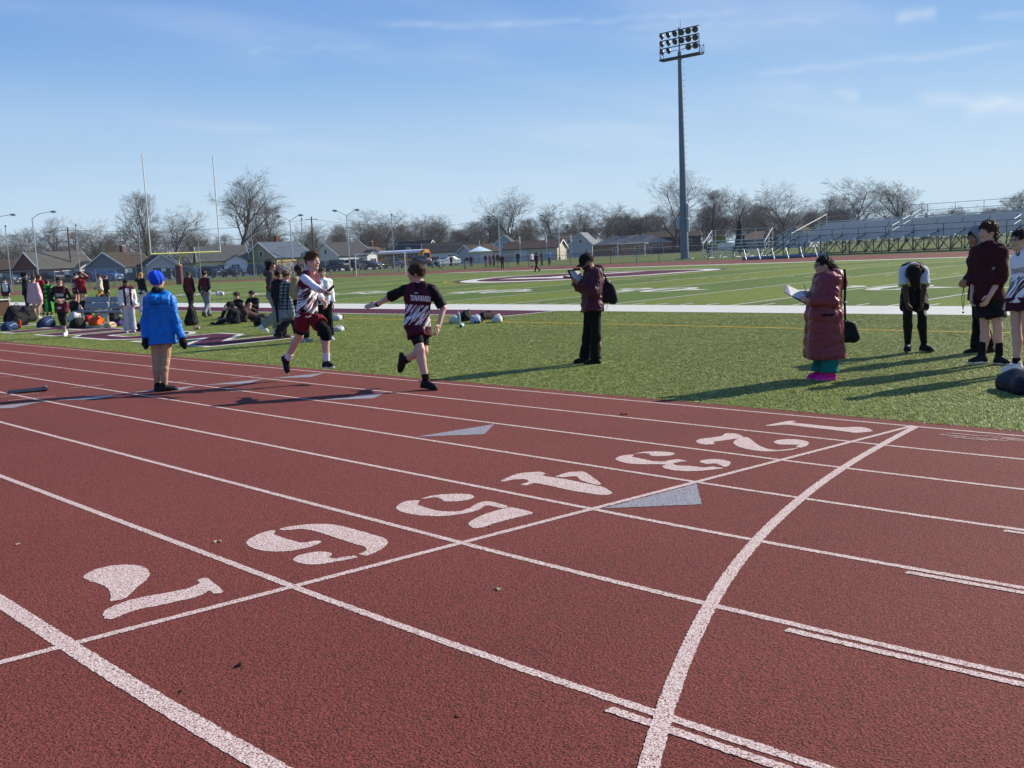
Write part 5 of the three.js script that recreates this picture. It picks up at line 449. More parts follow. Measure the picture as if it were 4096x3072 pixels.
// ------------------------------------------------------------------ what the near people hold
const EX = FD.ex, ev = k => V(...EX[k]);
{
  const a = EX.bat0, b = EX.bat1; const bt = thing('relay_baton', 'black relay baton held out by the white sleeved runner', 'baton', a); const rel = [b[0] - a[0], b[1] - a[1], b[2] - a[2]]; part('baton_tube', bar([0, 0, 0], rel, 0.019, 0.019, 16), cloth('#17171a', 0.35), bt); part('baton_rim', bar(rel.map(v => v * 0.97), rel.map(v => v * 1.01), 0.021, 0.021, 16), cloth('#2a2a2e', 0.3), bt);
  const slab = (c, n, upv, w, h, t) => { const Z = vec(n).normalize(), Y = vec(upv).addScaledVector(Z, -vec(upv).dot(Z)).normalize(), X = Y.clone().cross(Z); const m = new THREE.Matrix4().makeBasis(X, Y, Z); m.setPosition(vec(c)); return rbox(w, h, t, Math.min(0.004, t * 0.4)).applyMatrix4(m); };
  const mid = (p, q) => lerp3(EX[p], EX[q], 0.5); const cf = FD.P.P4.J.fwd;
  const cb = thing('clipboard', 'open black clipboard with white papers held by the coach', 'clipboard', mid('clip0', 'clip2')); const nrm = vec([-0.676 * 0.6 - cf[0] * 0.45, 0.42, 0.726 * 0.6 - cf[2] * 0.45]).normalize().toArray(); part('board', slab([0, 0, 0], nrm, [0, 1, 0], 0.25, 0.30, 0.012), cloth('#101012', 0.5), cb); part('paper', slab([nrm[0] * 0.014, nrm[1] * 0.014 - 0.002, nrm[2] * 0.014], nrm, [0, 1, 0], 0.21, 0.24, 0.003), cloth('#d9d6cf', 0.9), cb); part('clip', slab([0, 0.13, 0], nrm, [0, 1, 0], 0.14, 0.03, 0.03), cloth('#1c1c20', 0.3), cb);
  const ph = thing('phone', 'phone in the hand of the coach above the clipboard', 'phone', EX.phone); part('phone_case', slab([0, 0, 0], [0.3, 0.9, -0.1], cf, 0.075, 0.15, 0.01), cloth('#6d6a66', 0.3), ph); part('screen', slab([0.002, 0.007, 0], [0.3, 0.9, -0.1], cf, 0.066, 0.138, 0.003), cloth('#0c0e12', 0.1), ph);
  const pk = thing('backpack', 'black drawstring backpack on the back of the coach', 'backpack', EX.pack); part('pack_body', solid([{ a: [0, 0.13, 0], b: [0, -0.10, 0], r: 0.055, s: 0.075 }, { a: [0.05, 0.1, 0.05], b: [0.07, -0.13, 0.07], r: 0.05, s: 0.07 }, { a: [-0.05, 0.1, -0.05], b: [-0.07, -0.13, -0.07], r: 0.05, s: 0.07 }], [], 0.011, { fold: 0.02 }), cloth('#1a161a', 0.6), pk); part('shoulder_strap', tube([[0.02, 0.17, 0.02], [-0.08, 0.33, -0.04], [-0.2, 0.26, -0.1], [-0.22, 0.02, -0.1]], 0.011), cloth('#151216'), pk); part('draw_cord', tube([[0.0, -0.16, 0.05], [-0.08, -0.2, 0.1], [-0.12, -0.27, 0.1]], 0.005), cloth('#cfc8c8'), pk);
  const wf = FD.P.P5.J.fwd, d = mid('cb0', 'cb1'), ax = ev('cb1').sub(ev('cb0')).normalize(); const wn = V(-0.676 * 0.45, 1, 0.726 * 0.45); wn.addScaledVector(ax, -ax.dot(wn)).normalize(); const wc = thing('clipboard', 'blue clipboard with a white sheet held by the woman in the padded coat', 'clipboard', d); part('board', slab([0, 0, 0], [wn.x, wn.y, wn.z], [ax.x, ax.y, ax.z], 0.23, 0.31, 0.008), cloth('#2b3678', 0.5), wc); part('paper', slab([wn.x * 0.012 - ax.x * 0.02, wn.y * 0.012 + 0.01, wn.z * 0.012 - ax.z * 0.02], [wn.x - ax.x * 0.15, wn.y, wn.z - ax.z * 0.15], [ax.x, ax.y, ax.z], 0.21, 0.27, 0.003), cloth('#e4e2de', 0.9), wc);
  const pn = thing('pen', 'light blue pen in the hand of the woman in the padded coat', 'pen', EX.pen); part('pen_barrel', bar([0.03, -0.06, 0.02], [-0.02, 0.08, -0.01], 0.005, 0.005, 8), cloth('#3a9fd0', 0.3), pn); part('pen_tip', bar([0.03, -0.06, 0.02], [0.036, -0.076, 0.024], 0.005, 0.001, 8), cloth('#1a1a1c', 0.3), pn);
  const sb = thing('shoulder_bag', 'black shoulder bag hanging behind the padded coat', 'bag', EX.bag); part('bag_body', solid([{ a: [0, 0.07, 0], b: [0, -0.08, 0], r: 0.05, s: 0.075 }, { a: [0.05, 0.06, 0.05], b: [0.07, -0.09, 0.07], r: 0.05, s: 0.07 }, { a: [-0.05, 0.06, -0.05], b: [-0.07, -0.09, -0.07], r: 0.05, s: 0.07 }], [], 0.01, { fold: 0.012 }), cloth('#121114', 0.6), sb); part('strap', tube([[0, 0.1, 0], [-0.01, 0.36, 0], [-0.01, 0.6, 0.01], [-0.07, 0.74, 0.03]], 0.016), cloth('#161418'), sb); part('strap_buckle', rbox(0.05, 0.02, 0.05, 0.006, -0.01, 0.34, 0), cloth('#d6d2cc', 0.4), sb);
  const ly = thing('lanyard', 'thin black lanyard hanging from the hand of the hooded person', 'lanyard', EX.lan1); const t = [EX.lan[0] - EX.lan1[0], EX.lan[1] - EX.lan1[1] + 0.12, EX.lan[2] - EX.lan1[2]]; part('cord', merge([tube([t, [t[0] * 0.6 + 0.02, t[1] * 0.5, t[2] * 0.6], [0, 0.03, 0]], 0.0045), tube([t, [t[0] * 0.6 - 0.02, t[1] * 0.5, t[2] * 0.6 - 0.015], [0, 0.03, 0]], 0.0045)]), cloth('#111113'), ly); part('whistle', rbox(0.035, 0.025, 0.02, 0.008), cloth('#1a1a1c', 0.3), ly);
}

// ------------------------------------------------------------------ people further off (skeletons in their own frame, +z forward)
const FM = FD.M, mid_ = (k, o, label, group) => { const [pos, H, turn] = FM[k]; const s = H / 1.75; const ov = {}; for (const n in o.pose || {}) ov[n] = (n.startsWith('to') || ['face', 'up', 'fwd'].includes(n)) ? o.pose[n] : o.pose[n].map(v => v * s); return person({ c: 0.018, ...o, J: skel(H, ov) }, label, pos, turn, group); };
const stepA = { knL: [0.1, 0.5, 0.16], anL: [0.1, 0.09, 0.26], knR: [-0.1, 0.48, -0.05], anR: [-0.1, 0.14, -0.36], toR: [0, -0.4, 1] };
const cape = (name, m, y0, r0, r1, o = {}) => (root, J, c) => { const k = J.k, n = J.neck, core = [{ a: J.shL, b: [0.14 * k, y0 + 0.2, 0], r: r0 * 0.55, s: r1 * 0.75 }, { a: J.shR, b: [-0.14 * k, y0 + 0.2, 0], r: r0 * 0.55, s: r1 * 0.75 }, { a: [0, n[1] - 0.08, -0.02], b: [0, y0, 0], r: r0, s: r1 }]; const sway = (x, y, z) => 0.02 * Math.sin(Math.atan2(x, z) * 7 + y * 5) * Math.min(1, Math.max(0, (n[1] - y) * 1.3)); let g = solid(core, [], c, { fold: 0.03, freq: 9, ridge: sway, slack: 0.03, cuts: [[0, y0, 0, o.tilt || 0, -1, 0], [0, n[1] + 0.03, 0, 0, 1, 0]] }); if (m.map) g = planarUV(g, J); return part(name, g, m, root); };
const checks = (bg, cols, step, wid) => canvasTex(512, 512, (g, W, H) => { g.fillStyle = bg; g.fillRect(0, 0, W, H); cols.forEach(([c, off, w, al]) => { g.globalAlpha = al; g.fillStyle = c; for (let i = off; i < W; i += step) { g.fillRect(i, 0, w, H); g.fillRect(0, i, W, w); } }); g.globalAlpha = 1; });
const mCheckGreen = new THREE.MeshPhysicalMaterial({ map: checks('#3fae3a', [['#0b0d0b', 20, 60, 1]], 128), roughness: 0.95 }), mPlaid = new THREE.MeshPhysicalMaterial({ map: checks('#2b3340', [['#c9cdd0', 6, 5, 0.85], ['#0f131a', 24, 14, 0.8], ['#8d97a3', 44, 4, 0.7]], 58), roughness: 0.95 }), mYellowPlaid = cloth('#b98a34');
mid_('boyWatch', { c: 0.015, tone: 'fair', hair: ['short', '#2a1a12'], pose: { elL: [0.30, 1.13, 0.02], wrL: [0.06, 1.08, 0.24], elR: [-0.28, 1.12, 0.02], wrR: [-0.02, 1.03, 0.26], knL: [0.05, 0.5, 0.1], anL: [0.03, 0.09, 0.08], knR: [-0.05, 0.5, 0.05], anR: [-0.03, 0.12, -0.28], toR: [0, -0.3, 1], face: [0, -0.25, 1] }, hands: { L: ['relaxed'], R: ['grip'] },
  wear: [top('undershirt', cloth('#131217', 0.75), { off: 0.008, sleeve: 1.62, hem: 0, fold: 0.008 }), vest('running_vest', mJerseyBoy, { off: 0.02, hem: 0.14 }), bottoms('leggings', cloth('#121215', 0.65), { off: 0.006, len: 1.45, fold: 0.003 }), bottoms('shorts', cloth('#5a1a2c', 0.75), { off: 0.024, len: 0.5, flare: 0.03 })], shoes: ['#cfd6dc', '#e0e0e0'], more: glasses(true) }, 'boy checking his watch in a black sleeved vest and maroon shorts, walking towards the track');
mid_('pinkTowel', { tone: 'fair', hair: ['pony', '#2b1d16'], pose: { elL: [0.2, 1.13, 0.12], wrL: [0.08, 1.25, 0.22], elR: [-0.2, 1.13, 0.12], wrR: [-0.08, 1.25, 0.22] }, wear: [cape('pink_towel', cloth('#d2a4ae', 0.95), 0.62, 0.13, 0.27, { tilt: 0.2 })], shoes: ['#c9aca4', '#b89a92'] }, 'girl wrapped in a pale pink towel seen from behind');
mid_('darkCap', { tone: 'tan', hair: ['short', '#120e0c'], headwear: [['knit_hat', 'beanie', '#101116', 0.95]], wear: [bottoms('trousers', cloth('#17171b'), { len: 1.96, flare: 0.01 }), top('jacket', cloth('#15151a'), { off: 0.035, sleeve: 1.95, fold: 0.02 })], shoes: ['#141416', '#1c1c1e'] }, 'person in a black knit hat and black jacket standing behind the pink towel');
mid_('redJacket', { tone: 'fair', hair: ['pony', '#3a2418'], wear: [bottoms('shorts', cloth('#15131a'), { len: 0.6, flare: 0.02, off: 0.02 }), top('hooded_jacket', cloth('#8d1622'), { off: 0.03, sleeve: 1.95, fold: 0.02 })], headwear: [['hood', 'hoodDown', '#8d1622', 0.9]], shoes: ['#1a1a1c', '#c8c8c8'] }, 'person in a bright red hooded jacket between the pink towel and the green blanket');
mid_('greenBlanket', { tone: 'fair', hair: ['long', '#1d1410'], wear: [cape('checked_blanket', mCheckGreen, 0.16, 0.14, 0.2)], shoes: ['#1a1a1c', '#c8c8c8'], headwear: [['neck_wrap', 'hoodDown', '#3fae3a', 0.95]] }, 'person wrapped in a bright green and black checked blanket');
mid_('raglan', { tone: 'fair', hair: ['short', '#241711'], wear: [top('shirt', mRaglan, { off: 0.016, sleeve: 0, hem: 0.08 }), sleeves('sleeve', cloth('#171b2c', 0.8), 0, 1.9, 0.016), bottoms('shorts', cloth('#561626', 0.75), { off: 0.022, len: 0.42, flare: 0.03 })], shoes: ['#2a2a2e', '#c8c8c8'] }, 'boy in a white shirt with navy sleeves and maroon shorts at the far left');
mid_('tank', { tone: 'pale', hair: ['short', '#1a1411'], pose: { head: [0, 1.62, 0.06], face: [0, -0.35, 1], wrL: [0.18, 0.98, 0.2], wrR: [-0.18, 0.98, 0.2] }, wear: [vest('running_vest', mJerseyStreak, { off: 0.014, hem: 0.1 }), bottoms('shorts', cloth('#561626', 0.75), { off: 0.022, len: 0.5, flare: 0.03 })], shoes: ['#1a1a1c', '#c8c8c8'] }, 'bare armed boy in a streaked vest seen from behind beside the red sweatshirt');
mid_('redHoodie', { tone: 'fair', hair: ['long', '#20150f'], pose: { elL: [0.30, 1.52, 0.06], wrL: [0.06, 1.72, 0.14] }, wear: [top('sweatshirt', cloth('#78101e'), { off: 0.026, sleeve: 1.9, fold: 0.018 }), bottoms('shorts', cloth('#4d1424', 0.75), { off: 0.022, len: 0.5, flare: 0.03 })], shoes: ['#1a1a1c', '#c8c8c8'] }, 'girl in a red sweatshirt with one hand raised to her head');
mid_('yellowPants', { tone: 'tan', hair: ['mop', '#3b2616'], headwear: [['headband', 'headband', '#0e0e10', 0.9]], pose: { elL: [0.24, 1.12, 0.06], wrL: [0.06, 1.02, 0.24], elR: [-0.24, 1.12, 0.06], wrR: [-0.06, 1.0, 0.24], face: [0, -0.3, 1], ...stepA }, wear: [bottoms('trousers', mYellowPlaid, { off: 0.016, len: 1.96, flare: 0.02 }), top('jacket', cloth('#c2bba6'), { off: 0.04, sleeve: 1.9, fold: 0.024, hem: 0.08 })], shoes: ['#c8c8c8', '#d8d8d8'] }, 'person in a cream jacket, yellow trousers and black headband');
mid_('behindYellow', { tone: 'fair', hair: ['mop', '#5a3d24'], pose: { elR: [-0.28, 1.15, -0.08], wrR: [-0.34, 0.92, -0.12] }, wear: [bottoms('trousers', cloth('#1a1a20'), { len: 1.96 }), top('shirt', cloth('#14161f'), { off: 0.02, sleeve: 1.95 })], shoes: ['#1a1a1c', '#c8c8c8'] }, 'person in a dark shirt mostly hidden behind the cream jacket');
const mVarsity = jersey((g, W, H) => { g.fillStyle = '#dcdad8'; g.fillRect(0, 0, W, H); g.fillStyle = '#4a1626'; g.fillRect(150, 0, 60, H); g.fillRect(302, 0, 60, H); g.fillRect(690, 0, 156, H); g.fillRect(0, 0, W, 90); g.fillStyle = '#e4e2e2'; g.fillRect(210, 60, 92, 320); slashes(g, 212, 200, 88, 180, 16, ['#4a1626', '#6a4050', '#888'], 61, -0.8, 4, 14); });
mid_('varsity', { c: 0.015, tone: 'tan', hair: ['long', '#120c0a'], pose: { wrL: [0.2, 0.9, 0.12], wrR: [-0.2, 0.88, 0.16], face: [0.25, -0.35, 1] }, hands: { R: ['grip'] }, wear: [bottoms('sweatpants', cloth('#b9b8c4'), { off: 0.026, len: 1.97, flare: 0.03, fold: 0.02 }), top('varsity_jacket', mVarsity, { off: 0.038, sleeve: 1.95, fold: 0.022, hem: 0.06 })], shoes: ['#b9bcc4', '#d8d8d8'] }, 'girl in a white and maroon varsity jacket and pale sweatpants looking down beside the bench');
mid_('blonde', { tone: 'fair', hair: ['pony', '#a8814a'], pose: { elL: [0.34, 1.42, 0.10], wrL: [0.10, 1.62, 0.16] }, wear: [bottoms('trousers', cloth('#c8c8d2'), { len: 1.96, flare: 0.02 }), top('shirt', cloth('#121217', 0.7), { off: 0.012, sleeve: 1.95 })], shoes: ['#c8c8c8', '#d8d8d8'] }, 'blonde girl with a ponytail shading her eyes, black top and white trousers, seen from behind');
mid_('farWalker', { c: 0.03, tone: 'fair', hair: ['short', '#8a8078'], pose: stepA, wear: [bottoms('trousers', cloth('#8f8f98'), { len: 1.96 }), top('shirt', cloth('#4a3f55'), { sleeve: 1.9 })], shoes: ['#c8c8c8', '#d8d8d8'] }, 'small distant walker in grey trousers along the fence near the goalpost');
mid_('maroonGirl', { c: 0.016, tone: 'tan', hair: ['pony', '#120d0b'], pose: stepA, wear: [bottoms('trousers', cloth('#25252a'), { off: 0.02, len: 1.96, flare: 0.02, fold: 0.018 }), top('shirt', cloth('#121217'), { off: 0.014, sleeve: 1.95 }), vest('running_vest', cloth('#5e1626', 0.75), { off: 0.026, hem: 0.12 })], shoes: ['#1a1a1e', '#8a7a70'] }, 'girl walking away in a maroon vest over black sleeves and dark trousers');
mid_('maroonBoy', { c: 0.016, tone: 'fair', hair: ['mop', '#2c1d13'], pose: { ...stepA, elR: [-0.25, 1.12, -0.08], wrR: [-0.12, 0.95, -0.14], elL: [0.24, 1.12, -0.06] }, wear: [bottoms('sweatpants', cloth('#7d8288'), { off: 0.024, len: 1.94, flare: 0.012, fold: 0.02 }), top('shirt', cloth('#171b28'), { off: 0.014, sleeve: 1.95 }), vest('running_vest', cloth('#5e1626', 0.75), { off: 0.026, hem: 0.12 })], shoes: ['#131315', '#1c1c1e'] }, 'boy walking away in a maroon vest over navy sleeves and grey sweatpants');
mid_('brownHood', { c: 0.0145, tone: 'tan', hair: ['curly', '#171110'], headwear: [['hood', 'hoodDown', '#4c4040', 0.9]], pose: { elL: [0.24, 1.12, -0.04], wrL: [0.17, 0.98, 0.2], elR: [-0.24, 1.12, -0.04], wrR: [-0.17, 0.98, 0.2], face: [0.2, 0, 1], knL: [0.1, 0.5, 0.12], anL: [0.1, 0.09, 0.02], knR: [-0.1, 0.52, 0.12], anR: [-0.1, 0.2, -0.28], toR: [0, -0.5, 1] }, wear: [bottoms('sweatpants', cloth('#80847f'), { off: 0.034, len: 1.93, flare: 0.012, fold: 0.028 }), top('hoodie', cloth('#4c4040'), { off: 0.03, sleeve: 1.9, fold: 0.026, hem: 0.1 }), (root, J) => part('chest_patch', box(0.01, 0.1, 0.05, J.shR[0] - 0.03, J.chest[1] - 0.02, 0.1), cloth('#b02030'), root)], shoes: ['#d4dce2', '#e2e4e6'] }, 'tall person in a brown hoodie, baggy grey sweatpants and white trainers striding on the turf');
mid_('plaidA', { tone: 'tan', hair: ['short', '#14100e'], wear: [bottoms('trousers', cloth('#16161b'), { len: 1.96, flare: 0.01 }), top('shirt', cloth('#15171f'), { off: 0.03, sleeve: 1.95 })], shoes: ['#15151a', '#222'] }, 'dark haired person in dark clothes half hidden behind the brown hoodie');
mid_('plaidB', { c: 0.0145, tone: 'fair', hair: ['mop', '#4a2f1c'], pose: { ...stepA, elL: [0.2, 1.13, 0.1], wrL: [0.08, 1.2, 0.2], elR: [-0.2, 1.13, 0.1], wrR: [-0.08, 1.2, 0.2], face: [0.1, -0.2, 1] }, wear: [bottoms('trousers', cloth('#17171c'), { off: 0.03, len: 1.96, flare: 0.03, fold: 0.02 }), cape('plaid_blanket', mPlaid, 0.45, 0.12, 0.22, { tilt: -0.25 }), (root, J, c) => { const r = rng(9), gs = []; for (let i = 0; i < 40; i++) { const a = i / 40 * 6.283, x = Math.sin(a) * 0.21, z = Math.cos(a) * 0.21, y = 0.46 - 0.25 * x; gs.push(bar([x, y, z], [x * 1.04 + (r() - 0.5) * 0.02, y - 0.09, z * 1.04], 0.006, 0.004, 4)); } part('blanket_fringe', merge(gs), cloth('#b8bcc0'), root); }], shoes: ['#16161a', '#222226'] }, 'person walking wrapped in a navy and white plaid blanket with fringe');
mid_('tanHoodie', { c: 0.0145, tone: 'dark', hair: ['short', '#0a0807'], pose: { elL: [0.25, 1.12, -0.02], wrL: [0.08, 0.98, 0.22], elR: [-0.25, 1.12, -0.02], wrR: [-0.08, 0.98, 0.22], face: [0.3, 0.05, 1] }, wear: [bottoms('trousers', cloth('#121214'), { off: 0.02, len: 1.96, flare: 0.016, fold: 0.02 }), top('hoodie', cloth('#9c8668'), { off: 0.028, sleeve: 1.95, fold: 0.026, hem: 0.1 })], headwear: [['hood', 'hoodDown', '#9c8668', 0.9]], shoes: ['#a9a79c', '#c4c2b8'] }, 'person in a tan hoodie and black trousers standing behind the runner with the baton');
mid_('whiteHoodie', { c: 0.0145, tone: 'fair', hair: ['pony', '#3c2619'], pose: { face: [-0.2, 0, 1], wrL: [0.2, 0.9, 0.1] }, wear: [bottoms('trousers', cloth('#101012'), { off: 0.024, len: 1.9, flare: 0.03, fold: 0.018 }), top('hoodie', mWhitePrint, { off: 0.024, sleeve: 1.95, fold: 0.026, hem: 0.08 })], headwear: [['hood', 'hoodDown', '#dcdce0', 0.9]], shoes: ['#d2d6da', '#e2e2e2'] }, 'girl in a white hoodie with a pink print, partly hidden by the baton runner');
mid_('fieldWalker', { c: 0.024, tone: 'tan', hair: ['short', '#120e0c'], headwear: [['knit_hat', 'beanie', '#111216', 0.95]], pose: { ...stepA, elL: [0.22, 1.12, 0.05], wrL: [0.12, 1.05, 0.26], wrR: [-0.12, 1.05, 0.26], elR: [-0.22, 1.12, 0.05] }, wear: [bottoms('trousers', cloth('#0e0e11'), { len: 1.96, flare: 0.01 }), top('jacket', cloth('#5c1420'), { off: 0.03, sleeve: 1.9 })], shoes: ['#101012', '#181818'] }, 'person in black trousers and red jacket walking on the far side of the field');
// seated and lying
function sit(H, o = {}) { const k = H / 1.75, s = a => a.map(v => v * k); return { ...skel(H), pel: s([0, 0.13, -0.02]), chest: s([0, 0.44, -0.08]), neck: s([0, 0.61, -0.04]), head: s([0, 0.77, 0.0]), shL: s([0.165, 0.56, -0.06]), shR: s([-0.165, 0.56, -0.06]), elL: s([0.25, 0.32, 0.1]), wrL: s([0.17, 0.40, 0.32]), elR: s([-0.25, 0.32, 0.1]), wrR: s([-0.17, 0.40, 0.32]), hiL: s([0.09, 0.12, 0.02]), hiR: s([-0.09, 0.12, 0.02]), knL: s([0.16, 0.44, 0.36]), knR: s([-0.16, 0.44, 0.36]), anL: s([0.13, 0.09, 0.58]), anR: s([-0.13, 0.09, 0.58]), ...o }; }
const FSS = FD.S; const seat = (k, o, label) => { const [pos, turn] = FSS[k]; return person({ c: 0.018, ...o, J: sit(o.H || 1.7, o.pose) }, label, pos, turn); };
const blk = cloth('#141418'), sh2 = ['#1a1a1c', '#c8c8c8'];
seat('redBoy', { tone: 'pale', hair: ['mop', '#4a1d12'], pose: { face: [-0.3, -0.1, 1] }, wear: [bottoms('trousers', blk, { off: 0.016 }), top('t_shirt', blk, { off: 0.018, sleeve: 0.7, fold: 0.012 })], shoes: sh2 }, 'red haired boy in a black T-shirt sitting on the turf');
seat('darkBoy', { tone: 'fair', hair: ['mop', '#0f0c0b'], pose: { face: [-0.5, -0.1, 1] }, wear: [bottoms('trousers', blk, { off: 0.016 }), top('sweatshirt', blk, { off: 0.026, sleeve: 1.95, fold: 0.018 })], shoes: sh2 }, 'black haired boy in a black sweatshirt sitting on the turf');
seat('bs1', { tone: 'tan', hair: ['mop', '#1a1310'], wear: [bottoms('trousers', blk, {}), top('jacket', cloth('#17181d'), { off: 0.034, sleeve: 1.95, fold: 0.02 })], shoes: sh2 }, 'dark haired person in a black jacket sitting behind the left end of the bench');
seat('bs2', { tone: 'pale', hair: ['short', '#b08c58'], wear: [bottoms('trousers', blk, {}), top('sweatshirt', cloth('#15151b'), { off: 0.03, sleeve: 1.95, fold: 0.02 })], shoes: sh2 }, 'blond person sitting behind the bench, face towards the track');
seat('bs3', { tone: 'fair', hair: ['long', '#8a6a44'], wear: [bottoms('trousers', blk, {}), top('sweatshirt', cloth('#c8bfae'), { off: 0.03, sleeve: 1.95, fold: 0.02 })], shoes: sh2 }, 'light haired person in a beige top sitting behind the gap between the benches');
seat('bs4', { tone: 'tan', hair: ['curly', '#130e0c'], wear: [bottoms('trousers', blk, {}), top('sweatshirt', cloth('#c9c9c6'), { off: 0.03, sleeve: 1.95, fold: 0.02 })], shoes: sh2 }, 'dark haired person with a pale top, back turned, behind the right bench');
seat('bs5', { tone: 'tan', hair: ['long', '#1c130f'], wear: [bottoms('trousers', blk, {}), top('sweatshirt', cloth('#a4a6b0'), { off: 0.03, sleeve: 1.95, fold: 0.02 })], shoes: sh2 }, 'dark haired person in a grey top leaning behind the right bench');
near('LA', { c: 0.016, tone: 'tan', hair: ['curly', '#120e0c'], wear: [bottoms('trousers', cloth('#1b1b20'), { off: 0.02, len: 1.95, fold: 0.02 }), top('hoodie', cloth('#15161b'), { off: 0.036, sleeve: 1.9, fold: 0.026 })], shoes: ['#15161a', '#2e7a60'] }, 'person in black reclining on the turf with legs stretched to the left');
near('LB', { c: 0.016, tone: 'brown', hair: ['curly', '#0c0908'], wear: [bottoms('trousers', cloth('#222226'), { off: 0.02, len: 1.95, fold: 0.02 }), top('hoodie', cloth('#42332e'), { off: 0.036, sleeve: 1.9, fold: 0.026 })], shoes: ['#1a1a1c', '#2a2a2a'] }, 'person in a brown hoodie lying propped on one elbow on the turf');
// far spectators beyond the fence: few pixels each
{
  const cols = [['#5a2430', '#1a1a22', 'in a maroon top and dark trousers sitting in a folding chair, left one', 1], ['#2a2a33', '#4a4a55', 'in dark clothes sitting in a folding chair, right one', 1], ['#5a1522', '#1a1a20', 'in a maroon top standing beside the white car'], ['#15151a', '#8d8878', 'in a black top and khaki trousers near the pushchair'], ['#1e2440', '#3a3a40', 'in a navy jacket near the blue canopy'], ['#1f2540', '#8c8c94', 'in a navy top and grey trousers, left end of the cluster'], ['#b06a5a', '#7a2430', 'in a pinkish red top in the cluster behind the fence'], ['#14141a', '#14141a', 'all in black in the cluster behind the fence'], ['#3a2a2a', '#a08c78', 'in a brown top and bare legs in the cluster'], ['#5a2a28', '#202026', 'in a rust top at the near side of the fence'], ['#33101c', '#15151a', 'in a maroon jacket left of the walking coach in red'], ['#d8d8dc', '#4a1a28', 'in a white top and maroon shorts behind the far walker'], ['#2a2226', '#15151a', 'in dark clothes leaning right of the far walker'], ['#8fb0d8', '#3a3a44', 'in a light blue top standing alone behind the fence'], ['#15151a', '#15151a', 'in black beside the school bus'], ['#222830', '#2a2a30', 'standing in front of the small bleachers']];
  FD.F.forEach(([pos, turn], i) => { const [a, b, t, s] = cols[i], q = rng(i + 3); const H = 1.6 + q() * 0.2; let J = skel(H, i === 3 ? { chest: [0, 1.18, 0.18], neck: [0, 1.26, 0.34], head: [0, 1.33, 0.48], shL: [0.16, 1.24, 0.3], shR: [-0.16, 1.24, 0.3], elL: [0.18, 0.98, 0.36], wrL: [0.14, 0.78, 0.45], elR: [-0.18, 0.98, 0.36], wrR: [-0.14, 0.78, 0.45] } : {}); if (s) { const up = ['pel', 'chest', 'neck', 'head', 'shL', 'shR', 'elL', 'elR', 'wrL', 'wrR', 'hiL', 'hiR']; J = sit(H); for (const n of up) J[n] = [J[n][0], J[n][1] + 0.36, J[n][2]]; J.knL = [0.13, 0.48, 0.38]; J.knR = [-0.13, 0.48, 0.38]; J.anL = [0.12, 0.09, 0.44]; J.anR = [-0.12, 0.09, 0.44]; }
    person({ c: 0.034, J, tone: ['fair', 'tan', 'pale'][i % 3], hair: ['short', ['#2a1c14', '#15100e', '#6a5038'][i % 3]], wear: [bottoms('trousers', cloth(b), { len: i === 8 || i === 11 ? 0.6 : 1.95, off: 0.014 }), top('jacket', cloth(a), { sleeve: 1.9, off: 0.024 })], shoes: ['#26262a', '#3a3a3e'] }, 'distant spectator ' + t, [pos[0], gy(pos[0], pos[2]), pos[2]], turn, undefined);
    if (s) { const ch = thing('folding_chair', i ? 'dark folding chair under the right seated spectator' : 'dark folding chair under the left seated spectator', 'chair', [pos[0], gy(pos[0], pos[2]), pos[2]], turn); part('seat', box(0.5, 0.03, 0.45, 0, 0.36, 0.02), cloth('#20242e'), ch); part('backrest', box(0.5, 0.42, 0.03, 0, 0.66, -0.26, 0, -0.18), cloth('#20242e'), ch); for (const sx of [-1, 1]) { part('leg', bar([sx * 0.25, 0, 0.25], [sx * 0.25, 0.5, -0.22], 0.014), cloth('#3a3a40', 0.4), ch); part('leg', bar([sx * 0.25, 0, -0.25], [sx * 0.25, 0.56, 0.22], 0.014), cloth('#3a3a40', 0.4), ch); } } });
}

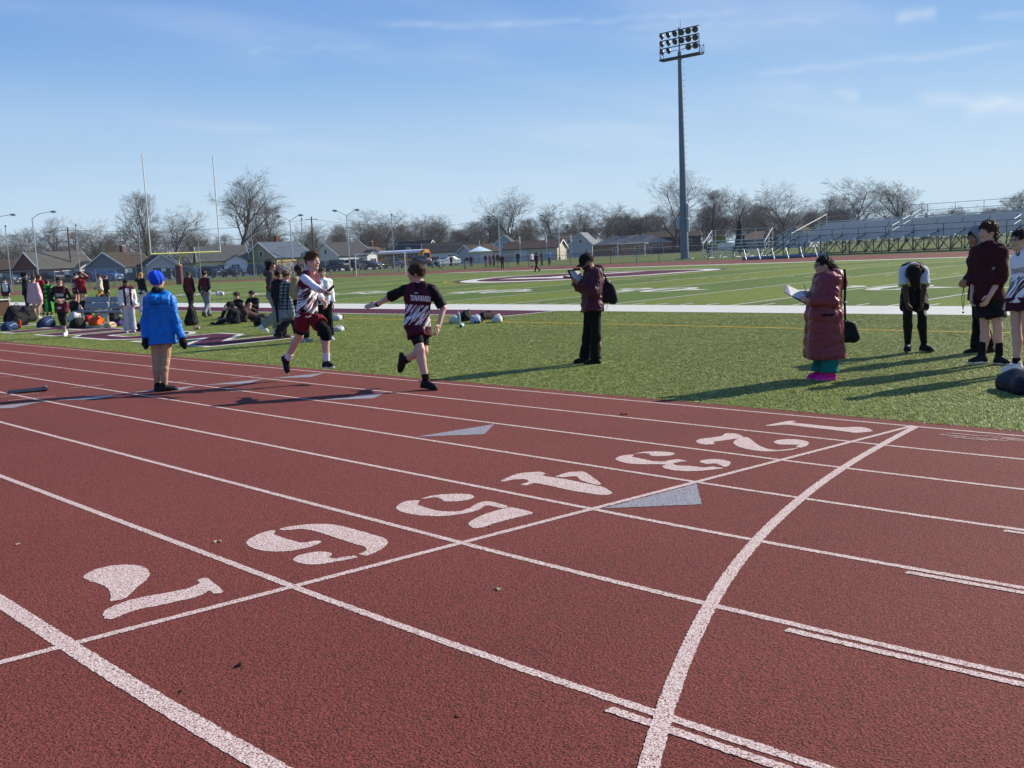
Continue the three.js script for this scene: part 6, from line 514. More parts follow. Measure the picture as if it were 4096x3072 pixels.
// ------------------------------------------------------------------ beyond the field
const BG = {"house":[[61.55,-197.45,7.4,185],[68.02,-191.43,10.3,185],[80.63,-207.22,3.5,205],[76.89,-183.16,8.8,185],[80.2,-175.95,5.1,182],[94.6,-194.21,5.0,205],[91.3,-173.88,7.1,188],[121.16,-217.68,4.6,240],[101.17,-170.19,9.7,192],[121.18,-179.1,10.5,212],[139.42,-193.78,5.1,235],[152.73,-195.16,7.1,245],[147.78,-176.36,11.0,228],[143.54,-162.41,4.7,215],[175.2,-188.0,6.2,255],[145.02,-147.25,9.9,205],[207.16,-199.55,3.4,285],[200.44,-185.15,4.9,270],[197.88,-166.88,17.6,255],[229.23,-179.0,12.0,285],[238.21,-156.86,7.6,275],[231.59,-145.12,7.9,262],[214.58,-130.66,3.5,240],[272.26,-104.49,5.0,260]],"car":[[53.02,-170.96],[56.04,-172.29],[60.01,-172.72],[64.01,-174.5],[67.2,-174.29],[64.77,-160.02],[76.02,-166.07],[74.84,-158.91],[81.53,-166.45],[74.54,-150.92],[76.66,-148.95],[79.07,-146.7],[87.32,-152.79],[86.51,-146.67],[93.52,-149.77],[99.46,-152.5],[97.48,-146.08],[99.7,-144.01],[101.53,-142.31],[108.03,-144.52],[111.27,-141.5],[113.51,-136.66],[198.47,-138.79]],"bus":[120.45,-157.75],"tree":[[102.22,-187.12,20.4,11.9],[104.38,-233.31,19.1,9.3],[113.15,-238.91,16.8,9.1],[87.98,-241.69,14.0,8.5],[99.88,-251.27,14.1,10.3],[81.45,-254.67,12.5,10.4],[93.09,-274.12,13.2,9.5],[109.31,-259.01,13.4,9.5],[122.79,-209.27,15.1,9.1],[141.3,-229.22,11.7,9.5],[142.49,-218.47,10.8,7.4],[154.28,-217.13,13.3,9.5],[162.08,-218.12,14.2,12.3],[170.94,-212.63,11.4,8.5],[188.0,-217.4,10.4,9.6],[184.0,-203.22,11.6,7.9],[190.65,-201.16,18.3,16.6],[206.15,-200.49,14.3,10.3],[215.42,-198.75,14.6,10.5],[222.07,-195.31,14.5,12.0],[234.52,-194.73,12.1,10.9],[211.31,-164.02,19.8,15.8],[215.16,-154.92,14.8,10.6],[222.66,-153.44,15.5,10.8],[212.67,-132.44,15.9,14.5],[243.18,-142.6,11.3,9.1],[238.83,-128.74,16.1,12.3],[250.54,-121.97,14.3,13.7],[274.59,-105.08,12.0,9.5],[274.87,-157.15,9.6,8.7],[123.22,-246.06,12.9,10.8],[132.96,-236.99,13.5,10.1],[238.77,-190.77,13.3,10.1],[247.51,-161.97,10.7,8.9]],"lamp":[[49.05,-160.9,9.8],[53.35,-156.89,10.0],[88.46,-144.84,8.9],[95.06,-138.7,9.3],[129.7,-140.86,8.3],[137.7,-133.41,8.0]],"util":[[70.25,-189.35,9.8],[104.76,-164.1,10.0],[228.24,-186.8,10.3]],"short":[[128.94,-134.69,4.6],[132.41,-131.45,4.6],[135.62,-128.47,4.5]],"pole":[95.56,-72.82],"smallbl":[[95.39,-69.53],[101.3,-66.78]],"goal2":[[144.01,-124.79],[143.71,-118.18]],"orange":[[62.05,-104.71],[63.76,-103.12]],"fenceB":[[42.44,-150.53],[54.22,-145.06],[66.99,-141.43],[81.13,-137.9],[89.41,-137.08]],"tent":[116.99,-132.05],"net":[[36.04,-114.06],[43.35,-114.49],[49.97,-113.79],[56.19,-112.14],[61.75,-109.74],[66.73,-106.71],[74.56,-99.56]],"soc1":[[68.08,-98.17],[71.82,-93.85]]};
const toCam = (x, z) => Math.atan2(-x, -z); // turn that makes local +z look at the camera side
const mWin = mat('window_glass', '#1b232b', 0.08, { specularIntensity: 0.8 }), mTrim = mat('white_trim', '#d9d9d6', 0.7), mSteel = mat('galvanised', '#9aa0a4', 0.45, { metalness: 0.6 }), mAlu = mat('aluminium', '#b4b9be', 0.38, { metalness: 0.75 }), mDark = mat('dark_steel', '#2c3036', 0.55, { metalness: 0.4 });
const sidingTex = memo('siding', () => dataTex(128, (i, j) => { const k = (j % 16) < 2 ? 0.8 : 1, n = 0.96 + 0.04 * h3(i, j, 3); return [255 * k * n, 255 * k * n, 255 * k * n]; }, true)); sidingTex.repeat.set(1 / 1.6, 1 / 1.6);
const shingleTex = memo('shingle', () => dataTex(128, (i, j) => { const n = 0.75 + 0.25 * h3(i >> 3, j >> 2, 5), k = (j % 4) === 0 ? 0.82 : 1; return [255 * n * k, 255 * n * k, 255 * n * k]; }, true)); shingleTex.repeat.set(1 / 2.2, 1 / 2.2);
const brickTex = memo('brickfar', () => dataTex(128, (i, j) => { const row = j >> 3, n = 0.8 + 0.2 * h3((i + (row & 1) * 8) >> 4, row, 8), k = (j & 7) === 0 ? 1.25 : 1; return [Math.min(255, 235 * n * k), Math.min(255, 230 * n * k), Math.min(255, 225 * n * k)]; }, true)); brickTex.repeat.set(1 / 1.3, 1 / 1.3);
const wallMat = (hex, brick) => { const k = 'wall' + hex + !!brick; if (!mats[k]) mats[k] = new THREE.MeshPhysicalMaterial({ map: brick ? brickTex : sidingTex, color: srgb(hex), roughness: 0.85, specularIntensity: 0.3 }); return mats[k]; };
const roofMat = hex => { const k = 'roof' + hex; if (!mats[k]) mats[k] = new THREE.MeshPhysicalMaterial({ map: shingleTex, color: srgb(hex), roughness: 0.9, specularIntensity: 0.3 }); return mats[k]; };
function uvMetres(g) { g = g.index ? g.toNonIndexed() : g; g.computeVertexNormals(); const p = g.attributes.position, n = g.attributes.normal, uv = new Float32Array(p.count * 2); for (let i = 0; i < p.count; i++) { const ax = Math.abs(n.getX(i)), az = Math.abs(n.getZ(i)); uv[i * 2] = ax > az ? p.getZ(i) : p.getX(i); uv[i * 2 + 1] = p.getY(i); } g.setAttribute('uv', new THREE.BufferAttribute(uv, 2)); return g; }
function gableBody(w, d, e, r) { const s = new THREE.Shape([[-d / 2, -0.6], [d / 2, -0.6], [d / 2, e], [0, r], [-d / 2, e]].map(q => new THREE.Vector2(...q))); const g = new THREE.ExtrudeGeometry(s, { depth: w, bevelEnabled: false }); g.translate(0, 0, -w / 2); g.rotateY(Math.PI / 2); return uvMetres(g); }
function roofSlabs(w, d, e, r, o = 0.35, t = 0.14) { const L = Math.hypot(d / 2, r - e), a = Math.atan2(r - e, d / 2), gs = []; for (const s of [-1, 1]) { const g = box(w + 2 * o, t, L + o); g.rotateX(s * a); const m = (L + o) / 2 / L; g.translate(0, mix(r, e, m) + t * 0.62, s * d / 2 * m); gs.push(g); } return uvMetres(merge(gs)); }
function hipRoof(w, d, e, r, o = 0.4) { const a = w / 2 + o, b = d / 2 + o, k = Math.max(0.3, w / 2 - d / 2), P = [[-a, e, b], [a, e, b], [a, e, -b], [-a, e, -b], [-k, r, 0], [k, r, 0]], pos = P.flat(), idx = [0, 1, 5, 0, 5, 4, 1, 2, 5, 2, 3, 4, 2, 4, 5, 3, 0, 4, 0, 2, 1, 0, 3, 2]; return uvMetres(geoFrom(pos, idx)); }
function windowOn(root, x, y, z, w, h, ry = 0, panes = 2) { const f = part('window', merge([box(w + 0.16, 0.1, 0.08, 0, h / 2 + 0.02, 0), box(w + 0.16, 0.1, 0.1, 0, -h / 2 - 0.02, 0), box(0.1, h, 0.08, -w / 2 - 0.02, 0, 0), box(0.1, h, 0.08, w / 2 + 0.02, 0, 0), ...Array.from({ length: panes - 1 }, (_, i) => box(0.07, h, 0.07, -w / 2 + w * (i + 1) / panes, 0, 0))]), mTrim, root); part('pane', box(w, h, 0.03), mWin, f); f.position.set(x, y, z); f.rotation.y = ry; return f; }
function house(i, o) {
  const [x, z, wpx] = BG.house[i], w = o.w || Math.max(5, wpx), d = o.d || 7.5, e = o.e || 2.7, r = o.r || 4.9, root = thing('house', o.label, o.cat || 'house', [x, gy(x, z) - 0.05, z], toCam(x, z) + (o.psi || 0) + (i < 18 ? 0.32 : 0));
  const wm = wallMat(o.wall, o.brick); if (o.hip) { part('wall', uvMetres(box(w, e + 0.6, d, 0, e / 2 - 0.3, 0)), wm, root); part('roof', hipRoof(w, d, e, r), roofMat(o.roof), root); } else { part('wall', gableBody(w, d, e, r), wm, root); const rf = part('roof', roofSlabs(w, d, e, r), roofMat(o.roof), root); for (const u of [-1, 1]) for (const q of [-1, 1]) { const L = Math.hypot(d / 2, r - e) + 0.3, g = box(0.06, 0.2, L); g.rotateX(q * Math.atan2(r - e, d / 2)); g.translate(u * (w / 2 + 0.37), (r + e) / 2, q * d / 4 * 1.05); part('fascia', g, mTrim, rf); } }
  if (o.porch) { const [px, pw, pc] = o.porch, g = gableBody(1.4, pw, e - 0.1, e + pw * 0.22); g.rotateY(Math.PI / 2); g.translate(px, 0, d / 2 + 0.6); const pr = part('front_gable', g, wallMat(pc || o.wall, false), root); const rg = roofSlabs(1.5, pw, e - 0.1, e + pw * 0.22, 0.3, 0.12); rg.rotateY(Math.PI / 2); rg.translate(px, 0, d / 2 + 0.6); part('gable_roof', rg, roofMat(o.roof), pr); windowOn(root, px - 0.2, 1.4, d / 2 + 1.33, Math.min(1.8, pw * 0.4), 1.3, 0, 3); }
  for (const [px, py, pw, ph, n] of o.win || []) windowOn(root, px, py, d / 2 + 0.03, pw, ph, 0, n || 2);
  for (const [pz, py, pw, ph] of o.side || []) windowOn(root, -w / 2 - 0.03, py, pz, pw, ph, -Math.PI / 2, 1);
  if (o.door !== undefined) { const dr = part('door', box(0.95, 2.05, 0.08, o.door, 1.05, d / 2 + 0.03), mat('door' + (o.doorHex || '#6a5a50'), o.doorHex || '#6a5a50', 0.6), root); part('handle', box(0.06, 0.06, 0.08, o.door + 0.36, 1.02, d / 2 + 0.1), mSteel, dr); }
  if (o.chim) { const c = part('chimney', uvMetres(box(0.7, 1.9, 0.6, o.chim, r + 0.35, -0.6)), wallMat('#7a4a3c', true), root); part('chimney_cap', box(0.85, 0.12, 0.75, o.chim, r + 1.33, -0.6), mat('cap', '#b8aa98', 0.9), c); }
  if (o.garage) for (const [gx, gw] of o.garage) part('garage_door', uvMetres(box(gw, 2.1, 0.06, gx, 1.05, d / 2 + 0.02)), wallMat('#cfcdc8', false), root);
  return root;
}
house(0, { w: 10, wall: '#7a5240', brick: 1, roof: '#4a3a32', r: 4.4, psi: 0.35, win: [[2, 1.4, 1.4, 1]], chim: -1, label: 'brick house with a dark brown roof at the far left edge' });
house(1, { w: 11, wall: '#8a4b3a', brick: 1, roof: '#64625e', r: 5.6, e: 2.7, psi: 0.3, porch: [3.4, 4.2, '#d4d6d4'], win: [[-2.4, 1.4, 1.1, 1.4], [0.2, 1.5, 2.6, 1.4, 3]], side: [[0.5, 1.5, 0.8, 1.1]], label: 'red brick house with grey roof and white front gable behind the wooden pole' });
house(2, { w: 4.5, d: 6, wall: '#c9c7c0', roof: '#4c4238', r: 3.9, e: 2.4, psi: 1.2, label: 'small garage with a white gable left of the grey gabled house', cat: 'garage' });
house(3, { w: 12, wall: '#7b8086', roof: '#4b4138', r: 5.0, e: 2.5, psi: 0.75, side: [[0.2, 1.4, 0.7, 1.2]], win: [[1, 1.4, 1.2, 1.2], [4, 1.4, 1.6, 1.2]], chim: 1.5, label: 'grey gabled house with long brown roof and brick chimney' });
house(4, { w: 6.5, d: 5, wall: '#b4b4ae', roof: '#5a4c42', r: 4.3, e: 2.6, psi: 1.45, side: [[-0.3, 1.5, 2.6, 1.3], [1.9, 1.5, 0.7, 1.2]], label: 'pale gable fronted house with dark windows under the goalpost' });
house(5, { w: 7, wall: '#8c8a84', roof: '#6a665e', r: 4.4, psi: 0.2, win: [[0, 1.4, 1.2, 1.2]], label: 'grey house half hidden by trees behind the crossbar' });
house(6, { w: 8.4, wall: '#d8cd8e', roof: '#74746e', r: 5.4, e: 2.8, psi: -0.2, porch: [2.0, 3.6, '#d6d8d8'], win: [[-2.4, 1.5, 0.8, 1.0, 1], [-0.2, 1.4, 2.0, 1.4, 3]], door: 3.4, doorHex: '#c8ccd0', label: 'yellow house with grey roof under the right goalpost upright' });
house(7, { w: 6, wall: '#39424e', roof: '#3c444e', r: 5.6, e: 3.2, psi: 1.4, side: [[0, 3.6, 0.8, 0.9]], label: 'dark blue gabled house behind the leaning tree' });
house(8, { w: 10.5, wall: '#a59c6c', roof: '#5d6a78', r: 5.7, e: 2.9, psi: 0.55, porch: [3.2, 4.0, '#d4c888'], win: [[0, 1.4, 1.6, 1.3]], side: [[0.3, 3.6, 0.7, 1.0], [1.5, 1.4, 0.8, 1.0]], chim: 0.2, label: 'olive yellow house with blue grey roof and yellow front gable' });
house(9, { w: 11, wall: '#c9cccc', roof: '#4c4d50', r: 5.5, e: 2.8, psi: 0.55, porch: [3.8, 4.4, '#d8dada'], win: [[-1.6, 1.5, 1.5, 1.4], [1.2, 1.5, 0.9, 1.3, 1]], side: [[0.3, 3.7, 0.7, 1.0]], label: 'grey and white house with charcoal roof behind the soccer goal' });
house(10, { w: 7.5, wall: '#b8b8b2', roof: '#58473a', r: 4.6, e: 2.6, psi: 1.0, side: [[0, 1.4, 0.7, 1.0]], win: [[1.2, 1.3, 1.0, 1.0]], chim: 0.8, label: 'tan brick house with brown roof left of the school bus' });
house(11, { w: 9, d: 6.5, wall: '#8d918e', roof: '#2f3a4c', r: 5.6, e: 2.9, psi: -0.9, win: [[0, 3.6, 1.0, 1.1], [-1.5, 1.4, 1.0, 1.2]], label: 'grey house with dark blue roof above the school bus' });
house(12, { w: 12, wall: '#d6d8d8', roof: '#37383c', r: 4.7, e: 2.7, psi: -0.35, win: [[-3.4, 1.4, 1.6, 0.9, 3], [0, 1.4, 1.1, 1.3], [3.0, 1.4, 1.8, 1.2, 3]], side: [], door: 1.6, doorHex: '#c8ccd0', label: 'long white bungalow with black roof behind the white car' });
house(13, { w: 6, wall: '#b9bcc0', roof: '#5c4c42', r: 3.7, e: 2.3, psi: 0.15, garage: [[0, 3.4]], label: 'small garage with brown roof beside the blue canopy', cat: 'garage' });
house(14, { w: 8, d: 6.5, wall: '#93a9bd', roof: '#55534f', r: 6.2, e: 3.4, psi: 1.15, side: [[0, 3.8, 0.8, 1.1], [-1.5, 1.5, 0.8, 1.1]], label: 'light blue gabled house behind the street lamps' });
house(15, { w: 11, d: 7, wall: '#bdb5a6', roof: '#5d4c44', r: 3.9, e: 2.5, psi: -0.6, garage: [[-2, 2.6]], label: 'long beige garage with brown roof and blank gable' , cat: 'garage' });
house(16, { w: 6, wall: '#cfc5a4', roof: '#6a6258', r: 6.6, e: 5.2, psi: 0.2, win: [[0, 4.3, 1.2, 1.1], [0, 1.6, 1.4, 1.2]], label: 'narrow cream two storey house between the lamps' });
house(17, { w: 7, d: 6, wall: '#b5b8ba', roof: '#8a8c90', r: 6.2, e: 3.2, psi: 1.0, side: [[0, 4.0, 0.8, 1.0], [1.4, 1.4, 0.9, 1.2]], label: 'light grey steep gabled house left of the coach' });
house(18, { w: 18, d: 9, wall: '#a9785a', brick: 1, roof: '#7b7f80', r: 4.8, e: 2.7, psi: 0.2, hip: 1, win: [[-5, 1.5, 1.2, 0.9], [1.0, 1.4, 2.2, 1.4], [5.4, 1.5, 2.4, 1.5, 3]], chim: 0.5, label: 'tan brick bungalow with grey hipped roof behind the soccer goal' });
house(19, { w: 15, wall: '#3a2f2c', brick: 1, roof: '#4a3c34', r: 5.6, e: 4.2, psi: 0.1, win: [[-3, 2.9, 1.4, 1.0], [4.5, 2.9, 1.2, 1.0]], label: 'dark brown house with white windows behind the floodlight mast' });
house(20, { w: 10, wall: '#8c8276', roof: '#8a705c', r: 4.6, e: 2.6, psi: 0.1, win: [[0, 1.4, 1.4, 1.0]], hip: 1, label: 'house with tan roof behind the small bleachers' });
house(21, { w: 9, wall: '#6f6258', roof: '#4c4038', r: 4.5, e: 2.6, psi: -0.1, win: [[-0.5, 1.4, 2.0, 1.2]], label: 'house with dark brown roof left of the big bleachers' });
house(22, { w: 6, wall: '#d0d2d2', roof: '#4a4440', r: 4.8, e: 2.8, psi: 1.2, side: [[0, 1.5, 1.0, 1.2]], label: 'white gabled house peeking over the bleacher stairs' });
// ------------------------------------------------------------------ vehicles
const glassCar = mat('car_glass', '#10151a', 0.06, { specularIntensity: 1 }), tyreM = mat('tyre', '#111112', 0.9), rimM = mat('rim', '#8f9499', 0.35, { metalness: 0.7 }), lampM = mat('lamp_clear', '#d8dcdc', 0.12, { specularIntensity: 1 }), tailM = mat('lamp_red', '#7d1216', 0.2);
const paint = hex => mat('paint_' + hex, hex, 0.3, { clearcoat: 0.9, clearcoatRoughness: 0.08, metalness: 0.25 });
const PROF = { // side outline (length z forward, height y) and window band
  suv: { L: 4.7, W: 1.86, body: [[-2.3, 0.42], [-2.35, 0.95], [-2.22, 1.18], [-1.95, 1.70], [-1.4, 1.76], [0.3, 1.72], [1.05, 1.16], [2.1, 1.02], [2.33, 0.8], [2.35, 0.42]], glass: [[-1.95, 1.18], [-1.82, 1.62], [0.22, 1.62], [0.86, 1.16]] },
  sedan: { L: 4.6, W: 1.8, body: [[-2.25, 0.4], [-2.3, 0.85], [-2.1, 1.04], [-1.5, 1.1], [-0.9, 1.44], [0.3, 1.44], [1.1, 1.04], [2.1, 0.9], [2.3, 0.7], [2.3, 0.4]], glass: [[-1.35, 1.08], [-0.85, 1.37], [0.24, 1.37], [0.9, 1.04]] },
  pickup: { L: 5.6, W: 1.95, body: [[-2.8, 0.55], [-2.8, 1.15], [-0.75, 1.17], [-0.7, 1.82], [0.75, 1.84], [1.4, 1.28], [2.65, 1.18], [2.8, 0.95], [2.8, 0.55]], glass: [[-0.6, 1.25], [-0.55, 1.72], [0.66, 1.74], [1.2, 1.26]] } };
function carProto(type, hex) {
  const P = PROF[type], root = new THREE.Group(), ex = (pts, w, bev) => { const s = new THREE.Shape(pts.map(q => new THREE.Vector2(q[0], q[1]))); const g = new THREE.ExtrudeGeometry(s, { depth: w, bevelEnabled: bev > 0, bevelThickness: bev, bevelSize: bev * 0.7, bevelSegments: 2 }); g.translate(0, 0, -w / 2); g.rotateY(-Math.PI / 2); return g; };
  part('body', ex(P.body, P.W - 0.24, 0.12), paint(hex), root); part('side_windows', ex(P.glass, P.W - 0.06, 0.02), glassCar, root);
  const wi = P.body.findIndex((q, i) => i > 4 && q[1] < 1.3), a = P.body[wi - 1], b = P.body[wi]; const ws = box(P.W - 0.42, 0.03, Math.hypot(b[0] - a[0], b[1] - a[1]) * 0.78); ws.rotateX(Math.atan2(a[1] - b[1], b[0] - a[0])); ws.translate(0, (a[1] + b[1]) / 2 + 0.075, (a[0] + b[0]) / 2 + 0.045); part('windscreen', ws, glassCar, root);
  for (const s of [-1, 1]) for (const f of [-1, 1]) { const r = type === 'pickup' ? 0.4 : 0.35, w = part('wheel', new THREE.TorusGeometry(r - 0.09, 0.1, 8, 18).rotateY(Math.PI / 2), tyreM, root); part('rim', new THREE.CylinderGeometry(r - 0.12, r - 0.12, 0.14, 12).rotateZ(Math.PI / 2), rimM, w); w.position.set(s * (P.W / 2 - 0.1), r, f * P.L * 0.305); }
  for (const s of [-1, 1]) { part('headlight', rbox(0.36, 0.16, 0.12, 0.04, s * (P.W / 2 - 0.32), type === 'sedan' ? 0.74 : 0.88, P.L / 2 + 0.0), lampM, root); part('tail_light', rbox(0.2, 0.3, 0.1, 0.04, s * (P.W / 2 - 0.24), 0.95, -P.L / 2 - 0.02), tailM, root); part('mirror', rbox(0.2, 0.14, 0.1, 0.04, s * (P.W / 2 + 0.08), 1.12, 0.7), paint(hex), root); }
  part('grille', rbox(0.9, 0.2, 0.06, 0.02, 0, 0.66, P.L / 2 + 0.07), mat('grille', '#17181a', 0.4), root); part('number_plate', box(0.32, 0.14, 0.02, 0, 0.48, P.L / 2 + 0.1), mat('plate', '#d8cf9a', 0.6), root); return root;
}
const protoCar = {}; 
[['suv', '#15181d', 0.9, 'black SUV cut by the left edge behind the fence'], ['sedan', '#1a1e25', 0.5, 'dark saloon car second from the left edge'], ['pickup', '#1d2127', 0.8, 'black pickup truck behind the boy checking his watch'], ['suv', '#20242b', 0.9, 'charcoal SUV right of the black pickup'], ['suv', '#0f1114', 1.0, 'glossy black SUV parked left of the blue car'], ['suv', '#27588e', 0.75, 'bright blue SUV behind the fence left of the goalpost'], ['sedan', '#3a4148', -0.6, 'grey car with pale bonnet left of the goalpost pad'], ['suv', '#23282f', 0.9, 'dark SUV just left of the goalpost pad'], ['suv', '#1c2635', 0.9, 'navy SUV in the back row right of the goalpost pad'], ['sedan', '#343d49', 0.9, 'slate saloon right of the goalpost pad by the fence'], ['suv', '#1c2026', 0.6, 'dark SUV in front of the yellow house'], ['sedan', '#14171b', 0.4, 'black hatchback right of the yellow house by the fence'], ['suv', '#262b33', 0.9, 'dark SUV left of the orange framed goal'], ['sedan', '#1d2228', 0.8, 'dark car directly beside the orange framed goal'], ['sedan', '#2c3239', 0.7, 'dark grey car behind the white sleeved runner'], ['suv', '#181b20', 0.8, 'dark SUV left of the green tinted pickup'], ['pickup', '#1b2322', 0.7, 'dark green pickup with pale headlights right of the runner'], ['suv', '#241a1d', 0.6, 'dark maroon SUV behind the soccer goal'], ['sedan', '#16191d', 0.9, 'black saloon behind the middle of the soccer goal'], ['suv', '#1d2228', 0.5, 'dark SUV with bright headlights by the school bus'], ['pickup', '#262b30', 0.5, 'dark pickup parked in front of the school bus'], ['sedan', '#c9ced2', -0.9, 'white saloon car behind the folding chairs'], ['suv', '#d8dad6', 1.2, 'white van parked beyond the small bleachers']].forEach(([t, hex, psi, label], i) => { const key = t + hex; const [x, z] = BG.car[i]; const o = protoCar[key] ? protoCar[key].clone() : (protoCar[key] = carProto(t, hex)); o.name = t === 'pickup' ? 'pickup_truck' : 'parked_car'; o.position.set(x, gy(x, z) + 0.04, z); o.rotation.y = toCam(x, z) + psi; tag(o, label, t === 'pickup' ? 'pickup' : 'car', 'vehicles parked beyond the fence'); });
{ // school bus
  const [x, z] = BG.bus, b = thing('school_bus', 'yellow school bus with white roof parked in front of the houses', 'bus', [x, gy(x, z) + 0.04, z], toCam(x, z) + 0.95), Y = paint('#b87a14'), K = mat('bus_black', '#15140f', 0.5);
  const sh = new THREE.Shape(); const pts = [[-1.2, 0.55], [1.2, 0.55], [1.22, 2.55], [1.0, 2.95], [0.5, 3.1], [-0.5, 3.1], [-1.0, 2.95], [-1.22, 2.55]]; sh.setFromPoints(pts.map(q => new THREE.Vector2(...q))); const g = new THREE.ExtrudeGeometry(sh, { depth: 10.4, bevelEnabled: true, bevelThickness: 0.12, bevelSize: 0.05, bevelSegments: 2 }); g.translate(0, 0, -5.2); part('body', g, Y, b);
  const rs = new THREE.Shape([[1.27, 2.6], [1.06, 2.98], [0.5, 3.15], [-0.5, 3.15], [-1.06, 2.98], [-1.27, 2.6], [-0.4, 2.7], [0.4, 2.7]].map(q => new THREE.Vector2(...q))); const rg = new THREE.ExtrudeGeometry(rs, { depth: 9.6, bevelEnabled: false }); rg.translate(0, 0.03, -5.0); part('roof', rg, mat('bus_roof', '#d9dee0', 0.5), b);
  for (const s of [-1, 1]) { for (let i = 0; i < 10; i++) part('window', box(0.05, 0.78, 0.82, s * 1.25, 2.1, -4.6 + i * 0.92), glassCar, b); for (const q of [1.0, 1.55]) part('black_stripe', box(0.04, 0.08, 10.2, s * 1.25, q, 0), K, b); for (const f of [-3.2, 3.3]) { const w = part('wheel', new THREE.TorusGeometry(0.37, 0.13, 8, 18).rotateY(Math.PI / 2), tyreM, b); part('rim', new THREE.CylinderGeometry(0.3, 0.3, 0.16, 12).rotateZ(Math.PI / 2), rimM, w); w.position.set(s * 1.12, 0.5, f); } part('headlight', rbox(0.3, 0.26, 0.08, 0.05, s * 0.85, 0.95, 5.33), lampM, b); part('warning_lamp', new THREE.CylinderGeometry(0.11, 0.11, 0.08, 12).rotateX(Math.PI / 2).translate(s * 0.9, 2.86, 5.33), tailM, b); }
  part('windscreen', rbox(2.0, 0.95, 0.06, 0.05, 0, 2.0, 5.33), glassCar, b); part('grille', box(1.2, 0.4, 0.06, 0, 0.95, 5.33), K, b); const st = canvasTex(256, 64, (c, W, H) => { c.fillStyle = '#e0a21e'; c.fillRect(0, 0, W, H); c.fillStyle = '#141210'; c.font = 'bold 40px sans-serif'; c.textAlign = 'center'; c.textBaseline = 'middle'; c.fillText('SCHOOL BUS', W / 2, H / 2); }); part('roof_sign', box(1.3, 0.32, 0.06, 0, 2.82, 5.34), new THREE.MeshPhysicalMaterial({ map: st, roughness: 0.5 }), b);
}
// ------------------------------------------------------------------ bare trees
const barkM = mat('bark', '#51473e', 0.95, { specularIntensity: 0.15 }), twigM = mat('twigs', '#6b5f53', 0.95, { specularIntensity: 0.1 });
function treeGeo(seed, H, S, o = {}) { // trunk + limbs, and the mass of thin branches
  const r = rng(seed), T = { p: [], i: [] }, C = { p: [], i: [] };
  const seg = (M, a, b, ra, rb, n) => { const d = b.clone().sub(a).normalize(), u = Math.abs(d.y) < 0.9 ? V(0, 1, 0) : V(1, 0, 0), x = d.clone().cross(u).normalize(), y = d.clone().cross(x), k = M.p.length / 3; for (let i = 0; i < n; i++) { const t = i / n * 6.2832, c = Math.cos(t), s = Math.sin(t); M.p.push(a.x + (x.x * c + y.x * s) * ra, a.y + (x.y * c + y.y * s) * ra, a.z + (x.z * c + y.z * s) * ra, b.x + (x.x * c + y.x * s) * rb, b.y + (x.y * c + y.y * s) * rb, b.z + (x.z * c + y.z * s) * rb); } for (let i = 0; i < n; i++) { const a0 = k + i * 2, a1 = k + ((i + 1) % n) * 2; M.i.push(a0, a1, a0 + 1, a1, a1 + 1, a0 + 1); } };
  const up = o.up ?? 0.25, ws = o.wide ?? 1;
  function grow(a, dir, len, rad, lv) {
    const n = lv === 0 ? 4 : lv < 3 ? 3 : lv < 4 ? 2 : 1, M = lv < 3 ? T : C, sides = lv === 0 ? 8 : lv < 2 ? 6 : lv < 3 ? 4 : 3; let p = a.clone(), d = dir.clone(); const rEnd = rad * (lv === 0 ? 0.45 : 0.4), nodes = [];
    for (let i = 0; i < n; i++) { d.add(V((r() - 0.5) * 0.34, (r() - 0.5) * 0.2 + (lv > 0 ? up * 0.35 : 0), (r() - 0.5) * 0.34)).normalize(); const q = p.clone().addScaledVector(d, len / n); seg(M, p, q, mix(rad, rEnd, i / n), mix(rad, rEnd, (i + 1) / n), sides); nodes.push([p.clone(), q.clone(), d.clone(), mix(rad, rEnd, (i + 0.5) / n)]); p = q; }
    if (lv >= 5) return; const kids = [o.limbs || 8, 7, 5, 5, 4][lv];
    for (let k = 0; k < kids; k++) { const t = lv === 0 ? mix(o.first || 0.42, 1, (k + r() * 0.6) / kids) : mix(0.25, 1, (k + r()) / kids), f = Math.min(n - 1e-3, t * n), nd = nodes[Math.floor(f)], q = nd[0].clone().lerp(nd[1], f - Math.floor(f)); const az = k * 2.4 + r() * 1.2 + lv, sp = lv === 0 ? mix(1.0, 0.35, t) * ws : 0.55 + r() * 0.45, u = V(Math.cos(az), 0, Math.sin(az)), side = u.addScaledVector(nd[2], -u.dot(nd[2])).normalize(); const cd = nd[2].clone().multiplyScalar(Math.cos(sp)).addScaledVector(side, Math.sin(sp)).normalize(); const cl = lv === 0 ? S * 0.5 * (0.75 + r() * 0.4) * (t > 0.9 ? 1.1 : 1) : len * (0.48 + r() * 0.25) * (1.12 - t * 0.3); grow(q, cd, cl, Math.max(0.0125, nd[3] * (lv === 0 ? 0.66 : 0.58)), lv + 1); }
  }
  grow(V(0, -0.3, 0), V(o.lean || 0, 1, o.leanz || 0).normalize(), H * (o.trunk || 0.62), o.rad || H * 0.022, 0);
  const top = Math.max(...T.p.filter((_, i) => i % 3 === 1), ...[C.p.reduce((m, v, i) => i % 3 === 1 && v > m ? v : m, 0)]), k = H / top; const out = [T, C].map(M => geoFrom(M.p.map((v, i) => i % 3 === 1 ? v * k : v), M.i)); return out;
}
const protoTree = []; for (let i = 0; i < 7; i++) protoTree.push(treeGeo(100 + i * 13, 14, 11, { up: [0.25, 0.4, 0.15, 0.5, 0.3, 0.2, 0.45][i], first: [0.3, 0.25, 0.4, 0.2, 0.35, 0.28, 0.22][i], wide: [1, 0.8, 1.1, 0.75, 0.95, 1.15, 0.85][i], trunk: [0.62, 0.68, 0.6, 0.7, 0.6, 0.58, 0.68][i] }));
